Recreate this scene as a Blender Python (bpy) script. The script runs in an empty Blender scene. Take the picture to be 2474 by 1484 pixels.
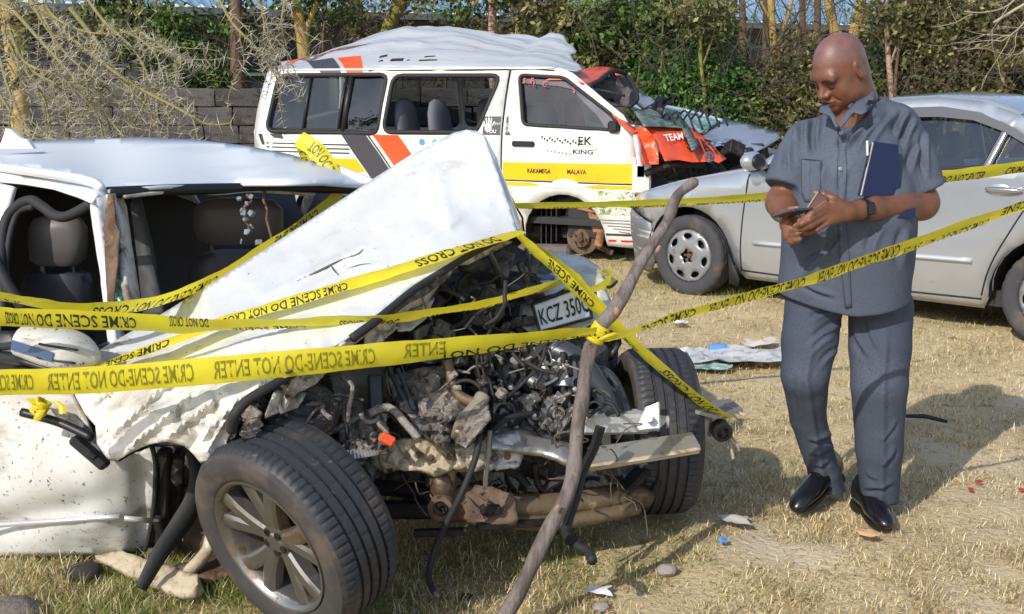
import bpy, bmesh, math, random
import numpy as np
from mathutils import Vector, Matrix, geometry

# ---------------------------------------------------------------- camera, sky, sun, exposure
sc = bpy.context.scene
COL = sc.collection
R = math.radians
EYE = 1.54
PITCH = math.atan((742 - 210) / 2750.0)
cam_d = bpy.data.cameras.new('camera')
cam = bpy.data.objects.new('camera', cam_d)
COL.objects.link(cam)
cam.location = (0, 0, EYE)
cam.rotation_euler = (math.pi / 2 - PITCH, 0, 0)
cam_d.sensor_width = 36.0
cam_d.lens = 36.0 * 2750 / 2474
cam_d.clip_start = 0.05
cam_d.clip_end = 2000
sc.camera = cam
SUN_EL = R(36)
SUN_AZ = math.atan2(-0.60, -0.80)            # towards the sun, measured from +Y to +X
world = bpy.data.worlds.new('World')
sc.world = world
world.use_nodes = True
wn = world.node_tree
bg = wn.nodes['Background']
sky = wn.nodes.new('ShaderNodeTexSky')
sky.sky_type = 'NISHITA'
sky.sun_disc = False
sky.sun_elevation = SUN_EL
sky.sun_rotation = SUN_AZ
sky.air_density = 1.0
sky.dust_density = 1.2
wn.links.new(sky.outputs[0], bg.inputs[0])
bg.inputs[1].default_value = 0.15
sun_d = bpy.data.lights.new('sun', 'SUN')
sun_d.energy = 3.3
sun_d.angle = R(0.5)
sun_d.color = (1.0, 0.95, 0.87)
sun = bpy.data.objects.new('sun', sun_d)
COL.objects.link(sun)
to_sun = Vector((math.sin(SUN_AZ) * math.cos(SUN_EL), math.cos(SUN_AZ) * math.cos(SUN_EL), math.sin(SUN_EL)))
sun.rotation_euler = to_sun.to_track_quat('Z', 'Y').to_euler()
sun.location = to_sun * 60
sc.view_settings.view_transform = 'Standard'
sc.view_settings.look = 'None'
sc.view_settings.gamma = 1
sc.view_settings.use_curve_mapping = False
sc.view_settings.exposure = 0.22
sc.render.engine = 'CYCLES'
sc.cycles.max_bounces = 6
sc.cycles.transparent_max_bounces = 12

rng = np.random.default_rng(7)
random.seed(7)

# ---------------------------------------------------------------- picking places: a point of the picture at a chosen depth
CP, SP = math.cos(PITCH), math.sin(PITCH)
def ray(x, y):
    b = (742 - y) / 2750.0
    return Vector(((x - 1237) / 2750.0, CP + b * SP, -SP + b * CP))
def at(x, y, Y):
    d = ray(x, y)
    return d * (Y / d.y) + Vector((0, 0, EYE))
def gnd(x, y, z=0.0):
    d = ray(x, y)
    return d * ((z - EYE) / d.z) + Vector((0, 0, EYE))

# ---------------------------------------------------------------- noise in numpy
def _hash(i, j, k, seed):
    n = (i * 374761393 + j * 668265263 + k * 2147483647 + seed * 974634777) & 0xFFFFFFFF
    n = ((n ^ (n >> 13)) * 1274126177) & 0xFFFFFFFF
    return ((n ^ (n >> 16)) & 0xFFFF) / 65535.0
def vnoise(p, scale=1.0, seed=0):
    """value noise in [-1, 1]; p is (n, 3)"""
    q = np.asarray(p, dtype=float) * scale
    f = np.floor(q).astype(np.int64)
    t = q - f
    t = t * t * (3 - 2 * t)
    r = 0
    for a in (0, 1):
        for b in (0, 1):
            for c in (0, 1):
                w = (t[:, 0] if a else 1 - t[:, 0]) * (t[:, 1] if b else 1 - t[:, 1]) * (t[:, 2] if c else 1 - t[:, 2])
                r = r + w * _hash(f[:, 0] + a, f[:, 1] + b, f[:, 2] + c, seed)
    return r * 2 - 1
def fbm(p, scale=1.0, seed=0, oct=3):
    p = np.asarray(p, dtype=float)
    s, a = 0, 1.0
    for o in range(oct):
        s = s + a * vnoise(p, scale * 2 ** o, seed + o)
        a *= 0.5
    return s

# ---------------------------------------------------------------- materials
def lin(c):
    return tuple(((v / 255.0) / 12.92 if v / 255.0 <= 0.04045 else (((v / 255.0) + 0.055) / 1.055) ** 2.4) for v in c)
MATS = {}
def M(name, col=(.5, .5, .5), rough=.5, metal=0.0, layers=(), bump=None, rand=0.0, attr=None, coat=0.0, spec=None, rlayers=(), trans=None, coord='Object'):
    """layers: (colour, scale, lo, hi[, detail[, stretch]]) noise masks painted over the base, worn paint and dirt;
    bump: (strength, scale, distance); rand: value variation from piece to piece; attr: multiply by a colour attribute"""
    if name in MATS:
        return MATS[name]
    m = bpy.data.materials.new(name)
    MATS[name] = m
    m.use_nodes = True
    nt = m.node_tree
    N, L = nt.nodes, nt.links
    b = N['Principled BSDF']
    tc = N.new('ShaderNodeTexCoord')
    def nz(scale, det=4, stretch=None, off=0):
        n = N.new('ShaderNodeTexNoise')
        n.inputs['Scale'].default_value = scale
        n.inputs['Detail'].default_value = det
        n.inputs['Roughness'].default_value = .6
        mp = N.new('ShaderNodeMapping')
        mp.inputs['Location'].default_value = (off * 3.7, off * 1.3, off * 5.1)
        if stretch:
            mp.inputs['Scale'].default_value = stretch
        L.new(tc.outputs[coord], mp.inputs[0])
        L.new(mp.outputs[0], n.inputs['Vector'])
        return n.outputs['Fac']
    def ramp(fac, lo, hi):
        r = N.new('ShaderNodeMapRange')
        r.interpolation_type = 'SMOOTHSTEP'
        r.inputs['From Min'].default_value = lo
        r.inputs['From Max'].default_value = hi
        L.new(fac, r.inputs['Value'])
        return r.outputs[0]
    rgb = N.new('ShaderNodeRGB')
    rgb.outputs[0].default_value = (*col, 1)
    cur = rgb.outputs[0]
    if attr:
        a = N.new('ShaderNodeAttribute')
        a.attribute_name = attr
        mx = N.new('ShaderNodeMix'); mx.data_type = 'RGBA'; mx.blend_type = 'MULTIPLY'
        mx.inputs['Factor'].default_value = 1
        L.new(cur, mx.inputs['A']); L.new(a.outputs['Color'], mx.inputs['B'])
        cur = mx.outputs['Result']
    rcur = None
    for i, ly in enumerate(layers):
        c, s, lo, hi = ly[:4]
        det = ly[4] if len(ly) > 4 else 4
        st = ly[5] if len(ly) > 5 else None
        fac = ramp(nz(s, det, st, i + 1), lo, hi)
        mx = N.new('ShaderNodeMix'); mx.data_type = 'RGBA'
        L.new(fac, mx.inputs['Factor'])
        L.new(cur, mx.inputs['A'])
        mx.inputs['B'].default_value = (*c, 1)
        cur = mx.outputs['Result']
        if len(ly) > 6:
            rm = N.new('ShaderNodeMix'); rm.data_type = 'FLOAT'
            L.new(fac, rm.inputs['Factor'])
            if rcur is None:
                rm.inputs['A'].default_value = rough
            else:
                L.new(rcur, rm.inputs['A'])
            rm.inputs['B'].default_value = ly[6]
            rcur = rm.outputs['Result']
    if rand:
        oi = N.new('ShaderNodeObjectInfo')
        mr = N.new('ShaderNodeMapRange')
        mr.inputs['To Min'].default_value = 1 - rand
        mr.inputs['To Max'].default_value = 1 + rand
        L.new(oi.outputs['Random'], mr.inputs['Value'])
        hv = N.new('ShaderNodeHueSaturation')
        L.new(mr.outputs[0], hv.inputs['Value'])
        L.new(cur, hv.inputs['Color'])
        cur = hv.outputs[0]
    L.new(cur, b.inputs['Base Color'])
    b.inputs['Roughness'].default_value = rough
    if rcur is not None:
        L.new(rcur, b.inputs['Roughness'])
    b.inputs['Metallic'].default_value = metal
    if coat:
        b.inputs['Coat Weight'].default_value = coat
        b.inputs['Coat Roughness'].default_value = .08
    if spec is not None:
        b.inputs['Specular IOR Level'].default_value = spec
    if bump:
        bp = N.new('ShaderNodeBump')
        bp.inputs['Strength'].default_value = bump[0]
        bp.inputs['Distance'].default_value = bump[2] if len(bump) > 2 else .01
        L.new(nz(bump[1], 6, bump[3] if len(bump) > 3 else None, 9), bp.inputs['Height'])
        L.new(bp.outputs[0], b.inputs['Normal'])
    if trans is not None:                        # thin sheet that lets light through
        t = N.new('ShaderNodeBsdfTranslucent')
        L.new(cur, t.inputs['Color'])
        ms = N.new('ShaderNodeMixShader')
        ms.inputs[0].default_value = trans
        L.new(b.outputs[0], ms.inputs[1]); L.new(t.outputs[0], ms.inputs[2])
        L.new(ms.outputs[0], N['Material Output'].inputs['Surface'])
    return m
def glass(name, tint, gloss=.12, rough=.02):
    if name in MATS:
        return MATS[name]
    m = bpy.data.materials.new(name)
    MATS[name] = m
    m.use_nodes = True
    nt = m.node_tree
    N, L = nt.nodes, nt.links
    N.remove(N['Principled BSDF'])
    t = N.new('ShaderNodeBsdfTransparent'); t.inputs['Color'].default_value = (*tint, 1)
    g = N.new('ShaderNodeBsdfGlossy'); g.inputs['Roughness'].default_value = rough
    fr = N.new('ShaderNodeFresnel'); fr.inputs['IOR'].default_value = 1.5
    ad = N.new('ShaderNodeMath'); ad.operation = 'ADD'; ad.inputs[1].default_value = gloss
    L.new(fr.outputs[0], ad.inputs[0])
    ms = N.new('ShaderNodeMixShader')
    L.new(ad.outputs[0], ms.inputs[0]); L.new(t.outputs[0], ms.inputs[1]); L.new(g.outputs[0], ms.inputs[2])
    L.new(ms.outputs[0], N['Material Output'].inputs['Surface'])
    return m

# ---------------------------------------------------------------- objects
def thing(name, label, cat, loc=(0, 0, 0), rotz=0.0, group=None, kind=None):
    o = bpy.data.objects.new(name, None)
    COL.objects.link(o)
    o.empty_display_size = .1
    o.location = loc
    o.rotation_euler = (0, 0, rotz)
    tag(o, label, cat, group, kind)
    return o
def tag(o, label=None, cat=None, group=None, kind=None):
    for k, v in (('label', label), ('category', cat), ('group', group), ('kind', kind)):
        if v:
            o[k] = v
    return o
def wm(o):
    m = Matrix.Translation(o.location) @ o.rotation_euler.to_matrix().to_4x4() @ Matrix.Diagonal((*o.scale, 1))
    return wm(o.parent) @ o.matrix_parent_inverse @ m if o.parent else m
def link(name, me, mat, parent=None, world=False, smooth=30, solid=0, soff=0, sub=0, label=None, kind=None):
    o = bpy.data.objects.new(name, me)
    COL.objects.link(o)
    for m in (mat if isinstance(mat, (list, tuple)) else [mat]):
        me.materials.append(m)
    if parent is not None:
        o.parent = parent
        if world:
            o.matrix_parent_inverse = wm(parent).inverted()
    if smooth is not None and len(me.polygons):
        me.polygons.foreach_set('use_smooth', np.ones(len(me.polygons), dtype=bool))
        if smooth < 180:
            me.set_sharp_from_angle(angle=R(smooth))
    if solid:
        md = o.modifiers.new('solid', 'SOLIDIFY'); md.thickness = solid; md.offset = soff
    if sub:
        md = o.modifiers.new('sub', 'SUBSURF'); md.levels = sub; md.render_levels = sub
    if label:
        o['label'] = label
    if kind:
        o['kind'] = kind
    return o
def npmesh(name, V, F, cols=None):
    """fast mesh: V (n,3), F (m,k) with one k"""
    me = bpy.data.meshes.new(name)
    V = np.asarray(V, dtype=np.float32); F = np.asarray(F, dtype=np.int32)
    m, k = F.shape
    me.vertices.add(len(V)); me.vertices.foreach_set('co', V.ravel())
    me.loops.add(m * k); me.loops.foreach_set('vertex_index', F.ravel())
    me.polygons.add(m)
    me.polygons.foreach_set('loop_start', np.arange(0, m * k, k, dtype=np.int32))
    me.polygons.foreach_set('loop_total', np.full(m, k, dtype=np.int32))
    me.update(calc_edges=True)
    if cols is not None:
        a = me.color_attributes.new('Col', 'FLOAT_COLOR', 'POINT')
        c = np.ones((len(V), 4), dtype=np.float32); c[:, :3] = cols
        a.data.foreach_set('color', c.ravel())
    return me
_bb = bmesh.new(); bmesh.ops.create_cube(_bb, size=2)
bmesh.ops.bevel(_bb, geom=list(_bb.edges), offset=.5, segments=1, affect='EDGES', clamp_overlap=False)
_bb.verts.ensure_lookup_table()
BEV_V = np.array([v.co[:] for v in _bb.verts]); BEV_F = [[v.index for v in f.verts] for f in _bb.faces]
_bb.free()
BEV_S = np.sign(BEV_V); BEV_I = np.abs(BEV_V) < .9
BOX_V = np.array([(x, y, z) for x in (-1, 1) for y in (-1, 1) for z in (-1, 1)], dtype=float)
BOX_F = [[0, 1, 3, 2], [4, 6, 7, 5], [0, 4, 5, 1], [2, 3, 7, 6], [0, 2, 6, 4], [1, 5, 7, 3]]
def frame(d, up=(0, 0, 1)):
    """3x3 with columns (side, up, d)"""
    d = Vector(d).normalized(); u = Vector(up)
    if abs(d.dot(u.normalized())) > .97:
        u = Vector((1, 0, 0)) if abs(d.x) < .9 else Vector((0, 1, 0))
    s = u.cross(d).normalized(); u = d.cross(s)
    return Matrix((s, u, d)).transposed()
class MB:
    def __init__(s):
        s.V = []; s.F = []; s.n = 0; s.I = []; s.m = 0
    def add(s, V, F):
        V = np.asarray([tuple(v) for v in V] if not isinstance(V, np.ndarray) else V, dtype=float).reshape(-1, 3)
        for f in F:
            s.F.append([int(i) + s.n for i in f]); s.I.append(s.m)
        s.V.append(V); s.n += len(V)
        return s
    def box(s, c, size, rot=None, bev=0.0):
        h = np.asarray(size, dtype=float) / 2
        if bev:
            V = BEV_S * (h - np.where(BEV_I, min(bev, h.min() * .9), 0)); F = BEV_F
        else:
            V = BOX_V * h; F = BOX_F
        if rot is not None:
            V = V @ np.array(rot.to_3x3()).T
        return s.add(V + np.asarray(tuple(c)), F)
    def bar(s, a, b, w, h=None, bev=0.0, up=(0, 0, 1)):
        a, b = Vector(a), Vector(b)
        return s.box((a + b) / 2, (w, h or w, (b - a).length), frame(b - a, up), bev)
    def tube(s, pts, r, seg=8, cap=True, sx=1.0, up=(0, 0, 1)):
        P = [Vector(p) for p in pts]; n = len(P)
        r = list(r) if hasattr(r, '__len__') else [r] * n
        V = []; fr = None
        for i in range(n):
            d = (P[min(i + 1, n - 1)] - P[max(i - 1, 0)])
            if d.length < 1e-9: d = Vector((0, 0, 1))
            d.normalize()
            if fr is None:
                fr = frame(d, up)
            else:
                x = fr.col[0] - d * d.dot(fr.col[0]); x.normalize(); y = d.cross(x)
                fr = Matrix((x, y, d)).transposed()
            for k in range(seg):
                a = 2 * math.pi * k / seg
                V.append(P[i] + fr.col[0] * (math.cos(a) * r[i] * sx) + fr.col[1] * (math.sin(a) * r[i]))
        F = [[i * seg + k, i * seg + (k + 1) % seg, (i + 1) * seg + (k + 1) % seg, (i + 1) * seg + k] for i in range(n - 1) for k in range(seg)]
        if cap:
            F += [list(range(seg))[::-1], [(n - 1) * seg + k for k in range(seg)]]
        return s.add(V, F)
    def lathe(s, prof, seg=24, M4=None, close=False, warp=None):
        """profile (r, h) turned round local z"""
        n = len(prof); V = []
        for k in range(seg):
            a = 2 * math.pi * k / seg
            for i, (r, h) in enumerate(prof):
                if warp: r = warp(i, k, r)
                V.append((math.cos(a) * r, math.sin(a) * r, h))
        V = np.array(V)
        if M4 is not None:
            V = V @ np.array(M4.to_3x3()).T + np.array(M4.translation)
        F = [[k * n + i, k * n + i + 1, ((k + 1) % seg) * n + i + 1, ((k + 1) % seg) * n + i] for k in range(seg) for i in range(n - 1)]
        return s.add(V, F)
    def ell(s, c, r, seg=12, rings=8, rot=None):
        r = (r, r, r) if not hasattr(r, '__len__') else r
        V = [(0, 0, r[2])]
        for i in range(1, rings):
            t = math.pi * i / rings
            for k in range(seg):
                a = 2 * math.pi * k / seg
                V.append((math.sin(t) * math.cos(a) * r[0], math.sin(t) * math.sin(a) * r[1], math.cos(t) * r[2]))
        V.append((0, 0, -r[2]))
        V = np.array(V)
        if rot is not None: V = V @ np.array(rot.to_3x3()).T
        F = [[0, 1 + k, 1 + (k + 1) % seg] for k in range(seg)]
        for i in range(rings - 2):
            a = 1 + i * seg
            F += [[a + k, a + seg + k, a + seg + (k + 1) % seg, a + (k + 1) % seg] for k in range(seg)]
        a = 1 + (rings - 2) * seg
        F += [[a + k, len(V) - 1, a + (k + 1) % seg] for k in range(seg)]
        return s.add(V + np.asarray(tuple(c)), F)
    def grid(s, P, closed=False):
        n, m = len(P), len(P[0])
        V = [tuple(p) for row in P for p in row]
        F = [[i * m + j, i * m + (j + 1) % m, (i + 1) * m + (j + 1) % m, (i + 1) * m + j] for i in range(n - 1) for j in range(m if closed else m - 1)]
        return s.add(V, F)
    def poly(s, pts):
        return s.add(pts, [list(range(len(pts)))])
    def prism(s, pts, d):
        """polygon pts (3d) pushed along vector d"""
        n = len(pts); d = Vector(d); P = [Vector(p) for p in pts]
        return s.add(P + [p + d for p in P], [list(range(n))[::-1], [n + i for i in range(n)]] + [[i, (i + 1) % n, n + (i + 1) % n, n + i] for i in range(n)])
    def mesh(s, name):
        me = bpy.data.meshes.new(name)
        V = np.concatenate(s.V) if s.V else np.zeros((0, 3))
        me.from_pydata(V.tolist(), [], s.F)
        if any(s.I):
            me.polygons.foreach_set('material_index', np.array(s.I, dtype=np.int32))
        me.update()
        return me
    def build(s, name, mat, parent=None, **k):
        return link(name, s.mesh(name), mat, parent, **k)
def _inside(c, poly):
    P = np.array([p[:2] for p in poly], dtype=float); ins = np.zeros(len(c), dtype=bool)
    for (x0, y0), (x1, y1) in zip(P, np.roll(P, -1, 0)):
        if y0 == y1: continue
        hit = ((y0 > c[:, 1]) != (y1 > c[:, 1])) & (c[:, 0] < (x1 - x0) * (c[:, 1] - y0) / (y1 - y0) + x0)
        ins ^= hit
    return ins
def sheet2d(outer, holes=(), step=.1):
    """flat region with holes cut into small triangles: (V2, F)"""
    vs = []; es = []
    def loop(pl):
        b = len(vs); pts = []
        for i in range(len(pl)):
            p, q = Vector(pl[i][:2]), Vector(pl[(i + 1) % len(pl)][:2])
            k = max(1, int((q - p).length / step))
            for j in range(k): pts.append(p.lerp(q, j / k))
        vs.extend(pts)
        es.extend([(b + i, b + (i + 1) % len(pts)) for i in range(len(pts))])
    loop(outer)
    for h in holes: loop(h)
    A = np.array([p[:] for p in vs]); lo, hi = A.min(0), A.max(0)
    nb = len(A)
    row = 0; y = lo[1] + step * .5
    while y < hi[1]:
        x = lo[0] + (step * .5 if row % 2 else step * .15)
        while x < hi[0]:
            if ((A[:nb] - (x, y)) ** 2).sum(1).min() > (step * .55) ** 2: vs.append(Vector((x, y)))
            x += step
        y += step * .87; row += 1
    r = geometry.delaunay_2d_cdt(vs, es, [], 1, 1e-6)
    Q = np.array([v[:] for v in r[0]]); T = np.array([list(f) for f in r[2]])
    c = Q[T].mean(1)
    keep = _inside(c, outer)
    for h in holes: keep &= ~_inside(c, h)
    T = T[keep]
    used = np.unique(T); remap = np.full(len(Q), -1); remap[used] = np.arange(len(used))
    return [tuple(v) for v in Q[used]], remap[T].tolist()
def sheet(outer, holes, step, fn, mb=None):
    V, F = sheet2d(outer, holes, step)
    mb = mb or MB()
    mb.add([tuple(fn(u, v)) for u, v in V], F)
    return mb
_tc = {}
def text2d(txt, shear=0.0, bold=0.0, sp=1.0):
    """lettering as flat triangles, one unit high capitals: (V2, F, width)"""
    key = (txt, shear, bold, sp)
    if key in _tc: return _tc[key]
    cu = bpy.data.curves.new('lettering', 'FONT')
    cu.body = txt; cu.shear = shear; cu.offset = bold; cu.space_character = sp; cu.resolution_u = 2
    ob = bpy.data.objects.new('lettering', cu)
    COL.objects.link(ob)
    me = bpy.data.meshes.new_from_object(ob.evaluated_get(bpy.context.evaluated_depsgraph_get()))
    V = np.array([v.co[:2] for v in me.vertices]); F = [list(p.vertices) for p in me.polygons]
    bpy.data.objects.remove(ob); bpy.data.curves.remove(cu); bpy.data.meshes.remove(me)
    V[:, 0] -= V[:, 0].min(); V[:, 1] -= V[:, 1].min()
    h = V[:, 1].max(); V = V / h
    _tc[key] = (V, F, V[:, 0].max())
    return _tc[key]
def lerp(a, b, t): return a + (b - a) * t
def pick(tab, x):
    """piecewise linear table [(x, y), ...]"""
    if x <= tab[0][0]: return tab[0][1]
    for (a, b), (c, d) in zip(tab, tab[1:]):
        if x <= c: return b + (d - b) * (x - a) / (c - a)
    return tab[-1][1]
def smooth_path(pts, n=6):
    """Catmull-Rom through points"""
    P = [Vector(p) for p in pts]; out = []
    for i in range(len(P) - 1):
        a, b, c, d = P[max(i - 1, 0)], P[i], P[i + 1], P[min(i + 2, len(P) - 1)]
        for k in range(n):
            t = k / n
            out.append(.5 * ((2 * b) + (c - a) * t + (2 * a - 5 * b + 4 * c - d) * t * t + (3 * b - a - 3 * c + d) * t ** 3))
    out.append(P[-1])
    return out
def pxpath(pts, n=6):
    return smooth_path([at(*p) for p in pts], n)

# ================================================================ THE SETTING
# ---------------------------------------------------------------- ground
def dirt_amount(X, Y):
    """0 straw .. 1 bare earth"""
    p = np.stack([X, Y, np.zeros_like(X)], 1)
    n = fbm(p, 1.1, 31, 4)
    path = 1 / (1 + np.exp(-((X - 0.55 * (Y - 3.0) - 1.38) * 4.2)))          # the worn track along the right
    path = path * np.clip((6.6 - Y) / 1.6, 0, 1)
    return np.clip(path * .85 + np.clip(n - .62, 0, 1) * .9 + path * n * .55, 0, 1)
xs = np.unique(np.concatenate([np.linspace(-90, -6, 15), np.arange(-6, 7.01, .07), np.linspace(7, 90, 15)]))
ys = np.unique(np.concatenate([np.linspace(-20, 1.5, 6), np.arange(1.5, 14.01, .07), np.linspace(14, 34, 20), np.linspace(34, 160, 10)]))
GX, GY = np.meshgrid(xs, ys)
gp = np.stack([GX.ravel(), GY.ravel(), np.zeros(GX.size)], 1)
gz = fbm(gp, 2.2, 5, 3) * .012 + fbm(gp, 11, 8, 2) * .006
nearfade = np.clip((GY.ravel() + 20) / 20, 0, 1)
gV = gp.copy(); gV[:, 2] = gz * nearfade - .012
nx = len(xs); ii, jj = np.meshgrid(np.arange(len(ys) - 1), np.arange(nx - 1), indexing='ij')
q = (ii * nx + jj).ravel()
gF = np.stack([q, q + 1, q + nx + 1, q + nx], 1)
dm = dirt_amount(gp[:, 0], gp[:, 1])[:, None]
gc = np.array(lin((197, 177, 138))) * (1 - dm) + np.array(lin((206, 190, 170))) * dm
gcol = gc * (1 + .16 * fbm(gp, 3, 77, 3))[:, None]
ground_m = M('dry_earth', (1, 1, 1), .95, attr='Col', layers=((lin((120, 98, 70)), 9, .56, .74, 6), (lin((205, 182, 140)), 60, .5, .7, 3), (lin((92, 78, 60)), 45, .62, .76, 3)), bump=(.8, 38, .02), spec=.1)
g = link('ground', npmesh('ground', gV, gF, gcol), ground_m, smooth=180)
tag(g, kind='structure')

# ---------------------------------------------------------------- dry grass: flattened straw and short tufts
def blades(P, ang, lean, length, width, cols, curl):
    n = len(P)
    d = np.stack([np.cos(ang) * np.sin(lean), np.sin(ang) * np.sin(lean), np.cos(lean)], 1)
    s = np.stack([-np.sin(ang + curl), np.cos(ang + curl), np.zeros(n)], 1) * width[:, None]
    l2 = np.clip(lean + .5, 0, 1.62)
    d2 = np.stack([np.cos(ang + curl * .4) * np.sin(l2), np.sin(ang + curl * .4) * np.sin(l2), np.cos(l2)], 1)
    mid = P + d * (length * .55)[:, None]
    tip = mid + d2 * (length * .45)[:, None]
    V = np.stack([P - s, P + s, mid + s * .8, mid - s * .8, tip], 1).reshape(-1, 3)
    b = np.arange(n)[:, None] * 5
    F = np.concatenate([b + [0, 1, 2], b + [0, 2, 3], b + [3, 2, 4]], 0)
    return V, F, np.repeat(cols, 5, 0)
def grass_points(n, y0, y1, dens=True):
    """points on the ground inside a wedge a little wider than the view, denser towards the camera"""
    u = rng.random(n)
    Y = 1 / (1 / y0 + u * (1 / y1 - 1 / y0))
    X = (rng.random(n) - .5) * (Y * .98 + 1.6)
    return X, Y
X, Y = grass_points(330000, 2.35, 13.5)
Pz = np.stack([X, Y, np.zeros_like(X)], 1)
dmask = dirt_amount(X, Y)
tuft = fbm(Pz, 7.0, 3, 3)
keep = rng.random(len(X)) < np.clip(.80 - dmask * .78 + tuft * .34 + .38 * np.clip(fbm(Pz, 1.5, 61, 3), -1, .5), .04, 1)
X, Y, Pz, tuft, dmask = X[keep], Y[keep], Pz[keep], tuft[keep], dmask[keep]
def near(px, py, r):
    c = gnd(px, py)
    return np.exp(-((X - c.x) ** 2 + (Y - c.y) ** 2) / (r * r))
green = .9 * near(1440, 640, .55) + .8 * near(1600, 690, .8) + .35 * near(1430, 1330, .38) + .4 * near(330, 1450, .7) + .3 * near(700, 1480, .5) + .3 * near(2240, 740, 1.0) + .45 * np.clip((Y - 8) / 2.5, 0, 1) + .3 * near(1800, 1000, .7) + .3 * near(1560, 1340, .5)
green = np.clip(green + .45 * np.clip(fbm(Pz, 1.6, 14, 3) - .1, 0, 1), 0, .9)
long_ = near(150, 1430, .8) + .75 * near(1600, 690, 1.2) + .5 * near(1440, 630, .6)
n = len(X)
r3 = rng.random((n, 3))
straw = np.array([lin((234, 213, 164)), lin((208, 186, 136)), lin((180, 157, 113)), lin((240, 228, 196)), lin((140, 124, 94))])
sc_ = straw[rng.integers(0, 5, n)] * (.8 + .4 * r3[:, :1])
gr_ = np.array([lin((122, 138, 62)), lin((98, 118, 50)), lin((150, 156, 84))])[rng.integers(0, 3, n)]
isg = (rng.random(n) < green)[:, None]
cols = np.where(isg, gr_, sc_)
lean = np.where(rng.random(n) < .42 - .3 * np.clip(long_, 0, 1), 1.25 + .28 * rng.random(n), .25 + .75 * rng.random(n))
length = (.018 + .026 * rng.random(n)) * (1 + .45 * np.clip(tuft, -1, 1.3)) * (1 + 1.1 * np.clip(long_, 0, 1)) * (1 - .35 * dmask)
width = (.0008 + .0006 * rng.random(n)) * (1 + Y * .055)
P = Pz.copy(); P[:, 2] = -.008
V, F, C = blades(P, rng.random(n) * 6.283, lean, length, width, cols, (rng.random(n) - .5) * 1.4)
grass_m = M('dry_grass_blades', (1, 1, 1), .75, attr='Col', spec=.2, trans=.25)
gr = link('dry_grass', npmesh('dry_grass', V, F, C), grass_m, smooth=None)
tag(gr, 'short dry straw coloured grass covering the ground between the cars', 'grass', kind='stuff')

# ---------------------------------------------------------------- foliage and branches
leaf_m = M('leaves', (1, 1, 1), .55, attr='Col', spec=.3, trans=.3)
def leaves(name, blobs, n, size, cols, parent=None, long=1.9, clump=.16, seed=1, per=26, up=.35, **k):
    """leaf sized faces gathered in clumps through the volume of a few ellipsoids"""
    r = np.random.default_rng(seed)
    B = np.array(blobs, dtype=float)
    w = B[:, 3] * B[:, 4] * B[:, 5]; w = w / w.sum()
    nc = max(1, n // per)
    which = r.choice(len(B), nc, p=w)
    d = r.normal(size=(nc, 3)); d /= np.linalg.norm(d, axis=1)[:, None]
    cc = B[which, :3] + d * (r.random(nc) ** .42)[:, None] * B[which, 3:6]
    cs = clump * (.5 + r.random(nc))
    ci = np.repeat(np.arange(nc), per)
    m = len(ci)
    p = cc[ci] + r.normal(size=(m, 3)) * cs[ci][:, None] * np.array([.55, .55, .4])
    a = r.normal(size=(m, 3)); a[:, 2] -= .25; a /= np.linalg.norm(a, axis=1)[:, None]
    b = r.normal(size=(m, 3)); b[:, 2] += up * 0; b = np.cross(a, b); b /= np.linalg.norm(b, axis=1)[:, None] + 1e-9
    s = size * (.6 + .8 * r.random(m))[:, None]
    V = np.stack([p - a * s * long * .5, p + b * s * .5, p + a * s * long * .5, p - b * s * .5], 1).reshape(-1, 3)
    F = np.arange(m * 4).reshape(-1, 4)
    cset = np.array([lin(c) for c in cols])
    cl = cset[r.integers(0, len(cset), nc)][ci] * (.65 + .7 * r.random((m, 1)))
    return link(name, npmesh(name, V, F, np.repeat(cl, 4, 0)), leaf_m, parent, world=parent is not None, smooth=None, **k)
def twigs(mb, base, d, length, rad, depth, r, spread=.7, droop=0.0, seg=5, kids=(2, 4)):
    """a limb that wanders, tapers and divides"""
    pts = [Vector(base)]; d = Vector(d).normalized(); n = 5
    for i in range(n):
        d = (d + Vector(r.normal(size=3)) * .16 + Vector((0, 0, -droop))).normalized()
        pts.append(pts[-1] + d * length / n)
    mb.tube(pts, [rad * (1 - .6 * i / n) for i in range(n + 1)], seg, cap=False)
    if depth > 0:
        for k in range(r.integers(*kids)):
            i = r.integers(2, n + 1)
            nd = (d + Vector(r.normal(size=3)) * spread).normalized()
            twigs(mb, pts[i], nd, length * (.5 + .35 * r.random()), rad * .5, depth - 1, r, spread, droop, 4, kids)
    return pts
bark_yellow = M('yellow_bark', lin((176, 146, 80)), .85, layers=((lin((150, 136, 76)), 5, .45, .7), (lin((120, 96, 58)), 14, .60, .74)), bump=(.6, 30, .02))
twig_m = M('dull_twigs', lin((84, 76, 62)), .9)
bark_green = M('green_bark', lin((128, 124, 62)), .85, layers=((lin((160, 136, 70)), 6, .5, .7), (lin((80, 72, 44)), 14, .58, .72)), bump=(.6, 30, .02))
bark_brown = M('brown_bark', lin((104, 84, 66)), .9, layers=((lin((70, 58, 48)), 8, .5, .7), (lin((140, 118, 96)), 18, .6, .75)), bump=(.8, 26, .02))
bark_pink = M('pale_bark', lin((182, 150, 130)), .9, layers=((lin((130, 106, 92)), 8, .5, .7),), bump=(.6, 26, .02))
GREENS = {'dark': ((57, 85, 41), (43, 67, 35), (79, 110, 49), (108, 134, 61), (63, 69, 45)),
          'mid': ((106, 126, 61), (82, 106, 53), (134, 150, 77), (67, 87, 49)),
          'olive': ((128, 128, 79), (100, 103, 63), (155, 150, 98), (82, 85, 53), (108, 95, 67)),
          'fresh': ((87, 124, 57), (69, 106, 49), (114, 144, 71), (53, 82, 43)),
          'dry': ((181, 165, 100), (144, 134, 77), (124, 118, 63), (207, 189, 124))}

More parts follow.
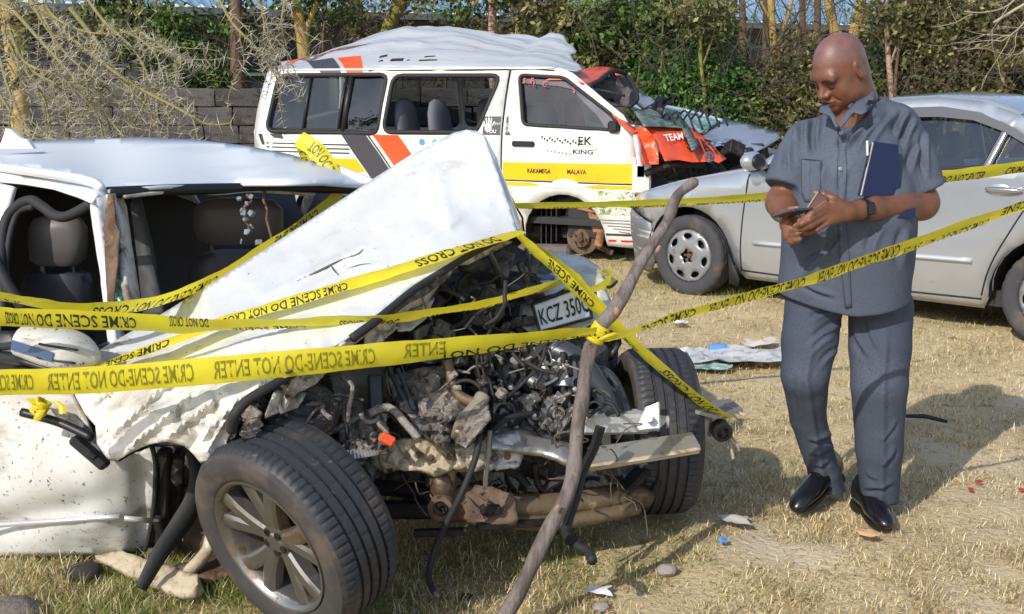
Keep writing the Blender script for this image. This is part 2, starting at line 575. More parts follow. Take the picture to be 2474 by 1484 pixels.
# ---------------------------------------------------------------- stone block wall
stone_m = M('wall_stone', lin((96, 93, 92)), .95, layers=((lin((70, 66, 64)), 2, .42, .62, 6), (lin((126, 118, 106)), 4, .56, .72, 6), (lin((76, 76, 56)), 1.6, .56, .7, 6)), bump=(1, 22, .03), rand=.28)
mortar_m = M('wall_mortar', lin((78, 74, 70)), .95, bump=(.6, 30, .02))
WALL_Y = 13.4
wall = thing('stone_wall', 'low grey stone block wall behind the white and orange van', 'wall', (0, WALL_Y, 0))
MB().box((2, WALL_Y + .11, .74), (26, .14, 1.44)).build('mortar', mortar_m, wall, world=True)
vars_ = []
for v in range(6):
    me = None
    bb = bmesh.new(); bmesh.ops.create_cube(bb, size=1)
    bmesh.ops.bevel(bb, geom=list(bb.edges), offset=.035, segments=1, affect='EDGES')
    for vv in bb.verts:
        vv.co += Vector(rng.normal(size=3)) * .018
    me = bpy.data.meshes.new('stone_block'); bb.to_mesh(me); bb.free(); me.materials.append(stone_m)
    vars_.append(me)
nb_ = 0
for c in range(7):
    h = .212
    x = -8.5 + (.26 if c % 2 else 0)
    z = 1.53 - .005 - h * (c + .5)
    if z < .05: break
    while x < 6.5 and nb_ < 298:
        w = .40 + .16 * rng.random()
        o = bpy.data.objects.new('stone_block', vars_[rng.integers(0, 6)])
        COL.objects.link(o); o.parent = wall
        o.location = (x + w / 2, .02 * rng.random() + .02, z)
        o.scale = (w - .010, .2, h - .010)
        o.rotation_euler = (0, 0, rng.normal() * .012)
        x += w; nb_ += 1

# ---------------------------------------------------------------- the block building with a blue metal roof, behind the trees
bA, bB = Vector((-9.5, 17.4, 0)), Vector((13.0, 27.5, 0))
bdir = (bB - bA).normalized(); bnrm = Vector((bdir.y, -bdir.x, 0)); blen = (bB - bA).length
brot = math.atan2(bdir.y, bdir.x)
house = thing('block_building', 'dark grey block building with a blue metal roof behind the trees', 'building', bA, brot)
hb_m = M('building_block', lin((86, 82, 82)), .95, layers=((lin((66, 62, 64)), 3, .45, .65),), bump=(.8, 20, .02), rand=.2)
hm_m = M('building_joint', lin((66, 62, 62)), .95)
HW = 2.72
wins = [(5.2, 1.45), (10.1, 1.3), (15.2, 1.3), (19.6, 1.2)]
prev = 0
core = MB()
for wx, ww in wins + [(blen + .001, 0)]:
    core.box(((prev + wx) / 2, .17, HW / 2), (wx - prev, .26, HW)); prev = wx + ww
for wx, ww in wins:
    core.box((wx + ww / 2, .17, .55), (ww, .26, 1.1)); core.box((wx + ww / 2, .17, 2.55), (ww, .26, .34))
core.build('wall', hm_m, house)
cnt = 0
for c in range(7):
    z = 1.35 + c * .205
    x = (.22 if c % 2 else 0)
    while x < blen and cnt < 298:
        w = .44
        inw = any(a - .1 < x + w / 2 < a + b + .1 for a, b in wins) and z < 2.45
        if not inw:
            o = bpy.data.objects.new('stone_block', vars_[rng.integers(0, 6)].copy() if False else vars_[rng.integers(0, 6)])
            COL.objects.link(o); o.parent = house
            o.location = (x + w / 2, .03, z); o.scale = (w - .015, .1, .19)
            o.material_slots[0].link = 'OBJECT'; o.material_slots[0].material = hb_m
            cnt += 1
        x += w
green_frame = M('green_frame', lin((96, 132, 108)), .6)
pane_m = M('dusty_pane', lin((46, 54, 66)), .12)
for wx, ww in wins:
    m = MB()
    for xx in (wx + .03, wx + ww / 2, wx + ww - .03): m.box((xx, .12, 1.74), (.05, .05, 1.26))
    for zz in (1.13, 1.75, 2.35): m.box((wx + ww / 2, .1, zz), (ww, .045, .05))
    w_ = m.build('window', green_frame, house)
    MB().box((wx + ww / 2, .17, 1.74), (ww - .02, .012, 1.24)).build('pane', pane_m, w_)
roof_m = M('blue_roof_sheet', lin((116, 148, 176)), .5, layers=((lin((92, 124, 154)), 2, .5, .7), (lin((136, 162, 184)), 6, .55, .7)))
rows = []
for i in range(int(blen / .05)):
    x = i * .05
    off = .05 * (1 if (i // 2) % 2 else 0)
    rows.append([(x, -.42, HW + .08 + off), (x, 1.3, HW + .72 + off), (x, 3.0, HW + 1.36 + off)])
MB().grid(rows).build('roof', roof_m, house, smooth=20, solid=.01)
white_m = M('pale_gutter', lin((92, 98, 104)), .5)
MB().box((blen / 2, -.47, HW + .02), (blen, .1, .11)).build('gutter', white_m, house)
MB().box((blen / 2, -.32, HW - .06), (blen, .2, .03)).build('eave_board', M('dark_timber', lin((60, 54, 50)), .8), house)

# ---------------------------------------------------------------- trees in front of the building
def tree(name, label, cat, stems, bark, blobs=(), n=4000, size=.06, cols='mid', group=None, seed=3, tw=10, twl=.9, clump=.2, twr=.012, droop=.02):
    """stems: (points as (px, py, depth), radius0, radius1)"""
    r = np.random.default_rng(seed)
    b0 = at(*stems[0][0][0]); base = Vector((b0.x, b0.y, 0))
    t = thing(name, label, cat, base, group=group)
    for i, (pts, r0, r1) in enumerate(stems):
        P = pxpath(pts, 5)
        if i == 0 and P[0].z > .1:
            P = [Vector((P[0].x + .04, P[0].y, -.05))] + P
        k = len(P)
        MB().tube(P, [lerp(r0, r1, j / (k - 1)) * (1 + .08 * r.normal()) for j in range(k)], 9).build('trunk' if i == 0 else 'limb', bark, t, world=True, smooth=180)
    if tw:
        m = MB()
        for j in range(tw):
            if len(blobs):
                bl = blobs[r.integers(0, len(blobs))]
                s = Vector(bl[:3]) + Vector(r.normal(size=3)) * .3 * Vector(bl[3:6]).length * .4
            else:
                pts = stems[r.integers(0, len(stems))][0]; s = at(*pts[-1])
            twigs(m, s, Vector(r.normal(size=3)), twl * (.6 + .7 * r.random()), twr * (.7 + .8 * r.random()), 2, r, .8, droop)
        m.build('twigs', twig_m, t, world=True, smooth=None, kind='stuff')
    if len(blobs):
        leaves('crown', blobs, n, size, GREENS[cols] if isinstance(cols, str) else cols, t, clump=clump, seed=seed)
    return t
def blob(x, y, Y, rx, ry, rz):
    """ellipsoid centred on a picture point at depth Y, radii in metres"""
    c = at(x, y, Y)
    return (c.x, c.y, c.z, rx, ry, rz)
def px(Y): return Y / 2750.0
tree('fever_tree', 'yellow barked fever tree rising behind the rear of the van', 'tree',
     [([(738, 300, 14.6), (733, 110, 14.6), (716, 20, 14.6), (700, -60, 14.6)], .085, .07), ([(733, 90, 14.6), (760, 20, 14.6), (790, -50, 14.5)], .04, .03)], bark_yellow,
     [blob(800, 45, 15.2, .5, .4, .25), blob(700, -60, 14.6, .9, .6, .4)], 1300, .05, 'mid', seed=11, tw=9)
tree('fever_tree', 'leaning green barked tree just above the van roof peak', 'tree',
     [([(900, 300, 16), (940, 70, 16), (985, -20, 16), (1020, -90, 16)], .12, .1)], bark_green, [blob(960, -40, 15.6, .9, .6, .35), blob(900, 60, 16.6, .5, .4, .3)], 1300, .045, 'olive', seed=12, tw=9)
tree('old_tree', 'dark grey trunk leaning beside the green barked tree', 'tree',
     [([(880, 300, 17), (872, 70, 17), (850, -10, 17), (830, -80, 17)], .1, .08)], bark_brown, (), 0, seed=13, tw=8)
tree('pine_tree', 'slim pinkish straight trunk above the dip in the van roof', 'tree',
     [([(1193, 320, 15.2), (1190, 100, 15.2), (1188, -60, 15.2)], .055, .05)], bark_pink, [blob(1120, 20, 15.6, .7, .5, .2), blob(1260, -20, 15.4, .7, .5, .25)], 1100, .045, 'mid', seed=14, tw=12)
tree('fever_tree', 'orange barked fever tree behind the front of the van roof', 'tree',
     [([(1255, 320, 14.8), (1256, 100, 14.8), (1262, 10, 14.8), (1268, -70, 14.8)], .065, .055)], bark_yellow, [blob(1330, 70, 14.6, .6, .4, .2), blob(1250, -40, 14.8, .8, .5, .3)], 1500, .045, 'olive', seed=15, tw=16)
tree('leafy_tree', 'broad green leafy tree over the crushed front of the van', 'tree',
     [([(1600, 420, 14.3), (1610, 200, 14.3), (1640, 60, 14.3), (1650, -80, 14.3)], .07, .04), ([(1610, 170, 14.3), (1540, 60, 14.2), (1480, -20, 14)], .04, .02), ([(1615, 150, 14.3), (1700, 70, 14.2), (1780, 0, 14.2)], .04, .02)], bark_brown,
     [blob(1480, 70, 14.0, .75, .5, .36), blob(1620, 60, 14.0, .8, .5, .42), blob(1720, 70, 14.1, .34, .3, .26), blob(1400, 110, 13.9, .5, .4, .22), blob(1560, 130, 14.0, .6, .4, .2)], 10500, .045, 'mid', seed=16, tw=40, clump=.15)
tree('feathery_tree', 'sparse olive sprays hanging over the van roof front', 'tree',
     [([(1420, 420, 13.9), (1400, 200, 13.9), (1330, 90, 13.9), (1290, 40, 13.9)], .035, .015)], bark_green,
     [blob(1480, 120, 13.8, .55, .3, .16), blob(1380, 150, 13.8, .4, .3, .14), blob(1330, 60, 13.8, .4, .3, .3)], 4200, .045, 'olive', seed=17, tw=22, twl=.7, clump=.14)
tree('fever_tree', 'forked yellow fever tree directly behind the man', 'tree',
     [([(2050, 520, 15.5), (2042, 160, 15.5), (2012, 60, 15.5), (1995, -60, 15.5)], .075, .06), ([(2042, 150, 15.5), (2072, 50, 15.5), (2090, -60, 15.5)], .085, .06), ([(2076, 60, 15.5), (2105, 10, 15.5), (2150, -60, 15.5)], .035, .03)], bark_yellow,
     [blob(2020, -90, 15.5, 1.0, .6, .25)], 1200, .05, 'olive', seed=18, tw=8)
tree('slender_tree', 'slim orange trunk between the bush and the man', 'tree',
     [([(1880, 420, 14.6), (1874, 250, 14.6), (1868, 100, 14.6), (1860, -40, 14.6)], .05, .04), ([(1872, 130, 14.6), (1900, 50, 14.6), (1925, -40, 14.6)], .03, .02), ([(1868, 60, 14.6), (1835, 0, 14.6)], .02, .015)], bark_yellow, (), 0, seed=19, tw=6)
for k, (x, Y) in enumerate(((1795, 17.5), (1850, 18), (1940, 18.5), (1975, 18), (1340, 17.8), (1470, 18.5), (1640, 19))):
    tree('dark_tree', ('thin dark trunk before the blue roof, %s' % ('just above the grey car bonnet', 'beside the slim orange trunk', 'a little left of the man', 'nearest the left of the forked fever tree', 'above the middle of the van roof', 'behind the feathery sprays', 'behind the leafy crown')[k]), 'tree',
         [([(x + 6, 420, Y), (x, 100, Y), (x - 4 + 5 * k % 9, -60, Y)], .06, .05)], bark_brown, (), 0, seed=40 + k, tw=5)
# bushes
def bush(name, label, blobs, n, size, cols, seed, tw=14, twl=.7, clump=.16, stem=True, bark=bark_brown, twr=.008):
    r = np.random.default_rng(seed)
    B = Vector(blobs[0][:3])
    t = thing(name, label, 'bush', (B.x, B.y, 0))
    m = MB()
    for bl in blobs:
        for j in range(3):
            d = Vector(r.normal(size=3)) * .3
            m.tube(smooth_path([Vector((B.x + r.normal() * .2, B.y + r.normal() * .1, -.05)), Vector((bl[0] + d.x, bl[1] + d.y, bl[2] * .5)), Vector(bl[:3]) + d], 4), [.03, .028, .026, .024, .022, .02, .018, .014, .01], 6)
    m.build('stem', bark, t, world=True, smooth=180)
    m = MB()
    for j in range(tw):
        bl = blobs[r.integers(0, len(blobs))]
        s = Vector((bl[0] + r.normal() * bl[3] * .5, bl[1] - bl[4] * .6 * r.random(), bl[2] + r.normal() * bl[5] * .5))
        twigs(m, s, Vector((r.normal(), -abs(r.normal()) * .5, r.normal())), twl * (.5 + .8 * r.random()), twr * (.6 + .8 * r.random()), 2, r, .8, .03)
    m.build('twigs', twig_m, t, world=True, smooth=None, kind='stuff')
    leaves('crown', blobs, n, size, GREENS[cols], t, clump=clump, seed=seed)
    return t
bush('green_bush', 'bright green bush behind the crushed silver car', [blob(1660, 240, 13.3, .55, .45, .5), blob(1760, 260, 13.2, .5, .45, .5), blob(1600, 170, 13.6, .35, .3, .3), blob(1560, 120, 13.9, .3, .3, .25)], 22000, .034, 'fresh', 51, 30)
bush('olive_bush', 'olive and straw coloured scrub between green bush and man', [blob(1880, 260, 13.0, .42, .4, .6), blob(1930, 200, 13.3, .4, .4, .55), blob(1810, 220, 13.6, .4, .4, .3)], 10000, .034, 'olive', 52, 60, twl=1.0)
bush('dark_hedge', 'dense dark hedge right of the man above the silver sedan', [blob(2180, 190, 13.2, .55, .5, .65), blob(2280, 120, 13.4, .6, .5, .8), blob(2400, 150, 13.2, .6, .5, .75), blob(2500, 130, 13.0, .6, .5, .8), blob(2200, 30, 14, .6, .5, .5), blob(2380, 10, 13.8, .7, .5, .5)], 15500, .034, 'dark', 53, 70, twl=1.0, twr=.006)
bush('tall_scrub', 'brownish scrub with bare stems at the far right edge', [blob(2240, 100, 12.6, .35, .3, .6), blob(2450, 60, 12.4, .4, .3, .5), blob(2330, 230, 12.6, .6, .3, .25)], 7000, .034, 'olive', 54, 60, twl=1.1, clump=.2, twr=.006)
bush('dark_shrub', 'dark green shrub in front of the building window', [blob(430, 120, 14.6, .42, .4, .5), blob(520, 170, 14.4, .3, .3, .25), blob(300, 60, 15, .6, .4, .5), blob(560, 60, 14.6, .3, .3, .3), blob(470, 190, 14.2, .5, .3, .12)], 8500, .040, 'dark', 55, 26)
bush('shaded_thicket', 'shaded thicket behind the forked fever tree', [blob(1960, 330, 14.3, .6, .4, .5), blob(2080, 260, 16.0, .7, .5, .45), blob(2200, 340, 14, .7, .4, .4)], 7000, .038, 'dark', 56, 40)
for k, (x, Y, r_0, lab) in enumerate(((2152, 12.7, .035, 'thin pale trunk just right of the head of the man'), (2305, 12.6, .05, 'thick pale trunk above the rear window of the silver sedan'), (2420, 12.5, .04, 'pale leaning trunk nearest the right edge of the scrub'), (1700, 12.9, .025, 'thin pale stem rising from the bright green bush'))):
    tree('slender_tree', lab, 'tree', [([(x + 10, 420, Y), (x + 4, 250, Y), (x - 8, 100, Y), (x + 12 * (k - 1), -60, Y)], r_0, r_0 * .8), ([(x - 2, 160, Y), (x + 30, 60, Y - .1), (x + 40, -50, Y - .1)], r_0 * .5, r_0 * .3)], bark_pink if k < 3 else bark_green, [blob(x, 40, Y - .1, .4, .25, .2)], 900, .034, 'olive', seed=80 + k, tw=8, twr=.006)
for k, (x, y0, Y, lab) in enumerate(((575, 60, 14.2, 'dark upright trunk beside the rear of the van'), (2205, 60, 12.9, 'brown trunk standing in the dark hedge'))):
    tree('dark_tree', lab, 'tree', [([(x + 8, 420, Y), (x, 200, Y), (x - 3, y0, Y), (x - 8 + 25 * k, -60, Y)], .085, .07)], bark_brown, (), 0, seed=60 + k, tw=7)
bush('roof_scrub', 'grey green scrub and bare stems behind the van roof', [blob(1060, 120, 16.4, .7, .4, .26), blob(1150, 90, 16.8, .5, .4, .3), blob(820, 40, 17, .4, .3, .3)], 2600, .036, 'olive', 57, 60, twl=1.0)
# bare branch tips at the right edge
# ---------------------------------------------------------------- thorn tree at the left
thorn_bark = M('thorn_bark', lin((126, 120, 72)), .8, layers=((lin((150, 138, 90)), 8, .5, .7), (lin((120, 104, 70)), 20, .6, .75)), bump=(.4, 40, .01))
thorn_m = M('pale_thorns', lin((172, 166, 156)), .6)
tt = thing('thorn_tree', 'acacia with long white thorns hanging over the wall and roof', 'tree', (-4.6, 9.7, 0))
P = pxpath([(60, 420, 9.7), (48, 300, 9.7), (42, 190, 9.8), (28, 90, 9.8), (10, -40, 9.8)], 5)
MB().tube([Vector((P[0].x, 9.7, -.05))] + P, .072, 9).build('trunk', bark_yellow, tt, world=True, smooth=180)
thorn_rng = np.random.default_rng(23)
brs = [[(-20, 0, 9.4), (30, 25, 9.2), (95, 95, 9.0), (200, 210, 8.6), (265, 290, 8.4), (312, 345, 8.3)],
       [(90, 10, 9.2), (170, 90, 8.9), (265, 165, 8.5), (340, 215, 8.3), (430, 262, 8.1), (500, 300, 8.0), (560, 298, 8.0)],
       [(170, 20, 9.0), (240, 110, 8.8), (290, 190, 8.6), (350, 250, 8.4), (395, 300, 8.4)],
       [(30, 130, 9.0), (75, 190, 8.8), (110, 250, 8.6), (122, 310, 8.5), (118, 352, 8.5)],
       [(40, 140, 9.2), (90, 180, 8.9), (150, 215, 8.7), (185, 280, 8.6), (225, 310, 8.6)],
       [(100, 30, 9), (150, 120, 8.8), (225, 170, 8.6), (230, 220, 8.5), (215, 250, 8.5)],
       [(255, 60, 9), (330, 90, 8.8), (375, 130, 8.6), (388, 180, 8.5), (375, 235, 8.5)],
       [(330, 70, 8.9), (420, 135, 8.6), (440, 160, 8.5)],
       [(-10, 90, 9), (10, 180, 8.8), (35, 250, 8.6), (75, 320, 8.5), (110, 345, 8.5)],
       [(0, 230, 8.6), (40, 290, 8.5), (80, 330, 8.4)],
       [(100, -20, 8.8), (130, 40, 8.6), (220, 80, 8.4), (340, 75, 8.3)],
       [(530, 0, 8.6), (565, 60, 8.5), (610, 105, 8.4), (625, 120, 8.4)],
       [(615, -20, 8.6), (640, 40, 8.5), (650, 80, 8.5)], [(690, -10, 8.7), (680, 50, 8.6), (665, 110, 8.6)],
       [(70, -20, 8.9), (95, 40, 8.7), (160, 130, 8.5), (240, 200, 8.3)],
       [(200, -20, 8.9), (250, 50, 8.7), (330, 130, 8.5), (360, 220, 8.4), (300, 330, 8.4)],
       [(20, 60, 8.6), (60, 150, 8.5), (150, 190, 8.4), (230, 270, 8.3), (250, 340, 8.3)]]
TH = MB()
def thorns_on(P, dens, L):
    tot = 0
    for i in range(len(P) - 1):
        seg = P[i + 1] - P[i]
        for k in range(int(seg.length * dens + thorn_rng.random())):
            b = P[i].lerp(P[i + 1], thorn_rng.random())
            d = Vector(thorn_rng.normal(size=3)); d = (d - seg.normalized() * d.dot(seg.normalized())).normalized()
            for s in (-1, 1):
                e = (d * s + Vector(thorn_rng.normal(size=3)) * .45).normalized() * L * (.5 + .8 * thorn_rng.random())
                w = frame(e).col[0] * .0030
                u = frame(e).col[1] * .0030
                TH.add([b + w, b - w * .5 + u, b - w * .5 - u, b + e], [[0, 1, 3], [1, 2, 3], [2, 0, 3]])
for i, b in enumerate(brs):
    P = pxpath(b, 6)
    n = len(P); w = .019 if i < 3 else .012
    mb = MB(); mb.tube(P, [w * (1 - .75 * j / (n - 1)) + .002 for j in range(n)], 6)
    thorns_on(P, 22, .095)
    for j in range(4 + n // 4):
        k = thorn_rng.integers(2, n - 1)
        d = (P[k + 1] - P[k]).normalized() + Vector(thorn_rng.normal(size=3)) * .55 + Vector((.1, 0, -.25))
        q = twigs(mb, P[k], d, .28 + .4 * thorn_rng.random(), .006, 0, thorn_rng, .8, .06, 4)
        thorns_on(q, 30, .08)
    mb.build('branch', thorn_bark, tt, world=True, smooth=180)
TH.build('thorns', thorn_m, tt, world=True, smooth=None, kind='stuff')
leaves('leaf_sprays', [blob(120, 40, 9.6, .5, .3, .3), blob(250, 90, 9.4, .5, .3, .3), blob(60, 180, 9.2, .3, .2, .3), blob(200, 200, 9.2, .3, .2, .25)], 1300, .03, GREENS['olive'], tt, clump=.10, seed=77, kind='stuff')
t2 = thing('bare_branch', 'pale bare branches reaching in at the top right corner', 'tree', (4.2, 9.2, 0))
m = MB(); r_ = np.random.default_rng(5)
m.tube([Vector((4.9, 9.4, 0)), Vector((4.9, 9.4, 1.6))] + pxpath([(2560, -60, 9.3), (2490, 0, 9.2), (2450, 25, 9.2), (2400, 55, 9.2)], 4), .012, 6)
for b in ([(2520, -20, 9.3), (2470, 60, 9.2), (2420, 100, 9.1)], [(2500, -60, 9.3), (2440, 10, 9.2), (2380, 30, 9.1), (2330, 28, 9.1)], [(2560, 10, 9.3), (2500, 90, 9.2), (2465, 130, 9.2)]):
    P = pxpath(b, 4); m.tube(P, [.009 * (1 - .7 * i / len(P)) for i in range(len(P))], 5)
    for j in range(5):
        k = r_.integers(1, len(P)); twigs(m, P[k], Vector((-1, 0, -.2)) + Vector(r_.normal(size=3)) * .7, .35, .004, 1, r_, .7, .02, 4)
m.build('limb', M('pale_twig', lin((168, 156, 134)), .8), t2, world=True, smooth=180)

# ================================================================ VEHICLES
dark_in = M('dark_interior', lin((50, 50, 54)), .8)
black_rub = M('black_rubber', lin((38, 38, 40)), .7, bump=(.3, 60, .005))
black_plastic = M('black_plastic', lin((30, 31, 34)), .45)
tyre_m = M('tyre_rubber', lin((62, 62, 66)), .8, layers=((lin((92, 84, 74)), 4, .5, .72), (lin((120, 108, 92)), 30, .62, .8)), bump=(.3, 90, .004))
tread_m = M('tyre_tread', lin((48, 50, 56)), .55, layers=((lin((84, 76, 68)), 4, .50, .72, 6), (lin((110, 98, 82)), 22, .64, .76, 6)), bump=(.3, 120, .004))
alloy_m = M('alloy', lin((150, 148, 146)), .32, .85, layers=((lin((120, 98, 74)), 7, .5, .72, 5, None, .8), (lin((80, 66, 52)), 20, .6, .75, 5, None, .9)))
steel_dark = M('sooty_steel', lin((48, 46, 46)), .6, .5, layers=((lin((84, 70, 58)), 9, .52, .72), (lin((30, 29, 29)), 16, .5, .7)), bump=(.5, 50, .006))
rust_m = M('rusty_steel', lin((118, 98, 82)), .85, .2, layers=((lin((86, 62, 46)), 7, .45, .68), (lin((158, 128, 98)), 15, .58, .74), (lin((60, 50, 44)), 28, .6, .72)), bump=(.9, 45, .008))
bright_al = M('bare_aluminium', lin((196, 194, 190)), .38, .75, layers=((lin((130, 116, 100)), 6, .5, .72, 5, None, .7), (lin((88, 76, 64)), 18, .6, .74, 5, None, .9)), bump=(.4, 30, .006))
chrome_m = M('chrome', lin((205, 205, 208)), .15, .95)
def tyre_prof(Rw, W, rr):
    h = W / 2
    p = [(rr * .985, h * .80), (rr + .004, h * .93), (rr + .012, h * .97), (lerp(rr, Rw, .35), h * 1.04), (lerp(rr, Rw, .62), h * 1.06), (lerp(rr, Rw, .80), h * 1.01), (Rw * .965, h * .90), (Rw * .99, h * .80)]
    gr = []
    for c in (.46, .155, -.155, -.46):
        gr += [(Rw, h * (c + .05)), (Rw - .009, h * (c + .042)), (Rw - .009, h * (c - .042)), (Rw, h * (c - .05))]
    p += [(Rw * .998, h * .70)] + gr + [(Rw * .998, -h * .70)]
    p += [(r, -z) for r, z in p[7::-1]]
    return p
def wheel(parent, mat, Rw=.31, W=.19, rr=.2, style='cap', seg=72, world=False, name='wheel'):
    """mat: axle frame, +z outwards"""
    w = bpy.data.objects.new(name, None); COL.objects.link(w); w.parent = parent
    w.location = mat.translation; w.rotation_euler = mat.to_euler(); w.empty_display_size = .1
    if world: w.matrix_parent_inverse = wm(parent).inverted()
    prof = tyre_prof(Rw, W, rr)
    def warp(i, k, r):
        if 8 <= i <= 9 or len(prof) - 10 <= i <= len(prof) - 9 or i == 7 or i == len(prof) - 8:
            return r - (.005 if k % 4 == 0 else 0)
        if 12 <= i <= 13 and k % 8 == 2 or 16 <= i <= 17 and k % 8 == 6: return r - .0022
        return r
    mb = MB().lathe(prof, seg * (3 if style == 'alloy' else 2), None, warp=warp); k = len(prof) - 1
    if style == 'alloy': mb.I = [1 if i % k < 6 or i % k > k - 7 else 0 for i in range(len(mb.F))]
    mb.build('tyre', tyre_m if style != 'alloy' else [tread_m, M('dusty_sidewall', lin((60, 58, 58)), .8, layers=((lin((94, 84, 76)), 5, .46, .70, 5), (lin((52, 50, 50)), 12, .55, .7)), bump=(.3, 60, .004))], w, smooth=35)
    h = W / 2
    if style == 'cap':
        cap_m = M('wheel_trim', lin((146, 149, 152)), .42, .4, layers=((lin((120, 110, 96)), 9, .56, .74),))
        out = [(math.cos(a) * rr, math.sin(a) * rr) for a in np.linspace(0, 2 * math.pi, 56, endpoint=False)]
        holes = []
        for k in range(7):
            a0 = k * 2 * math.pi / 7 + .2; hh = []
            for t in np.linspace(0, 2 * math.pi, 14, endpoint=False):
                r_ = rr * (.735 + .115 * math.sin(t)); a_ = a0 + .225 * math.cos(t) * (1.05 + .25 * math.sin(t))
                hh.append((math.cos(a_) * r_, math.sin(a_) * r_))
            holes.append(hh)
        hub = []
        for t in np.linspace(0, 2 * math.pi, 24, endpoint=False):
            r_ = rr * (.24 + .05 * math.cos(5 * t)); hub.append((math.cos(t) * r_, math.sin(t) * r_))
        holes.append(hub)
        def dish(x, y):
            d = math.hypot(x, y) / rr
            return (x, y, h * .86 + .016 * (1 - d * d) - (.012 if d > .93 else 0))
        sheet(out, holes, rr * .13, dish).build('rim', cap_m, w, smooth=40, solid=.004)
        MB().lathe([(0.001, h * .4), (rr * .97, h * .4), (rr * .97, h * .8)], 32).build('drum', M('brake_dust', lin((40, 38, 36)), .9), w)
        m = MB()
        for k in range(5):
            a = k * 2 * math.pi / 5
            m.tube([(math.cos(a) * rr * .17, math.sin(a) * rr * .17, h * .4), (math.cos(a) * rr * .17, math.sin(a) * rr * .17, h * .8)], .011, 6)
        m.ell((0, 0, h * .7), (.022, .022, .02), 10, 6)
        m.build('wheel_nut', rust_m, w)
    else:
        MB().lathe([(rr * .98, h * .8), (rr * 1.01, h * .9), (rr * 1.0, h * .97), (rr * .95, h * .93), (rr * .91, h * .72), (rr * .90, h * -.2), (rr * .92, -h * .8), (rr * .98, -h * .9)], 64).build('rim', alloy_m, w, smooth=50)
        m = MB()
        for k in range(5):
            for s in (-1, 1):
                a0 = k * 2 * math.pi / 5 + s * .05; a1 = k * 2 * math.pi / 5 + s * .25
                c0, s0, c1, s1 = math.cos(a0), math.sin(a0), math.cos(a1), math.sin(a1)
                rows = []
                for t in np.linspace(0, 1, 7):
                    rad = lerp(rr * .14, rr * .94, t); aa = lerp(a0, a1, t ** .8)
                    hw = lerp(.021, .026, t); zz = h * (.66 + .18 * t ** 1.5 + .05 * math.sin(t * 3.1)); th = lerp(.045, .035, t)
                    cx, cy = math.cos(aa) * rad, math.sin(aa) * rad; tx, ty = -math.sin(aa), math.cos(aa)
                    rows.append([(cx + tx * hw, cy + ty * hw, zz - th), (cx + tx * hw * 1.0, cy + ty * hw, zz - .007), (cx + tx * hw * .6, cy + ty * hw * .6, zz), (cx - tx * hw * .6, cy - ty * hw * .6, zz), (cx - tx * hw, cy - ty * hw, zz - .007), (cx - tx * hw, cy - ty * hw, zz - th)])
                m.grid(rows, closed=True)
        m.lathe([(.001, h * .74), (.028, h * .74), (.033, h * .70), (.05, h * .69), (rr * .24, h * .62), (rr * .24, h * .3)], 32)
        m.build('spokes', alloy_m, w, smooth=35)
        m = MB()
        for k in range(5):
            a = (k + .5) * 2 * math.pi / 5
            m.lathe([(.001, -.004), (.011, -.004), (.012, .006), (.001, .006)], 10, Matrix.Translation((math.cos(a) * rr * .165, math.sin(a) * rr * .165, h * .69)))
        m.build('wheel_nut', steel_dark, w)
        MB().lathe([(.001, h * .1), (rr * .62, h * .1), (rr * .62, h * .02), (rr * .68, -.03), (rr * .85, -.04)], 48).build('brake_disc', rust_m, w, smooth=30)
    return w
def decal(fn, outer, mat, parent, name='stripe', off=.004, step=.12, holes=(), label=None, world=False, nrm=(0, -1, 0)):
    n = Vector(nrm)
    return sheet(outer, holes, step, lambda u, v: Vector(fn(u, v)) + n * off).build(name, mat, parent, smooth=60, world=world, label=label)
def print_text(txt, fn, u0, v0, h, mat, parent, name='lettering', off=.007, du=(1, 0), dv=(0, 1), width=None, shear=0, bold=.0, world=False, nrm=(0, -1, 0), mirror=False):
    V, F, w = text2d(txt, shear, bold)
    sx = (width / w) if width else h
    n = Vector(nrm); P = []
    for x, y in V:
        if mirror: x = w - x
        a, b = x * sx, y * h
        P.append(Vector(fn(u0 + a * du[0] + b * dv[0], v0 + a * du[1] + b * dv[1])) + n * off)
    return MB().add(P, F).build(name, mat, parent, smooth=None, world=world)

# ---------------------------------------------------------------- minibus, white with orange, crushed front and roof
VA = R(25)
VO = Vector((.46 - 3.66 * math.cos(VA), 10.2 + 3.66 * math.sin(VA), 0))
van = thing('minibus', 'white minibus wreck with orange and black stripes, caved in roof and torn off nose', 'minibus', VO, -VA)
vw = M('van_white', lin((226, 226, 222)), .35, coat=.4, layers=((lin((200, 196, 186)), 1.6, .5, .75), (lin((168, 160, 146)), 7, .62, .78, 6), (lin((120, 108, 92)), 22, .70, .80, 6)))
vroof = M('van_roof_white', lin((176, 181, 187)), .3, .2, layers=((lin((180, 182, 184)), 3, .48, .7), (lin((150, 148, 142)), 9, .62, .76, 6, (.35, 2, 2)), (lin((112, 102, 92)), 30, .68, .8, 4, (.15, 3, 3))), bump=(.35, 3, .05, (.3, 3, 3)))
v_or = M('van_orange', lin((232, 84, 38)), .4, coat=.3, layers=((lin((214, 68, 30)), 3, .5, .75), (lin((190, 120, 90)), 24, .7, .8)))
v_bk = M('van_charcoal', lin((62, 62, 70)), .45, layers=((lin((84, 84, 90)), 5, .55, .75),))
v_ye = M('van_yellow', lin((240, 190, 10)), .45, layers=((lin((226, 172, 16)), 3, .5, .7),))
v_txt = M('print_black', lin((28, 26, 30)), .6)
v_wht = M('print_white', lin((236, 236, 234)), .6)
v_red = M('print_red', lin((214, 44, 46)), .5)
seam_m = M('panel_seam', lin((26, 26, 28)), .8)
van_glass = glass('van_glass', (.34, .40, .39), .06)
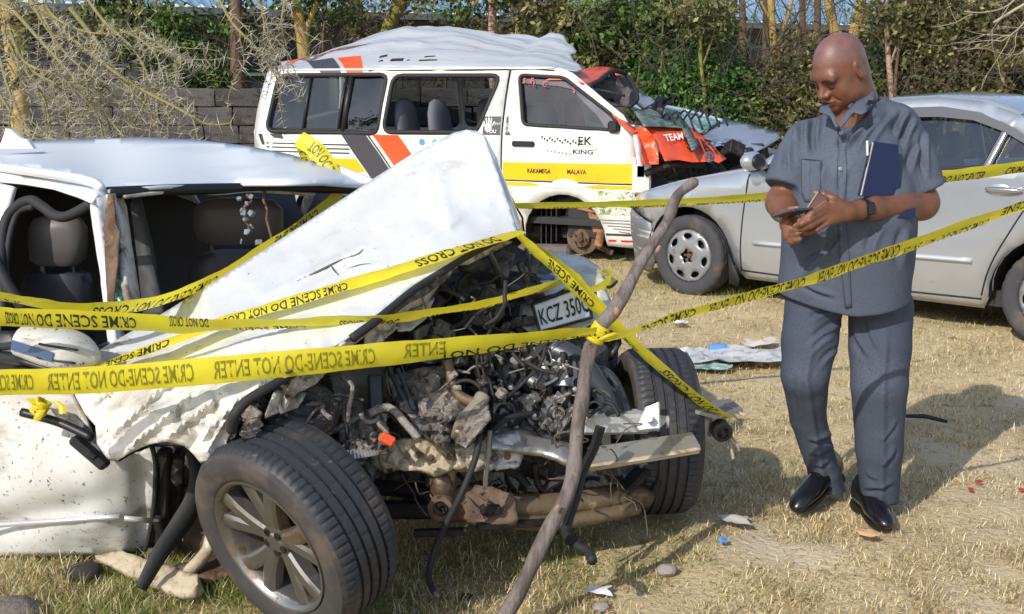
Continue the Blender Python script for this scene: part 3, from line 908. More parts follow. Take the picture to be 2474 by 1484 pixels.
def vside(u, z):
    w = 0
    if u < .5: w += ((.5 - u) / .3) ** 2 * .10
    if z > 1.1: w += .17 * ((z - 1.1) / .6) ** 1.5
    if z < .55: w += .05 * ((.55 - z) / .4) ** 1.5
    if u > 4.05: w += ((u - 4.05) / .35) ** 2 * .07
    w += .012 * float(vnoise(np.array([[u, z, 0]]), 2.2, 4)[0]) + .006 * float(vnoise(np.array([[u, z, 0]]), 6, 5)[0])
    return (u, w, z)
def arc(cx, cz, r, a0, a1, n=14, rz=None):
    return [(cx + r * math.cos(R(a)), cz + (rz or r) * math.sin(R(a))) for a in np.linspace(a0, a1, n)]
def rrect(p, r=.05, n=4):
    """quadrilateral with rounded corners"""
    out = []
    for i in range(len(p)):
        a, b, c = Vector(p[i - 1]), Vector(p[i]), Vector(p[(i + 1) % len(p)])
        r1 = min(r, (a - b).length * .45, (c - b).length * .45)
        s, e = b + (a - b).normalized() * r1, b + (c - b).normalized() * r1
        for k in range(n + 1):
            t = k / n; out.append(((1 - t) ** 2 * s + 2 * t * (1 - t) * b + t * t * e)[:])
    return out
wr = rrect([(.50, 1.655), (.44, 1.10), (1.735, 1.10), (1.775, 1.655)], .09)
wm2 = rrect([(1.84, 1.645), (1.80, 1.115), (2.80, 1.125), (2.975, 1.64)], .09)
rear_side = [(.20, .32), (.2, 1.0), (.25, 1.3), (.335, 1.70), (1.5, 1.703), (3.05, 1.715), (3.035, .70), (3.24, .36)] + [(3.24, .2), (1.5, .22)] + arc(1.09, .25, .37, 0, 180)
sheet(rear_side, [wr, wm2], .13, vside).build('body_side', vw, van, smooth=40, solid=.012, soff=0)
door_w = rrect([(3.16, 1.645), (3.255, 1.205), (4.19, 1.165), (4.10, 1.30), (3.60, 1.62)], .05)
door_o = [(3.072, 1.70), (3.05, .705), (4.30, .705), (4.32, .9), (4.315, 1.12), (4.20, 1.30), (3.68, 1.66), (3.55, 1.705)]
door = sheet(door_o, [door_w], .13, vside).build('front_door', vw, van, smooth=40, solid=.012)
fend = [(3.062, .695), (3.26, .37), (3.27, .2)] + arc(3.66, .20, .395, 180, 0) + [(4.07, .15), (4.38, .13), (4.42, .42), (4.33, .55), (4.305, .695)]
sheet(fend, [], .11, vside).build('front_fender', vw, van, smooth=40, solid=.012)
# rubber round the windows and glass
def rim_of(poly, fn, r=.016, off=.0):
    P = [Vector(fn(*p)) + Vector((0, -off, 0)) for p in poly]
    return MB().tube(P + [P[0]], r, 6, cap=False)
for wp, nm in ((wr, 'window_rubber'), (wm2, 'window_rubber')):
    rim_of(wp, vside, .022).build(nm, black_rub, van, smooth=180)
big = rrect([(.52, 1.64), (.46, 1.115), (1.72, 1.115), (1.755, 1.64)], .07)
sheet(big, [], .2, lambda u, z: (u, vside(u, z)[1] + .025, z)).build('window_pane', van_glass, van, smooth=60)
fr = MB()
for u in (.885, 1.30, 1.36): fr.tube([Vector(vside(u - .02 * k / 2, 1.65 - .27 * k)) + Vector((0, .012, 0)) for k in range(3)], .016 if u != 1.36 else .03, 6)
fr.tube([Vector(vside(u, 1.125)) + Vector((0, .014, 0)) for u in np.linspace(.46, 1.73, 8)], .016, 6)
fr.build('window_frame', black_plastic, van, smooth=180)
decal(vside, rrect([(1.36, 1.645), (1.35, 1.115), (1.725, 1.115), (1.76, 1.645)], .03), glass('van_glass_dark', (.12, .13, .14), .08), van, 'window_pane', -.02)
rim_of(door_w, vside, .018).build('window_rubber', black_rub, door, smooth=180)
decal(vside, door_w, glass('van_door_glass', (.26, .32, .30), .05), door, 'window_pane', -.03)
decal(vside, [(3.165, 1.64), (3.6, 1.615), (3.78, 1.50), (3.55, 1.545), (3.185, 1.575)], M('sun_strip', lin((44, 44, 50)), .4), door, 'sun_strip', -.018)
decal(vside, [(3.58, 1.615), (4.11, 1.29), (4.19, 1.17), (4.05, 1.18), (3.95, 1.30), (3.70, 1.50)], M('smoked_trim', lin((40, 44, 66)), .3), door, 'sun_visor', -.014)
decal(vside, [(3.42, 1.60), (3.60, 1.665), (3.64, 1.60)], v_or, door, 'stripe', .004)
for k, (u, z) in enumerate(((3.20, 1.60), (3.28, 1.60), (3.31, 1.575), (3.40, 1.57), (3.70, 1.52))):
    print_text('SPICS'[k], vside, u, z - .03, .05, v_red, door, off=-.006 + .012)
m = MB(); m.box(Vector(vside(3.22, 1.035)) + Vector((.05, -.016, 0)), (.22, .03, .05), None, .012)
m.build('handle', black_plastic, door)
m = MB(); m.box(Vector(vside(4.13, 1.20)) + Vector((0, -.03, 0)), (.10, .05, .10), None, .02); m.build('mirror_mount', black_plastic, door)
# gutter and seams
MB().tube([Vector(vside(u, 1.705)) + Vector((0, -.006, 0)) for u in np.linspace(.34, 3.5, 30)], .013, 5).build('gutter', vw, van, smooth=180)
for nm, pts in (('roof_seam', [(1.55, 1.689), (2.2, 1.69), (3.3, 1.697), (3.5, 1.68)]),):
    MB().tube([Vector(vside(*p)) + Vector((0, -.004, 0)) for p in pts], .008, 5).build(nm, seam_m, van, smooth=180)
# stripes painted on the side
S = lambda a, b, z0=1.09, z1=.3, k=.80: [(a, z0), (b, z0), (b + (z0 - z1) * k, z1), (a + (z0 - z1) * k, z1)]
decal(vside, S(1.323, 1.60), v_bk, van, off=.009); decal(vside, S(1.675, 1.96), v_or, van, off=.009)
decal(vside, S(1.612, 1.632), v_bk, van, off=.009); 
decal(vside, [(.22, .855), (1.49, .855), (1.60, .73), (.22, .735)], v_ye, van, off=.009)
decal(vside, [(.30, 1.075), (.37, 1.075), (.40, .97), (.36, .97)], v_bk, van, off=.009)
decal(vside, [(.47, 1.08), (.62, 1.08), (.64, 1.03), (.53, 1.04)], v_bk, van, off=.009)
for z in (.985, .945, .905): decal(vside, [(.43, z + .008), (1.42 - z * .0, z + .008), (1.42, z - .006), (.43, z - .004)], v_bk, van, off=.009)
decal(vside, [(3.066, .865), (4.305, .88), (4.30, .712), (3.066, .712)], v_ye, door, off=.009)
yl = [(3.075, .69), (3.32, .69), (3.45, .672), (3.36, .655), (3.10, .655)]
decal(vside, [(3.85, .675), (4.0, .69), (4.302, .69), (4.30, .66), (3.95, .652)], v_ye, van, off=.009)
decal(vside, yl, v_ye, van, off=.009)
decal(vside, arc(3.68, .60, .19, 20, 160, 10, .135), vw, door, 'arch_flare', off=.011)
print_text('KAKAMEGA', vside, 3.31, .775, .042, v_txt, door, width=.23, bold=.02, off=.013)
print_text('MALAVA', vside, 3.70, .778, .042, v_txt, door, width=.18, bold=.02, off=.013)
print_text('EK', vside, 3.80, 1.035, .075, v_txt, door, width=.13, bold=.02, off=.008)
print_text('KING', vside, 3.75, .955, .042, v_txt, door, width=.19, bold=.02, off=.008)
for k in range(16):
    u = 3.44 + .025 * k; z = 1.105 - .012 * (k % 3) - .0025 * k
    decal(vside, [(u, z), (u + .02, z + .004), (u + .016, z - .02), (u + .004, z - .012)], v_txt, door, 'lettering', .008, .1)
for k in range(7):
    u = 3.50 + .035 * k; z = .985 - .004 * k
    decal(vside, [(u, z), (u + .02, z - .004), (u + .014, z - .018)], v_txt, door, 'lettering', .008, .1)
st_m = M('sticker_grey', lin((78, 78, 82)), .6)
decal(vside, [(2.86, 1.275), (3.035, 1.275), (3.035, 1.11), (2.86, 1.11)], st_m, van, 'sticker', .009)
decal(vside, [(3.085, 1.275), (3.14, 1.275), (3.14, 1.11), (3.085, 1.11)], st_m, door, 'sticker', .009)
hm = MB()
for k, (du, L, an) in enumerate(((0, .045, 25), (.018, .07, 12), (.034, .075, 3), (.05, .07, -6), (.066, .045, -30))):
    b = Vector((2.885 + du, 1.19, 0)); e = b + Vector((-math.sin(R(an)), math.cos(R(an)), 0)) * L
    n = Vector((math.cos(R(an)), math.sin(R(an)), 0)) * .006
    hm.poly([Vector(vside(p.x, p.y)) + Vector((0, -.013, 0)) for p in (b - n, b + n, e + n, e - n)])
hm.poly([Vector(vside(2.915 + .034 * math.cos(a), 1.17 + .034 * math.sin(a))) + Vector((0, -.0125, 0)) for a in np.linspace(0, 6.28, 12, endpoint=False)])
hm.build('hand_print', v_wht, van, smooth=None)
print_text('YOU', vside, 2.90, 1.125, .034, v_wht, van, off=.016, bold=.02)
print_text('JESUS', vside, 2.975, 1.195, .026, v_wht, van, width=.06, off=.013)
print_text('ELS', vside, 3.088, 1.18, .035, v_wht, door, width=.048, off=.013); print_text('NOW', vside, 3.088, 1.135, .03, v_wht, door, width=.048, off=.013)
for k, c in enumerate(((90, 150, 190), (110, 180, 180), (200, 190, 90), (110, 190, 200), (80, 130, 190))):
    decal(vside, arc(2.22 + .14 * k - .02 * (k == 2), 1.03, .032, 0, 330, 10), M('sticker_%d' % k, lin(c), .6), van, 'sticker', .009)
# licence papers stuck beside the fender
decal(vside, [(3.99, .64), (4.30, .64), (4.30, .43), (3.99, .43)], M('permit_paper', lin((206, 214, 196)), .5, layers=((lin((150, 180, 90)), 12, .56, .6), (lin((120, 126, 120)), 26, .56, .62))), van, 'permit', .009)
print_text('PAC', vside, 4.08, .49, .05, v_wht, van, off=.013)
for k in range(5):
    decal(vside, [(3.98 + .05 * k, .385 - .025 * k), (4.28, .385 - .028 * k), (4.28, .375 - .028 * k), (3.98 + .05 * k, .376 - .025 * k)], M('fine_print', lin((120, 120, 124)), .6), van, 'fine_print', .008)
decal(vside, [(4.06, .262), (4.40, .262), (4.40, .242), (4.06, .242)], v_bk, van, 'trim_strip', .009)
decal(vside, [(4.08, .205), (4.41, .205), (4.41, .187), (4.08, .187)], v_red, van, 'stripe', .009)
decal(vside, [(3.06, .30), (3.24, .34), (3.24, .23), (3.06, .23)], v_or, van, 'stripe', .009)
# roof: buckled, folds running along the van
crest = [(.34, 1.78), (.5, 1.82), (.75, 1.91), (1.1, 2.01), (1.45, 2.09), (1.65, 2.13), (1.9, 2.12), (2.2, 2.09), (2.6, 2.01), (2.85, 1.97), (2.98, 1.93), (3.10, 1.97), (3.25, 1.96), (3.4, 1.90), (3.6, 1.81), (3.75, 1.72)]
def vroofp(u, s):
    """s: 0 at the near gutter, 1 at the far one"""
    w0 = vside(u, 1.7)[1] + .01; w = w0 + s * (1.66 - 2 * w0)
    zt = pick(crest, u); base = 1.705 - .10 * max(0, u - 3.4) * (1 - s)
    pr = min(1, s / .52) if s < .52 else 1 - .45 * (s - .52) / .48
    pr = math.sin(pr * math.pi / 2) ** .85
    if u > 2.5: pr = pr * (1 - .25 * math.sin((u - 2.5) * 2.2) * math.sin(s * 6))
    pr *= 1 - .12 * math.exp(-((s - .30 - .05 * math.sin(u * 2)) / .06) ** 2)
    z = base + (zt - base) * pr
    amp = .012 * min(1, s * 5) * min(1, (1 - s) * 4)
    amp *= min(1, max(0, (3.5 - u) / .6)); z += amp * (math.sin(s * 34 + 2.2 * math.sin(u * 1.7)) + 1.2 * float(vnoise(np.array([[u * .9, s * 7, 0]]), 1.6, 3)[0]))
    z += (.018 * float(vnoise(np.array([[u * 1.6, s * 3, 2]]), 1, 9)[0]) + .008 * math.sin(s * 75 + 2 * math.sin(u * 2)) + .035 * (.5 - abs(float(vnoise(np.array([[u * 3, s * 4 + u, 5]]), 1.3, 12)[0]))) + .004 * float(vnoise(np.array([[u * 7, s * 9, 2]]), 1, 10)[0])) * min(1, s * 5)
    return (u, w, z)
us = np.linspace(.335, 3.72, 110); ss = np.linspace(0, 1, 64)
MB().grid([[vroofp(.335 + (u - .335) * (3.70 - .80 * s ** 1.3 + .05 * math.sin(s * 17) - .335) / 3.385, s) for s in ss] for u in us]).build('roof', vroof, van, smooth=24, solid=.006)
RF = lambda u, z: vroofp(u, max(0, (z - 1.70)) * 1.1)        # paint on the lower roof flank
UPN = (0, -.7, .7)
decal(RF, [(.90, 1.703), (1.21, 1.703), (1.04, 1.80), (.72, 1.80)], v_bk, van, off=.008, step=.04, nrm=UPN)
decal(RF, [(1.26, 1.703), (1.47, 1.703), (1.36, 1.80), (1.09, 1.80)], v_or, van, off=.008, step=.04, nrm=UPN)
decal(RF, [(.36, 1.80), (.45, 1.84), (.95, 1.93), (.9, 1.88), (.45, 1.81)], v_or, van, off=.008, step=.04, nrm=UPN)
decal(RF, [(.60, 1.83), (1.0, 1.92), (1.42, 1.90), (1.0, 1.86), (.75, 1.80)], M('scraped_roof', lin((96, 80, 72)), .9, layers=((lin((150, 130, 116)), 14, .5, .7),)), van, 'scrape', off=.007, step=.04, nrm=UPN)
for k, (u, z, a, b) in enumerate(((1.60, 1.765, .09, .018), (1.62, 1.735, .05, .012), (1.75, 1.735, .14, .022), (1.93, 1.74, .03, .01), (2.10, 1.765, .12, .01), (2.06, 1.74, .2, .01))):
    decal(RF, [(u, z), (u + a, z + .004), (u + a, z + b), (u + .01, z + b * .8)], v_txt, van, 'lettering', .008, .05, nrm=UPN)
decal(vside, [(.98, 1.702), (1.22, 1.702), (1.24, 1.66), (1.02, 1.66)], v_bk, van, off=.009); decal(vside, [(1.28, 1.702), (1.47, 1.702), (1.50, 1.66), (1.32, 1.66)], v_or, van, off=.009)
# shell that closes the van: far side, rear, floor, bulkhead, seats
far = lambda u, z: (u, 1.69 - vside(u, z)[1], z)
far_o = [(.20, .32), (.2, 1.0), (.25, 1.3), (.335, 1.70), (3.4, 1.71), (3.6, 1.6), (4.1, 1.15), (4.2, .2)]
sheet(far_o, [wr, wm2, rrect([(3.16, 1.6), (3.26, 1.18), (4.0, 1.15), (3.55, 1.58)], .05)], .2, far).build('far_side', vw, van, smooth=40, solid=.012)
for wp in (wr, wm2): sheet(wp, [], .3, lambda u, z: (u, 1.69 - vside(u, z)[1] - .02, z)).build('window_pane', glass('van_far_glass', (.55, .6, .6), .06), van)
rr_ = [[(vside(.2 if z < 1.1 else lerp(.21, .335, (z - 1.1) / .6), z)[0] - .02 * math.sin(t * math.pi), vside(.2, z)[1] + t * (1.69 - 2 * vside(.2, z)[1]), z) for t in np.linspace(0, 1, 7)] for z in np.linspace(.32, 1.72, 10)]
MB().grid(rr_).build('tailgate', vw, van, smooth=40, solid=.01)
m = MB(); m.box((2.3, .845, .34), (4.1, 1.5, .06)); m.box((2.3, .845, .22), (3.9, 1.2, .1)); m.build('floor', dark_in, van)
seat_m = M('van_seat', lin((104, 104, 112)), .8, bump=(.3, 60, .005))
seat_or = M('seat_print', lin((206, 92, 46)), .7)
def van_seat(u, w, lean=8):
    s = bpy.data.objects.new('seat', None); COL.objects.link(s); s.parent = van; s.location = (u, w, .37)
    rt = Matrix.Rotation(R(-lean), 3, 'Y')
    m = MB(); m.box((.2, 0, .12), (.44, .42, .14), None, .05); m.build('cushion', seat_m, s, smooth=50)
    m = MB()
    rows = []
    for zz, hw, th in ((.12, .20, .06), (.4, .215, .065), (.72, .215, .06), (.92, .19, .055), (1.02, .13, .045), (1.05, .05, .02)):
        c = Vector((-.02 - zz * math.tan(R(lean)), 0, zz))
        rows.append([c + Vector((th * math.cos(a), hw * math.copysign(abs(math.sin(a)) ** .6, math.sin(a)), 0)) for a in np.linspace(0, 2 * math.pi, 14, endpoint=False)])
    m.grid(rows, closed=True); m.build('backrest', seat_m, s, smooth=60)
    for sg in (-1,):
        m = MB(); m.poly([(-.02 - z * math.tan(R(lean)) + sg * .068, y, z) for y, z in ((-.10, .72), (.10, .72), (.10, .88), (-.10, .88))]); m.build('print', seat_or, s, smooth=None)
    return s
for u, w in ((1.98, .36), (2.32, .42), (2.58, .95), (2.40, 1.32), (1.5, 1.2), (1.0, .9), (3.45, .45), (3.42, 1.2)):
    van_seat(u, w)
m = MB(); m.tube([(.55, .5, 1.20), (1.1, .7, 1.34), (1.35, .8, 1.38)], .035, 6); m.build('roof_beam', M('grey_trim', lin((150, 152, 154)), .6), van, label='bent grey roof beam hanging inside the rear window')
# nose: torn panels placed where they hang
vfw = [(x, y) for x, y in ()]
WAVK = 1.0
def pxsheet(poly, depth, mat, parent, name, step=18, holes=(), solid=.006, wav=0.0, wsc=9, smooth=40, label=None, seed=2, edge=0, kind=None):
    """sheet metal outlined as seen, every vertex at its own depth: depth(x, y) in metres, creased by noise"""
    V, F = sheet2d(poly, holes, step)
    A = np.array(V); n = fbm(np.stack([A[:, 0] / 100, A[:, 1] / 100, np.zeros(len(A))], 1), wsc / 3.0, seed, 3) if wav else np.zeros(len(A))
    P = [at(x, y, depth(x, y) + wav * WAVK * k) for (x, y), k in zip(V, n)]
    return MB().add(P, F).build(name, mat, parent, world=True, smooth=smooth, solid=solid, label=label, kind=kind)
def plane_depth(*pts):
    """depth field through picture points (x, y, Y): plane, or a thin plate through more than three"""
    Q = np.array(pts, dtype=float)
    if len(Q) <= 3:
        c = np.linalg.lstsq(np.c_[Q[:, :2], np.ones(len(Q))], Q[:, 2], rcond=None)[0]
        return lambda x, y: c[0] * x + c[1] * y + c[2]
    S_ = 200.0; U = Q[:, :2] / S_; n = len(U)
    def K(r2): return np.where(r2 > 1e-12, r2 * np.log(r2 + 1e-12), 0)
    A = np.zeros((n + 3, n + 3)); A[:n, :n] = K(((U[:, None] - U[None]) ** 2).sum(2)) + np.eye(n) * .01
    A[:n, n:n + 2] = U; A[:n, n + 2] = 1; A[n:, :n] = A[:n, n:].T
    c = np.linalg.solve(A, np.r_[Q[:, 2], 0, 0, 0])
    def f(x, y):
        u = np.array([x, y]) / S_
        return float(K(((U - u) ** 2).sum(1)) @ c[:n] + u @ c[n:n + 2] + c[n + 2])
    return f
D = plane_depth((1535, 330, 9.85), (1540, 395, 9.85), (1590, 395, 9.7), (1590, 310, 9.85))
pxsheet([(1528, 320), (1545, 305), (1562, 312), (1580, 330), (1590, 362), (1592, 397), (1538, 399), (1534, 370), (1532, 340)], D, v_or, van, 'corner_panel', 10, wav=.05, wsc=14)
D = plane_depth((1560, 310, 10.0), (1690, 308, 10.5), (1600, 395, 9.45), (1755, 385, 9.85))
pxsheet([(1556, 306), (1600, 302), (1640, 306), (1664, 306), (1688, 320), (1715, 345), (1742, 372), (1755, 384), (1736, 394), (1722, 388), (1700, 391), (1672, 392), (1640, 386), (1606, 389), (1598, 370), (1590, 345), (1575, 325)], D, v_or, van, 'nose_panel', 10, wav=.06, wsc=10)
nose_fn = lambda x, y: at(x, y, D(x, y) - .075)
def nose_text(t, pts, mat):
    """lettering stretched over four picture corners: bottom left, bottom right, top right, top left"""
    V, F, w = text2d(t, 0, .02)
    P = []
    for x, y in V:
        a = x / w
        bx, by = lerp(pts[0][0], pts[1][0], a), lerp(pts[0][1], pts[1][1], a); tx, ty = lerp(pts[3][0], pts[2][0], a), lerp(pts[3][1], pts[2][1], a)
        P.append(nose_fn(lerp(bx, tx, y), lerp(by, ty, y)))
    MB().add(P, F).build('lettering', mat, van, world=True, smooth=None)
nose_text('TEAM', [(1610, 342), (1652, 336), (1648, 320), (1602, 325)], v_wht)
nose_text('SWAT', [(1662, 362), (1742, 372), (1716, 338), (1648, 330)], v_txt)
m = MB(); c = [(1714 + 9 * math.cos(a), 379 + 11 * math.sin(a)) for a in np.linspace(0, 6.28, 16)]
m.tube([nose_fn(*p) for p in c], .009, 5); m.tube([nose_fn(1706, 376), nose_fn(1714, 384), nose_fn(1722, 378)], .008, 5); m.tube([nose_fn(1714, 370), nose_fn(1714, 388)], .007, 5)
m.build('badge', chrome_m, van, world=True)
# orange pillar edging and roof front
D = plane_depth((1395, 185, 10.5), (1540, 330, 9.8), (1380, 180, 10.5))
pxsheet([(1392, 178), (1415, 200), (1450, 238), (1490, 275), (1520, 300), (1545, 318), (1528, 322), (1500, 300), (1470, 268), (1436, 232), (1404, 198)], D, v_or, van, 'pillar', 10)
pxsheet([(1366, 172), (1392, 185), (1430, 226), (1465, 258), (1500, 290), (1530, 326), (1540, 400), (1552, 402), (1548, 350), (1540, 318), (1500, 282), (1455, 238), (1410, 190), (1384, 168)], lambda x, y: D(x, y) + .05, vw, van, 'pillar', 10)
D = plane_depth((1385, 175, 10.55), (1500, 170, 11.3), (1430, 205, 10.3))
pxsheet([(1384, 178), (1400, 175), (1412, 167), (1440, 162), (1478, 163), (1480, 172), (1462, 182), (1440, 196), (1420, 205), (1400, 200)], D, v_or, van, 'roof_front', 9, wav=.06, wsc=16)
pxsheet([(1480, 166), (1504, 172), (1512, 182), (1488, 182)], D, v_or, van, 'roof_front', 9, wav=.04, wsc=16)
m = MB(); m.tube(pxpath([(1424, 208, 10.25), (1450, 194, 10.4), (1480, 172, 10.7), (1512, 178, 11)], 4), .022, 6); m.tube(pxpath([(1438, 216, 10.3), (1470, 222, 10.2), (1510, 232, 10.2)], 4), .012, 5)
m.tube(pxpath([(1512, 180, 11), (1530, 205, 10.8), (1540, 240, 10.6), (1520, 258, 10.4)], 4), .02, 6)
m.build('windscreen_frame', black_rub, van, world=True, smooth=180)
pxsheet([(1420, 215), (1448, 196), (1486, 178), (1515, 185), (1535, 215), (1538, 250), (1515, 262), (1490, 250), (1460, 240)], plane_depth((1420, 215, 10.9), (1515, 185, 11.4), (1515, 262, 10.9)), M('torn_headlining', lin((92, 88, 86)), .9, layers=((lin((50, 48, 50)), 6, .45, .65), (lin((140, 136, 130)), 10, .6, .75))), van, 'headlining', 10, wav=.12, wsc=12)
pxsheet([(1530, 268), (1560, 265), (1600, 262), (1640, 275), (1660, 300), (1672, 320), (1690, 352), (1672, 368), (1662, 340), (1648, 310), (1600, 306), (1556, 306)], plane_depth((1530, 268, 10.3), (1640, 270, 10.9), (1680, 365, 9.6)), M('shattered_glass', lin((112, 128, 120)), .35, layers=((lin((70, 88, 84)), 20, .48, .6), (lin((170, 186, 176)), 45, .58, .7))), van, 'broken_windscreen', 9, wav=.08, wsc=20)
pxsheet([(1545, 268), (1580, 248), (1590, 232), (1612, 236), (1636, 228), (1622, 246), (1606, 258), (1600, 282), (1588, 270), (1570, 262)], plane_depth((1545, 268, 10.3), (1636, 228, 10.5), (1600, 282, 10.3)), black_plastic, van, 'wiper_cowl', 8, wav=.08, wsc=20)
m = MB()
for k in range(7):
    a = at(1590 + 20 * k, 300 - 3 * k, 10.4 + .05 * k); m.tube(smooth_path([a, a + Vector((.08, -.1, .10)), a + Vector((.16, -.15, -.08))], 5), .010, 5)
m.build('hose', black_rub, van, world=True, smooth=180, kind='stuff')
m = MB()
for k in range(16):
    x = 1545 + 13 * k; y = 402 + 8 * math.sin(k * 2.3)
    m.box(at(x, y + 10, 10.0 + .02 * k), (.10, .2, .14 - .004 * k), Matrix.Rotation(k, 3, (1, k % 3, 1)), .02)
m.tube(pxpath([(1560, 420, 9.9), (1620, 400, 9.8), (1700, 398, 9.9)], 4), .03, 7)
m.build('radiator_scrap', steel_dark, van, world=True)
m = MB(); m.box(at(1550, 425, 9.95), (.16, .1, .32), None, .02); m.box(at(1565, 410, 9.95), (.05, .06, .25), None, .01); m.build('front_post', vw, van, world=True)
MB().box((3.9, .85, .55), (.5, 1.4, .7)).build('firewall', dark_in, van)
# wheel arches, bare front hub, rear wheel
m = MB()
for cu, cz, r_ in ((3.66, .20, .40),):
    m.grid([[(cu + r_ * math.cos(a), w, cz + r_ * math.sin(a)) for a in np.linspace(0, math.pi, 14)] for w in (.06, .55)])
    m.poly([(cu + r_ * math.cos(a), .55, cz + r_ * math.sin(a)) for a in np.linspace(0, math.pi, 14)] + [(cu - r_, .55, .0), (cu + r_, .55, 0)])
m.build('wheel_arch', M('arch_liner', lin((46, 42, 40)), .9), van, smooth=180)
hub = MB()
MH = Matrix.Translation((3.78, .17, .19)) @ Matrix.Rotation(R(90), 4, 'X')
hub.lathe([(.001, .07), (.03, .07), (.03, .05), (.08, .045), (.088, .0), (.152, -.005), (.157, -.022), (.09, -.03), (.09, -.12)], 32, MH)
for k in range(5):
    a = k * 1.2566; c = MH @ Vector((.055 * math.cos(a), .055 * math.sin(a), .06)); hub.tube([c, c + Vector((0, -.03, 0))], .008, 6)
hub.build('hub', rust_m, van, smooth=30)
m = MB()
m.bar((3.80, .30, .40), (3.98, .22, .40), .07, .06, .01); m.bar((3.93, .25, .45), (3.96, .25, .2), .05, .07, .01); m.bar((3.72, .35, .42), (3.70, .3, .1), .12, .1, .02); m.box((3.99, .3, .30), (.06, .1, .2), None, .01)
m.tube([(3.6, .5, .3), (3.7, .35, .24), (3.8, .2, .18)], .03, 8); m.tube([(3.85, .28, .5), (3.85, .28, .2)], .04, 10)
m.bar((3.86, .2, .14), (4.04, .28, .05), .06, .05, .01); m.box((3.97, .26, .46), (.1, .08, .06), None, .01)
m.build('suspension', rust_m, van)
m = MB(); m.box((3.72, .32, .38), (.34, .04, .36), Matrix.Rotation(.15, 3, 'Y'), .02); m.box((3.92, .16, .36), (.13, .05, .24), Matrix.Rotation(-.3, 3, 'Y'), .02); m.box((3.97, .12, .20), (.07, .06, .16), Matrix.Rotation(.2, 3, 'Y'), .015); m.bar((3.74, .16, .47), (3.96, .13, .44), .05, .05, .01); m.tube([(3.62, .36, .45), (3.85, .3, .42), (4.0, .26, .30), (4.03, .26, .12)], .035, 8)
m.build('knuckle', M('muddy_rust', lin((168, 122, 84)), .9, layers=((lin((120, 86, 60)), 7, .48, .68), (lin((70, 54, 44)), 14, .58, .74)), bump=(.8, 30, .01)), van)
m = MB()
for k in range(4): m.box((3.38 + .05 * k, .30, .32), (.012, .3, .5 - .05 * k))
m.build('splash_ribs', black_plastic, van)
wheel(van, Matrix.Translation((1.09, .12, .30)) @ Matrix.Rotation(R(90), 4, 'X'), .31, .19, .19, 'cap', 36)
# the stone slab under the hub
sl = thing('stone_slab', 'grey brown stone slab lying under the bare hub of the minibus', 'stone', (.28, 9.98, 0))
m = MB(); m.box((0, 0, .085), (.48, .26, .16), Matrix.Rotation(R(-8), 3, 'Z'), .03); o = m.build('stone', M('slab_stone', lin((112, 102, 96)), .95, layers=((lin((86, 78, 74)), 7, .5, .7),), bump=(1, 14, .03)), sl); 

# ---------------------------------------------------------------- silver sedan with the scraped bumper
SA = math.atan2(.678, .735)
SO = Vector((1.31, 8.50, 0))
car = thing('silver_sedan', 'silver sedan with scraped front bumper parked behind the man', 'car', SO, -SA)
sv = M('silver_paint', lin((178, 184, 192)), .26, .45, coat=1.0, layers=((lin((172, 176, 182)), 2, .5, .75), (lin((160, 152, 138)), 9, .66, .80, 6), (lin((128, 118, 104)), 26, .70, .80, 6)))
sv_scr = M('scraped_silver', lin((122, 125, 130)), .5, .3, layers=((lin((196, 196, 194)), 5, .55, .66, 4, (.25, 1, 5)), (lin((100, 96, 92)), 9, .58, .7, 5, (.25, 1, 5)), (lin((210, 204, 188)), 14, .66, .72, 5, (.2, 1, 4))))
win_m = glass('car_window', (.64, .72, .68), .13)
teal_m = glass('car_window_teal', (.38, .62, .56), .12)
belt = [(-.8, .62), (-.45, .74), (.45, .93), (1.2, .985), (1.94, 1.035), (2.5, 1.10), (3.4, 1.06)]
def sside(u, z):
    w = 0
    if u < -.1: w += (( -.1 - u) / .72) ** 2.4 * .42
    if u > 3.0: w += ((u - 3.0) / .5) ** 2 * .12
    zb = pick(belt, u)
    if z > zb: w += .46 * (z - zb) + .35 * max(0, z - zb - .28) ** 1.5
    else: w += .045 * ((zb - .12 - z) / .5) ** 2 - .012 * math.exp(-((z - zb + .06) / .05) ** 2)
    if z < .36: w += .035 * ((.36 - z) / .2)
    w += .004 * float(vnoise(np.array([[u, z, 3]]), 3, 4)[0])
    return (u, w + .01, z)
roofl = [(.52, .96), (.66, 1.06), (.83, 1.19), (1.0, 1.31), (1.18, 1.41), (1.4, 1.455), (1.75, 1.475), (2.05, 1.45), (2.3, 1.375), (2.55, 1.245), (2.75, 1.13), (2.9, 1.085), (3.45, 1.05)]
wf_ = rrect([(.62, .955), (.80, 1.095), (1.02, 1.255), (1.18, 1.345), (1.46, 1.385), (1.48, 1.00), (1.2, .985)], .03)
wr1_ = rrect([(1.56, 1.005), (1.54, 1.39), (1.80, 1.40), (2.03, 1.37), (2.235, 1.30), (2.16, 1.055)], .03)
wr2_ = rrect([(2.20, 1.06), (2.265, 1.285), (2.42, 1.20), (2.54, 1.115), (2.50, 1.085)], .02)
A1 = arc(.0, .285, .375, 0, 180, 16); A2 = arc(2.62, .285, .375, 0, 180, 16)
so = [(-.335, .20)] + A1[::-1] + [(.42, .20), (.46, .155), (2.18, .155), (2.21, .22)] + A2[::-1] + [(3.0, .22), (3.45, .3), (3.47, .95), (3.45, 1.05)] + roofl[::-1][1:] + [(.30, .915), (-.1, .835), (-.45, .735), (-.66, .66), (-.70, .60), (-.34, .515)]
so = [p for i, p in enumerate(so) if i == 0 or (Vector(p) - Vector(so[i - 1])).length > 1e-4]
sheet(so, [wf_, wr1_, wr2_], .10, sside).build('body_side', sv, car, smooth=45, solid=.014)
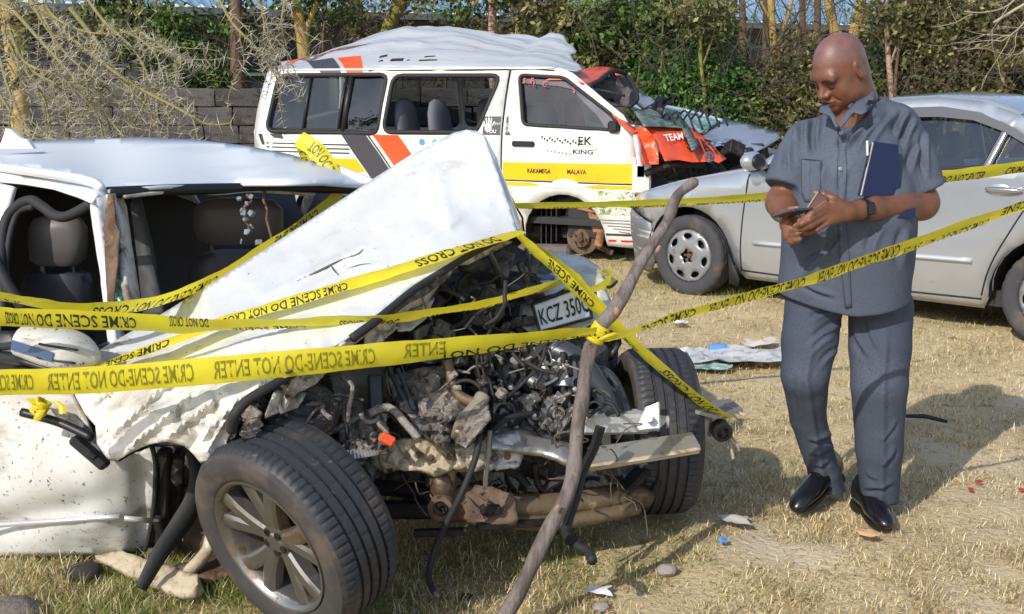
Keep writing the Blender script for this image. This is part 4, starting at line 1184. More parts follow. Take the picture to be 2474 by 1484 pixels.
# bumper, scraped
bp = [(-.345, .205), (-.345, .505), (-.70, .585), (-.80, .52), (-.82, .30), (-.74, .13), (-.42, .10)]
sheet(bp, [], .08, lambda u, z: (u, sside(u, z)[1] - .014 + .012 * float(vnoise(np.array([[u, z * 4, 0]]), 6, 2)[0]), z)).build('bumper', sv_scr, car, smooth=45, solid=.014)
# across the nose, bonnet, glass, roof, boot
def across(u, z, crown, n=11, zf=None):
    w0 = sside(u, z)[1]
    return [(u - (.10 * math.sin(math.pi * t) if u < -.3 else 0), w0 + t * (1.69 - 2 * w0), z + crown * math.sin(math.pi * t) ** .8) for t in np.linspace(0, 1, n)]
hl = [(-.70, .60), (-.66, .665), (-.45, .74), (-.1, .84), (.30, .92), (.50, .955)]
MB().grid([across(pu, pz, .02 + .025 * min(1, max(0, pu + .7))) for pu, pz in [(lerp(a[0], b[0], k / 4), lerp(a[1], b[1], k / 4)) for a, b in zip(hl, hl[1:]) for k in range(4)] + [hl[-1]]]).build('bonnet', sv, car, smooth=50, solid=.01)
MB().grid([across(-.82, z, 0) for z in (.12, .3, .52)] + [across(-.72, .60, 0)]).build('front_bumper_face', sv_scr, car, smooth=60, solid=.01)
MB().grid([across(u, z, .06) for u, z in ((.54, .965), (.85, 1.195), (1.16, 1.395))]).build('windscreen', win_m, car, smooth=90)
MB().grid([across(u, z, .035) for u, z in ((1.17, 1.402), (1.4, 1.452), (1.75, 1.472), (2.05, 1.447), (2.3, 1.372))]).build('roof', sv, car, smooth=60, solid=.01)
MB().grid([across(u, z, .06) for u, z in ((2.31, 1.368), (2.55, 1.24), (2.88, 1.09))]).build('rear_window', win_m, car, smooth=90)
MB().grid([across(u, z, .04) for u, z in ((2.89, 1.086), (3.2, 1.07), (3.46, 1.05))]).build('boot_lid', sv, car, smooth=60, solid=.01)
MB().grid([across(3.47, z, 0) for z in (.25, .6, 1.04)]).build('rear_panel', sv, car, smooth=60, solid=.01)
sheet([(u, z) for u, z in so], [wf_, wr1_, wr2_], .25, lambda u, z: (u, 1.69 - sside(u, z)[1], z)).build('far_side', sv, car, smooth=45, solid=.014)
for wp in (wf_, wr1_, wr2_):
    decal(sside, wp, win_m, car, 'window_pane', -.012, .15)
    sheet(wp, [], .3, lambda u, z: (u, 1.69 - sside(u, z)[1] - .012, z)).build('window_pane', win_m, car)
# dark frames, visor strip over the windows, seams, mouldings
trim_m = M('window_trim', lin((44, 46, 50)), .4)
for wp in (wf_, wr1_, wr2_): rim_of(wp, sside, .012, -.0).build('window_trim', trim_m, car, smooth=180)
decal(sside, [(1.55, 1.405), (1.80, 1.416), (2.05, 1.385), (2.27, 1.305), (2.40, 1.225), (2.385, 1.20), (2.24, 1.27), (2.03, 1.335), (1.80, 1.352), (1.55, 1.345)], M('window_visor', lin((92, 94, 98)), .35), car, 'window_visor', .016)
decal(sside, [(2.165, 1.06), (2.195, 1.06), (2.26, 1.295), (2.235, 1.30)], trim_m, car, 'pillar_trim', .006)
def seam(pts, r=.005, par=None, nm='panel_gap'):
    MB().tube([Vector(sside(*p)) + Vector((0, -.009, 0)) for p in smooth_path([(*q, 0) for q in pts], 8) for p in [(p.x, p.y)]], r, 4).build(nm, seam_m, par or car, smooth=180)
seam([(.52, .93), (.47, .6), (.43, .21)]); seam([(1.52, 1.0), (1.50, .6), (1.48, .22)])
seam([(2.56, 1.09), (2.50, .95), (2.36, .70), (2.24, .46), (2.17, .24)]); seam([(.44, .215), (1.3, .205), (2.17, .215)], .006)
seam([(-.345, .513), (-.5, .535), (-.71, .592)], .007)
mo = M('side_moulding', lin((196, 200, 206)), .35, .4)
for a, b in ((.56, 1.45), (1.56, 2.12)):
    MB().tube([Vector(sside(u, .435 + .018 * (u - .5))) + Vector((0, -.012, 0)) for u in np.linspace(a, b, 8)], .016, 6).build('side_moulding', mo, car, smooth=180)
m = MB(); c = Vector(sside(2.30, .925)); m.ell(c + Vector((-.03, -.0, 0)), (.075, .02, .045), 14, 8); m.build('handle_recess', sv, car)
m = MB(); m.tube([c + Vector((x, -.03 + .012 * abs(x / .1) ** 2, .0)) for x in np.linspace(-.11, .11, 7)], [.012, .017, .018, .018, .018, .017, .012], 8); m.build('handle', chrome_m, car, smooth=180)
m = MB(); c = Vector(sside(.60, .975)); m.ell(c + Vector((.0, -.13, .055)), (.07, .115, .068), 16, 10); m.box(c + Vector((.03, -.03, .02)), (.06, .08, .05), None, .01)
m.build('wing_mirror', sv, car, smooth=60)
MB().ell(c + Vector((.058, -.135, .055)), (.03, .085, .056), 16, 10).build('mirror_glass', black_plastic, car, smooth=60)
decal(sside, [(.50, .945), (.60, .955), (.60, 1.02)], trim_m, car, 'mirror_base', .01)
decal(sside, [(-.66, .655), (-.50, .70), (-.36, .64), (-.36, .56), (-.69, .60)], M('headlamp_yellowed', lin((196, 190, 160)), .2, coat=.5), car, 'headlight', .006)
for cu in (0, 2.62):
    m = MB()
    m.grid([[(cu + .38 * math.cos(a), w, .285 + .38 * math.sin(a)) for a in np.linspace(-.1, math.pi + .1, 16)] for w in (.03, .5)])
    m.poly([(cu + .38 * math.cos(a), .5, .285 + .38 * math.sin(a)) for a in np.linspace(-.1, math.pi + .1, 16)])
    m.build('wheel_arch', M('arch_liner'), car, smooth=180)
MB().poly([(.355, .03, .34), (.46, .02, .16), (.44, .03, .10), (.37, .03, .12)]).build('mud_flap', black_rub, car, solid=.01)
MB().box((1.4, .845, .22), (3.9, 1.35, .1)).build('floor', dark_in, car)
m = MB(); m.box((.2, .845, .6), (.6, 1.2, .4))
m.build('engine_block', dark_in, car)
for u, w in ((1.25, .45), (1.25, 1.22), (2.15, .84)):
    m = MB(); wd = .5 if u < 2 else 1.25
    m.box((u + .12, w, .75), (.14, wd, .62), Matrix.Rotation(R(14), 3, 'Y'), .05); m.box((u - .12, w, .48), (.5, wd, .16), None, .05); m.box((u + .22, w, 1.13), (.09, .26, .18), None, .04)
    m.build('seat', M('car_seat', lin((128, 124, 118)), .9), car, smooth=50)
for cu, z in ((0, .285), (2.62, .285)):
    wheel(car, Matrix.Translation((cu, .115, z)) @ Matrix.Rotation(R(90), 4, 'X') @ Matrix.Rotation(.5 + cu, 4, 'Z'), .308, .19, .205, 'cap', 48)
    wheel(car, Matrix.Translation((cu, 1.575, z)) @ Matrix.Rotation(R(-90), 4, 'X'), .308, .19, .205, 'cap', 24)

# ---------------------------------------------------------------- second silver car behind: buckled bonnet, shattered teal glass
c2b = at(1700, 420, 11.6)
car2 = thing('crushed_silver_car', 'crushed silver blue car with a buckled bonnet between minibus and green bush', 'car', (c2b.x, c2b.y, 0))
sb = M('silver_blue_paint', lin((158, 170, 194)), .35, .1, coat=.5, layers=((lin((140, 152, 176)), 3, .5, .7), (lin((150, 146, 140)), 12, .66, .78, 5)))
pxsheet([(1688, 334), (1712, 316), (1750, 288), (1800, 298), (1840, 309), (1886, 322), (1882, 336), (1850, 356), (1826, 368), (1800, 374), (1792, 366), (1764, 354), (1740, 352), (1716, 358), (1702, 348)], plane_depth((1688, 334, 10.9), (1750, 288, 11.9), (1800, 374, 10.4)), sb, car2, 'bonnet', 12, wav=.06, wsc=5)
pxsheet([(1556, 262), (1600, 262), (1640, 262), (1690, 276), (1740, 290), (1712, 312), (1690, 322), (1640, 312), (1600, 300)], plane_depth((1556, 262, 12.2), (1740, 290, 11.8), (1650, 312, 11.2)), M('shattered_teal', lin((120, 176, 164)), .2, layers=((lin((66, 112, 112)), 8, .45, .62), (lin((190, 220, 210)), 14, .6, .7)), coat=.4), car2, 'windscreen', 11, wav=.08, wsc=14)
m = MB(); m.tube(pxpath([(1590, 255, 12.0), (1660, 268, 12.0), (1745, 292, 11.7)], 5), .022, 6); m.tube(pxpath([(1556, 266, 11.8), (1640, 300, 11.4), (1700, 322, 11.1)], 5), .02, 6); m.tube(pxpath([(1650, 268, 11.9), (1665, 290, 11.6), (1690, 318, 11.1)], 4), .02, 6)
m.build('pillar', sb, car2, world=True, smooth=180)
pxsheet([(1525, 222), (1552, 226), (1578, 238), (1592, 254), (1560, 268), (1530, 262)], plane_depth((1525, 222, 12.6), (1592, 254, 12.2), (1530, 262, 11.9)), sb, car2, 'roof', 10, wav=.05, wsc=6)
a, b = at(1560, 300, 11.9), at(1840, 380, 11.0)
pts = [Vector((a.x, a.y, .18)), Vector((b.x, b.y, .18)), Vector((b.x, b.y, .82)), Vector((lerp(a.x, b.x, .5), lerp(a.y, b.y, .5), .92)), Vector((a.x, a.y, .95))]
MB().prism(pts, (.75, 1.35, 0)).build('body', sb, car2, world=True, smooth=30)
m = MB()
r_ = np.random.default_rng(9)
for k in range(26):
    p = at(1700 + 150 * r_.random(), 362 + 30 * r_.random(), 10.5 + .6 * r_.random())
    m.box(p, tuple(.04 + .12 * r_.random(3)), Matrix.Rotation(r_.random() * 6, 3, Vector(r_.normal(size=3))), .008)
m.build('engine_scrap', steel_dark, car2, world=True)
wheel(car2, frame(Vector((-.75, -1.35, 0)).normalized()).to_4x4() if False else Matrix.Translation(Vector((lerp(a.x, b.x, .82), lerp(a.y, b.y, .82) - .06, .29))) @ frame((-.48, -.88, 0)).to_4x4(), .30, .18, .19, 'cap', 24, world=True)

# ================================================================ THE WRECK
WAVK = .45
wk = thing('wrecked_car', 'white car wreck with its bonnet folded up and engine laid bare', 'car', (-1.0, 4.4, 0))
w_white = M('wreck_white', lin((218, 220, 222)), .25, coat=.6, layers=((lin((204, 204, 200)), 3, .48, .72), (lin((170, 160, 144)), 7, .62, .78, 7), (lin((150, 136, 116)), 26, .66, .74, 6), (lin((64, 58, 52)), 52, .69, .76, 6)), bump=(.12, 5, .02))
w_dirty = M('wreck_white_dirty', lin((198, 199, 197)), .5, layers=((lin((178, 173, 162)), 2.0, .36, .62, 6), (lin((132, 121, 103)), 3.4, .50, .70, 7, (.5, 1, 2)), (lin((104, 92, 74)), 6, .62, .76, 7, (.4, 1, 2)), (lin((60, 54, 46)), 60, .60, .70, 6)), bump=(.15, 60, .004))
w_crush = M('wreck_white_crumpled', lin((212, 211, 207)), .38, layers=((lin((176, 168, 154)), 5, .46, .68, 6), (lin((112, 100, 86)), 9, .59, .72, 7), (lin((52, 46, 42)), 50, .64, .72, 6)), bump=(.5, 16, .02))
w_under = M('wreck_inner_panel', lin((204, 198, 190)), .6, layers=((lin((120, 108, 96)), 7, .45, .7, 5), (lin((70, 62, 56)), 18, .56, .72, 6)), bump=(.5, 20, .02))
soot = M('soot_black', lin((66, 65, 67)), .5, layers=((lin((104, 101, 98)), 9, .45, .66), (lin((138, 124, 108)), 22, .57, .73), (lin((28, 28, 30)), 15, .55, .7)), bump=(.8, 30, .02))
crushed_steel = M('crushed_steel', lin((160, 153, 147)), .45, .35, layers=((lin((70, 62, 58)), 7, .45, .66, 6), (lin((176, 160, 144)), 14, .58, .72, 6), (lin((40, 37, 36)), 24, .58, .7, 6)), bump=(1, 26, .03))
cream_rail = M('muddy_rail', lin((186, 172, 146)), .7, layers=((lin((140, 120, 92)), 6, .45, .68, 6), (lin((94, 78, 62)), 18, .55, .7, 6), (lin((210, 202, 186)), 12, .6, .74)), bump=(.6, 24, .01))
blue_black = M('oily_black', lin((66, 71, 78)), .32, .2, layers=((lin((60, 62, 66)), 12, .5, .7),), bump=(.3, 40, .006))
alu_cast = M('cast_aluminium', lin((164, 164, 164)), .45, .7, layers=((lin((80, 76, 72)), 12, .48, .68, 6), (lin((52, 48, 46)), 26, .58, .72)), bump=(.6, 50, .006))
leather = M('dark_leather', lin((58, 58, 67)), .45, bump=(.2, 50, .003))
brown_oil = M('oily_rust', lin((120, 103, 82)), .5, .3, layers=((lin((84, 66, 50)), 8, .45, .66, 6), (lin((176, 160, 128)), 14, .58, .74), (lin((44, 38, 34)), 20, .6, .72)), bump=(.7, 40, .006))
def tubes(name, mat, parent, specs, seg=7, smooth=180, n=5, **k):
    """each spec: (points (px, py, depth), radius or radii)"""
    for pts, r in specs:
        P = pxpath(pts, n) if len(pts) > 2 else [at(*p) for p in pts]
        rr = r if not hasattr(r, '__len__') else [lerp(r[0], r[1], i / (len(P) - 1)) for i in range(len(P))]
        o = MB().tube(P, rr, seg).build(name, mat, parent, world=True, smooth=smooth, **k)
    return o
# roof
roof_pl = [(-170, 352), (0, 348), (60, 344), (200, 338), (350, 335), (480, 341), (600, 356), (700, 376), (800, 404), (872, 431), (884, 446), (868, 453), (780, 446), (600, 447), (420, 452), (300, 458), (262, 463), (246, 456), (226, 442), (150, 424), (60, 412), (0, 403), (-170, 384)]
DR = plane_depth((245, 460, 4.0), (560, 450, 4.48), (872, 445, 4.95), (600, 356, 5.4), (800, 404, 5.1), (350, 335, 5.75), (0, 348, 6.1), (0, 403, 4.45), (120, 420, 4.2), (-170, 352, 6.3), (-170, 384, 4.8))
pxsheet(roof_pl, DR, M('wreck_roof_white', lin((212, 216, 220)), .42, layers=((lin((196, 200, 204)), 2, .5, .75), (lin((170, 166, 156)), 12, .68, .8, 6))), wk, 'roof', 13, wav=.006, wsc=1.5, smooth=80, solid=.012)
tubes('roof_rail', w_white, wk, [([(-150, 384, 4.82), (0, 404, 4.44), (60, 412, 4.3), (150, 425, 4.12), (222, 440, 4.0), (246, 458, 3.97)], .018)])
tubes('rail_trim', black_rub, wk, [([(-150, 378, 4.9), (0, 399, 4.46), (120, 418, 4.18), (222, 436, 4.02)], .006)])
tubes('windscreen_header', black_plastic, wk, [([(258, 466, 4.0), (420, 459, 4.25), (600, 455, 4.52), (780, 455, 4.8), (880, 458, 4.96)], .022)])
tubes('header_trim', w_under, wk, [([(300, 476, 4.02), (430, 462, 4.26), (520, 468, 4.4), (610, 462, 4.52), (760, 470, 4.75)], .007)])
tubes('far_rail', w_white, wk, [([(800, 404, 5.1), (872, 432, 4.97), (910, 448, 4.9), (960, 470, 4.8)], .022)])
m = MB(); b = at(35, 349, 5.2)
m.prism([b + Vector(p) for p in ((-.075, 0, -.02), (.085, .0, -.02), (.06, 0, .02), (.03, 0, .028), (-.01, 0, .065), (-.035, 0, .072), (-.05, 0, .03))], (0, .035, 0))
m.build('roof_fin', w_white, wk, world=True, smooth=30)
# door frame, pillars
pxsheet([(-160, 430), (0, 440), (60, 446), (130, 458), (190, 478), (222, 492), (240, 470), (224, 446), (150, 427), (0, 406), (-160, 386)], plane_depth((-160, 400, 4.7), (240, 470, 3.95), (0, 440, 4.35)), w_white, wk, 'door_frame', 16, wav=.02, wsc=6)
pxsheet([(224, 462), (246, 458), (258, 480), (270, 600), (276, 700), (284, 790), (300, 835), (272, 838), (262, 760), (248, 640), (234, 560), (226, 500)], plane_depth((230, 462, 3.96), (285, 830, 3.62), (250, 640, 3.78)), w_white, wk, 'pillar', 12, wav=.015, wsc=8, solid=.03)
pxsheet([(262, 470), (284, 466), (300, 500), (312, 590), (326, 680), (336, 744), (312, 752), (300, 690), (292, 610), (280, 540)], plane_depth((270, 470, 4.0), (330, 740, 3.74), (295, 600, 3.85)), w_under, wk, 'pillar', 10, wav=.03, wsc=16, solid=.02)
pxsheet([(276, 560), (290, 552), (300, 640), (312, 745), (272, 748), (268, 650)], plane_depth((276, 560, 3.86), (312, 745, 3.7), (272, 748, 3.68)), M('shattered_teal'), wk, 'broken_glass', 10, wav=.03, wsc=24)
pxsheet([(262, 468), (274, 470), (280, 540), (290, 560), (284, 640), (274, 740), (262, 745), (256, 640), (252, 540)], plane_depth((262, 470, 3.93), (268, 745, 3.62), (284, 640, 3.7)), rust_m, wk, 'pillar_core', 9, wav=.04, wsc=20)
tubes('door_seal', black_rub, wk, [([(8, 770, 3.95), (2, 640, 4.05), (12, 540, 4.15), (40, 500, 4.15), (72, 484, 4.12), (100, 498, 4.08), (135, 522, 4.02), (170, 520, 3.98), (222, 492, 3.93)], .019), ([(20, 760, 3.98), (16, 620, 4.08), (40, 520, 4.15), (80, 500, 4.1)], .012)])
pxsheet([(-160, 440), (0, 444), (36, 452), (16, 520), (0, 560), (-4, 800), (-160, 800)], plane_depth((-160, 440, 4.7), (36, 452, 4.28), (-4, 800, 3.9)), w_white, wk, 'pillar', 30, solid=.02)
# cabin inside
pxsheet([(-160, 430), (250, 470), (560, 462), (712, 470), (716, 492), (736, 522), (758, 484), (760, 466), (890, 458), (930, 700), (860, 800), (420, 860), (-160, 900)], plane_depth((-160, 430, 6.0), (250, 470, 5.6), (880, 458, 5.4), (860, 800, 4.9), (-160, 900, 5.3)), M('cabin_grey', lin((86, 85, 88)), .85), wk, 'cabin_lining', 40, wav=.04, wsc=4)
pxsheet([(-160, 830), (420, 830), (860, 700), (930, 760), (700, 900), (300, 930), (-160, 930)], plane_depth((-160, 830, 5.2), (860, 700, 4.9), (300, 930, 3.7), (-160, 930, 3.8)), dark_in, wk, 'cabin_floor', 50)
def px_seat(cx, top, w, h, Y, hy, hw, hh, tilt=0):
    s = MB(); c = at(cx, top + h / 2, Y); k = px(Y)
    rows = []
    for t, ws in ((0, .55), (.04, .86), (.18, .97), (.5, 1), (1.0, 1.0)):
        cc = at(cx + tilt * (1 - t), top + h * t, Y)
        rows.append([cc + Vector((w * k / 2 * ws * math.copysign(abs(math.cos(a)) ** .6, math.cos(a)), (.085 + .02 * t) * math.sin(a), 0)) for a in np.linspace(0, 2 * math.pi, 20, endpoint=False)])
    s.grid(rows, closed=True); s.poly(rows[0][::-1])
    o = s.build('seat', leather, wk, world=True, smooth=70)
    h_ = MB(); rows = []
    for t, ws in ((0, .45), (.06, .8), (.25, .98), (.6, 1), (.9, .92), (1, .7)):
        cc = at(cx + tilt * 1.6, hy + hh * t, Y - .02)
        rows.append([cc + Vector((hw * k / 2 * ws * math.copysign(abs(math.cos(a)) ** .55, math.cos(a)), .06 * ws * math.sin(a), 0)) for a in np.linspace(0, 2 * math.pi, 20, endpoint=False)])
    h_.grid(rows, closed=True); h_.poly(rows[0][::-1]); h_.poly(rows[-1])
    h_.build('headrest', M('headrest_leather', lin((92, 88, 88)), .45), o, world=True, smooth=70)
    p = MB()
    for dx in (-.26, .26):
        p.tube([at(cx + dx * hw + tilt, hy + hh * .9, Y), at(cx + dx * hw + tilt, top + 8, Y)], .008, 6)
    p.build('headrest_post', chrome_m, o, world=True)
px_seat(140, 655, 176, 190, 4.45, 522, 142, 118)
px_seat(560, 608, 230, 190, 4.85, 478, 220, 112, 10)
tubes('seat_belt', black_rub, wk, [([(-30, 590, 3.8), (18, 690, 3.75), (60, 745, 3.75)], .022)])
tubes('belt_strap', M('belt_grey', lin((70, 70, 72)), .8), wk, [([(330, 480, 4.6), (360, 600, 4.5), (372, 700, 4.4)], .02)])
pxsheet([(318, 492), (340, 480), (372, 640), (400, 760), (350, 770), (336, 640)], plane_depth((318, 492, 4.3), (400, 760, 4.1), (340, 480, 4.3)), M('pillar_trim_grey', lin((58, 58, 60)), .7), wk, 'pillar_trim', 20, solid=.02)
m = MB()
r_ = np.random.default_rng(4)
for (x, y0, y1, Y) in ((600, 470, 560, 4.45), (648, 462, 600, 4.5)):
    P = [at(x + 6 * r_.normal(), y, Y + .02 * r_.normal()) for y in np.linspace(y0, y1, 7)]
    m.tube(P, .006, 5)
m.build('hanging_wire', rust_m, wk, world=True, smooth=180)
m = MB()
for k in range(12): m.box(at(598 + 12 * r_.normal(), 530 + 26 * r_.normal(), 4.45), tuple(.006 + .018 * r_.random(3)), Matrix.Rotation(r_.random() * 6, 3, Vector(r_.normal(size=3))), .002)
m.box(at(655, 595, 4.48), (.035, .02, .05), None, .004)
m.build('mirror_remains', M('plastic_grey', lin((130, 140, 152)), .35), wk, world=True, kind='stuff')
# bonnet, folded up into a peak, one sheet running down into the crushed wing
bon = [(176, 888), (250, 842), (412, 748), (560, 655), (720, 553), (905, 432), (1010, 366), (1098, 322), (1128, 315), (1152, 318), (1170, 328), (1196, 400), (1226, 482), (1247, 548), (1249, 565), (1220, 575), (1180, 592), (1125, 614), (1060, 652), (1000, 690), (946, 734), (900, 772), (850, 812), (812, 836), (766, 852), (724, 892), (690, 912), (640, 930), (600, 955), (572, 985), (556, 1012), (562, 1040), (548, 1066), (552, 1090), (520, 1104), (486, 1118), (470, 1098), (446, 1076), (404, 1066), (360, 1074), (320, 1090), (286, 1112), (262, 1108), (236, 1074), (232, 1030), (206, 1000), (186, 962), (170, 930)]
DB = plane_depth((176, 888, 3.42), (412, 748, 3.72), (720, 553, 3.92), (905, 432, 4.02), (1110, 318, 4.12), (1170, 328, 4.05), (1249, 565, 3.74), (1125, 614, 3.55), (946, 734, 3.32), (766, 852, 3.12), (600, 955, 2.98), (552, 1090, 3.02), (404, 1066, 3.05), (262, 1108, 3.22), (700, 740, 3.42), (420, 900, 3.26), (950, 560, 3.68), (330, 990, 3.16))
def crease(x, y, L):
    d = 0.0
    for x0, y0, x1, y1, w, amp in L:
        dx, dy = x1 - x0, y1 - y0; l = math.hypot(dx, dy)
        t = ((x - x0) * dx + (y - y0) * dy) / l ** 2; sd = ((x - x0) * dy - (y - y0) * dx) / l
        tp = min(1, max(0, t * 5 + .2)) * min(1, max(0, (1 - t) * 5 + .2))
        d += amp * tp * math.exp(-abs(sd) / (w * .8)) * (1 if sd > 0 else (1 + sd / (3 * w)) if sd > -3 * w else 0)
    return d
CR = [(621, 726, 717, 679, 11, .018), (717, 679, 828, 625, 10, .022), (828, 625, 886, 592, 8, .016), (799, 640, 818, 666, 5, .012), (835, 652, 942, 640, 9, .014), (480, 810, 640, 740, 14, .02), (540, 850, 760, 770, 14, .024), (420, 846, 560, 806, 12, .022), (700, 800, 860, 745, 12, .02), (1000, 600, 1120, 520, 16, .016), (1060, 420, 1090, 560, 18, .014), (900, 560, 1010, 470, 20, .012),
      (210, 985, 330, 905, 10, .03), (262, 1060, 430, 900, 13, .05), (300, 1090, 470, 950, 11, .045), (400, 1060, 560, 930, 12, .05), (470, 1080, 600, 940, 9, .035), (330, 985, 420, 1010, 9, .03), (380, 930, 520, 890, 10, .035), (250, 930, 360, 870, 9, .03), (600, 950, 720, 870, 9, .03), (430, 1000, 540, 1040, 8, .03), (500, 1100, 545, 1010, 7, .03)]
def crumple(x, y):
    p = np.array([[x / 100, y / 100, 0]])
    lo = float(np.clip((y - 850 + (x - 400) * .12) / 70, 0, 1))
    nz_ = float(vnoise(p, 1.1, 21)[0]) * .022 + float(vnoise(p, 2.6, 22)[0]) * .012 + float(vnoise(p, 6, 24)[0]) * .005
    rid = (.5 - abs(float(vnoise(p, 2.2, 25)[0]))) * .035 + (.5 - abs(float(vnoise(p, 5.5, 26)[0]))) * .008
    return DB(x, y) - crease(x, y, CR) + nz_ * (.35 + .4 * lo) + rid * lo
bonnet = pxsheet(bon, crumple, [M('bonnet_white', lin((210, 212, 214)), .3, coat=.4, layers=((lin((198, 198, 195)), 2.4, .45, .70, 5), (lin((168, 162, 152)), 4.2, .60, .78, 7), (lin((122, 110, 96)), 13, .68, .80, 7), (lin((58, 52, 48)), 50, .66, .74, 6)), bump=(.2, 6, .02)), w_crush], wk, 'bonnet', 8.5, smooth=32, solid=.006)
me = bonnet.data
zs = np.array([[p.center.x, p.center.y, p.center.z] for p in me.polygons])
low = zs[:, 2] < .74 + .05 * vnoise(zs, 6, 3) + .04 * vnoise(zs, 17, 5)
me.polygons.foreach_set('material_index', low.astype(np.int32))
# the other half of the fold, falling away behind the ridge
back = [at(x, y, Y) for x, y, Y in ((905, 432, 4.03), (1010, 366, 4.08), (1098, 322, 4.13), (1128, 315, 4.14), (1170, 328, 4.07), (1226, 482, 3.92), (1249, 560, 3.76))]
MB().grid([back, [p + Vector((.04, .28, -.10)) for p in back], [p + Vector((.10, .50, -.34)) for p in back]]).build('bonnet_back', w_white, wk, world=True, smooth=60, solid=.006)
for L_ in ([(799, 641), (806, 652), (818, 665)], [(717, 680), (760, 660), (800, 640), (828, 626)], [(828, 626), (858, 618), (874, 608), (888, 590)], [(836, 652), (880, 640), (940, 644)]):
    P = [at(x, y, crumple(x, y) - .006) for x, y in L_]; P = smooth_path(P, 5); k = len(P)
    MB().tube(P, [.0035 * math.sin(math.pi * (i + .4) / k) + .0006 for i in range(k)], 5, sx=.6).build('gash', M('gash_grey', lin((96, 90, 84)), .8), bonnet, world=True, smooth=180)
# edge flange and torn inner skin under the fold
tubes('bonnet_seal', black_rub, wk, [([(1210, 578, 3.66), (1125, 622, 3.54), (1060, 662, 3.46), (1000, 700, 3.38), (946, 744, 3.3), (905, 778, 3.24), (850, 818, 3.18)], (.010, .014)), ([(720, 896, 3.06), (650, 936, 2.98), (600, 966, 2.94), (568, 1000, 2.92), (560, 1040, 2.95)], (.012, .016))])
pxsheet([(1218, 580), (1236, 584), (1130, 640), (1090, 640), (1060, 690), (1030, 730), (990, 745), (950, 792), (930, 800), (905, 796), (880, 812), (850, 836), (815, 838), (860, 800), (905, 772), (950, 735), (1005, 692), (1064, 652), (1130, 614)], plane_depth((1218, 580, 3.72), (1060, 690, 3.56), (815, 838, 3.16), (930, 800, 3.38)), w_under, wk, 'inner_panel', 10, wav=.07, wsc=14)
pxsheet([(990, 700), (1050, 664), (1100, 640), (1086, 672), (1052, 696), (1024, 716), (990, 732), (950, 760), (940, 752)], plane_depth((990, 700, 3.38), (1100, 640, 3.52), (950, 760, 3.3)), soot, wk, 'seal_channel', 10, wav=.04, wsc=18)
pxsheet([(700, 910), (760, 858), (800, 846), (850, 850), (880, 842), (862, 868), (800, 888), (760, 930), (716, 950), (690, 990), (640, 1010), (660, 950)], plane_depth((700, 910, 3.1), (880, 842, 3.3), (640, 1010, 3.0)), w_under, wk, 'inner_panel', 9, wav=.08, wsc=16)
pxsheet([(560, 1000), (600, 960), (660, 940), (650, 985), (700, 960), (690, 1000), (640, 1030), (620, 1070), (580, 1080), (556, 1060)], plane_depth((560, 1000, 3.0), (700, 960, 3.15), (580, 1080, 3.05)), soot, wk, 'torn_edge', 9, wav=.10, wsc=18)
m = MB()
for k in range(9):
    p = at(585 + 30 * r_.random(), 985 + 60 * r_.random(), 2.98 + .05 * r_.random())
    m.box(p, tuple(.012 + .035 * r_.random(3)), Matrix.Rotation(r_.random() * 6, 3, Vector(r_.normal(size=3))), .003)
m.build('lamp_fragments', crushed_steel, wk, world=True, kind='stuff')
# front door, bent outwards
DD = plane_depth((-160, 960, 3.7), (0, 960, 3.62), (245, 1105, 3.42), (372, 1100, 3.45), (352, 1325, 3.52), (0, 1340, 3.58), (-160, 1340, 3.64), (150, 1200, 3.40), (60, 1100, 3.50))
def ddoor(x, y):
    c = .06 * math.exp(-(((y - 1215 + (x - 200) * .25) / 32) ** 2)) * np.clip((330 - x) / 250, 0, 1)
    return DD(x, y) + c + .012 * float(vnoise(np.array([[x / 60, y / 60, 0]]), 1, 6)[0]) + (.05 * math.exp(-((x - 345) / 26) ** 2) if y > 1080 else 0)
door_ = pxsheet([(-160, 930), (0, 930), (100, 940), (176, 950), (210, 1010), (236, 1074), (262, 1112), (290, 1116), (330, 1094), (366, 1080), (374, 1120), (372, 1220), (360, 1290), (350, 1328), (250, 1336), (100, 1341), (-160, 1341)], ddoor, w_dirty, wk, 'front_door', 15, smooth=60, solid=.012)
tubes('trim_strip', M('pale_trim', lin((214, 214, 214)), .25, .5), door_, [([(-140, 1278, 3.54), (0, 1268, 3.52), (120, 1260, 3.44), (290, 1248, 3.42)], .009), ([(300, 1252, 3.43), (366, 1258, 3.48)], .009)], n=4)
tubes('door_edge', black_rub, door_, [([(368, 1082, 3.42), (376, 1130, 3.45), (372, 1220, 3.47), (360, 1300, 3.49), (350, 1330, 3.5)], .008)])
tubes('sill_edge', rust_m, wk, [([(-150, 1346, 3.66), (100, 1347, 3.6), (350, 1336, 3.55), (430, 1326, 3.55)], .016)])
m = MB(); c = at(150, 846, 3.30); RM = Matrix.Rotation(R(14), 3, 'Y') @ Matrix.Rotation(R(-12), 3, 'Z')
V = []; rows = []
for t in np.linspace(0, 1, 12):
    xx = -.118 + .236 * t
    hh = .058 * (1 - max(0, (t - .45) / .55) ** 2.6 * .75) * (.86 + .2 * min(1, t * 3)); dd = .075 * (1 - max(0, (t - .5) / .5) ** 2.4 * .8)
    rows.append([c + RM @ Vector((xx, -dd * math.copysign(abs(math.sin(a)) ** .8, math.sin(a)), hh * math.copysign(abs(math.cos(a)) ** .75, math.cos(a)) + .006 * t)) for a in np.linspace(0, 2 * math.pi, 22, endpoint=False)])
m.grid(rows, closed=True); m.poly(rows[0][::-1]); m.poly(rows[-1])
mir = m.build('wing_mirror', w_dirty, wk, world=True, smooth=60)
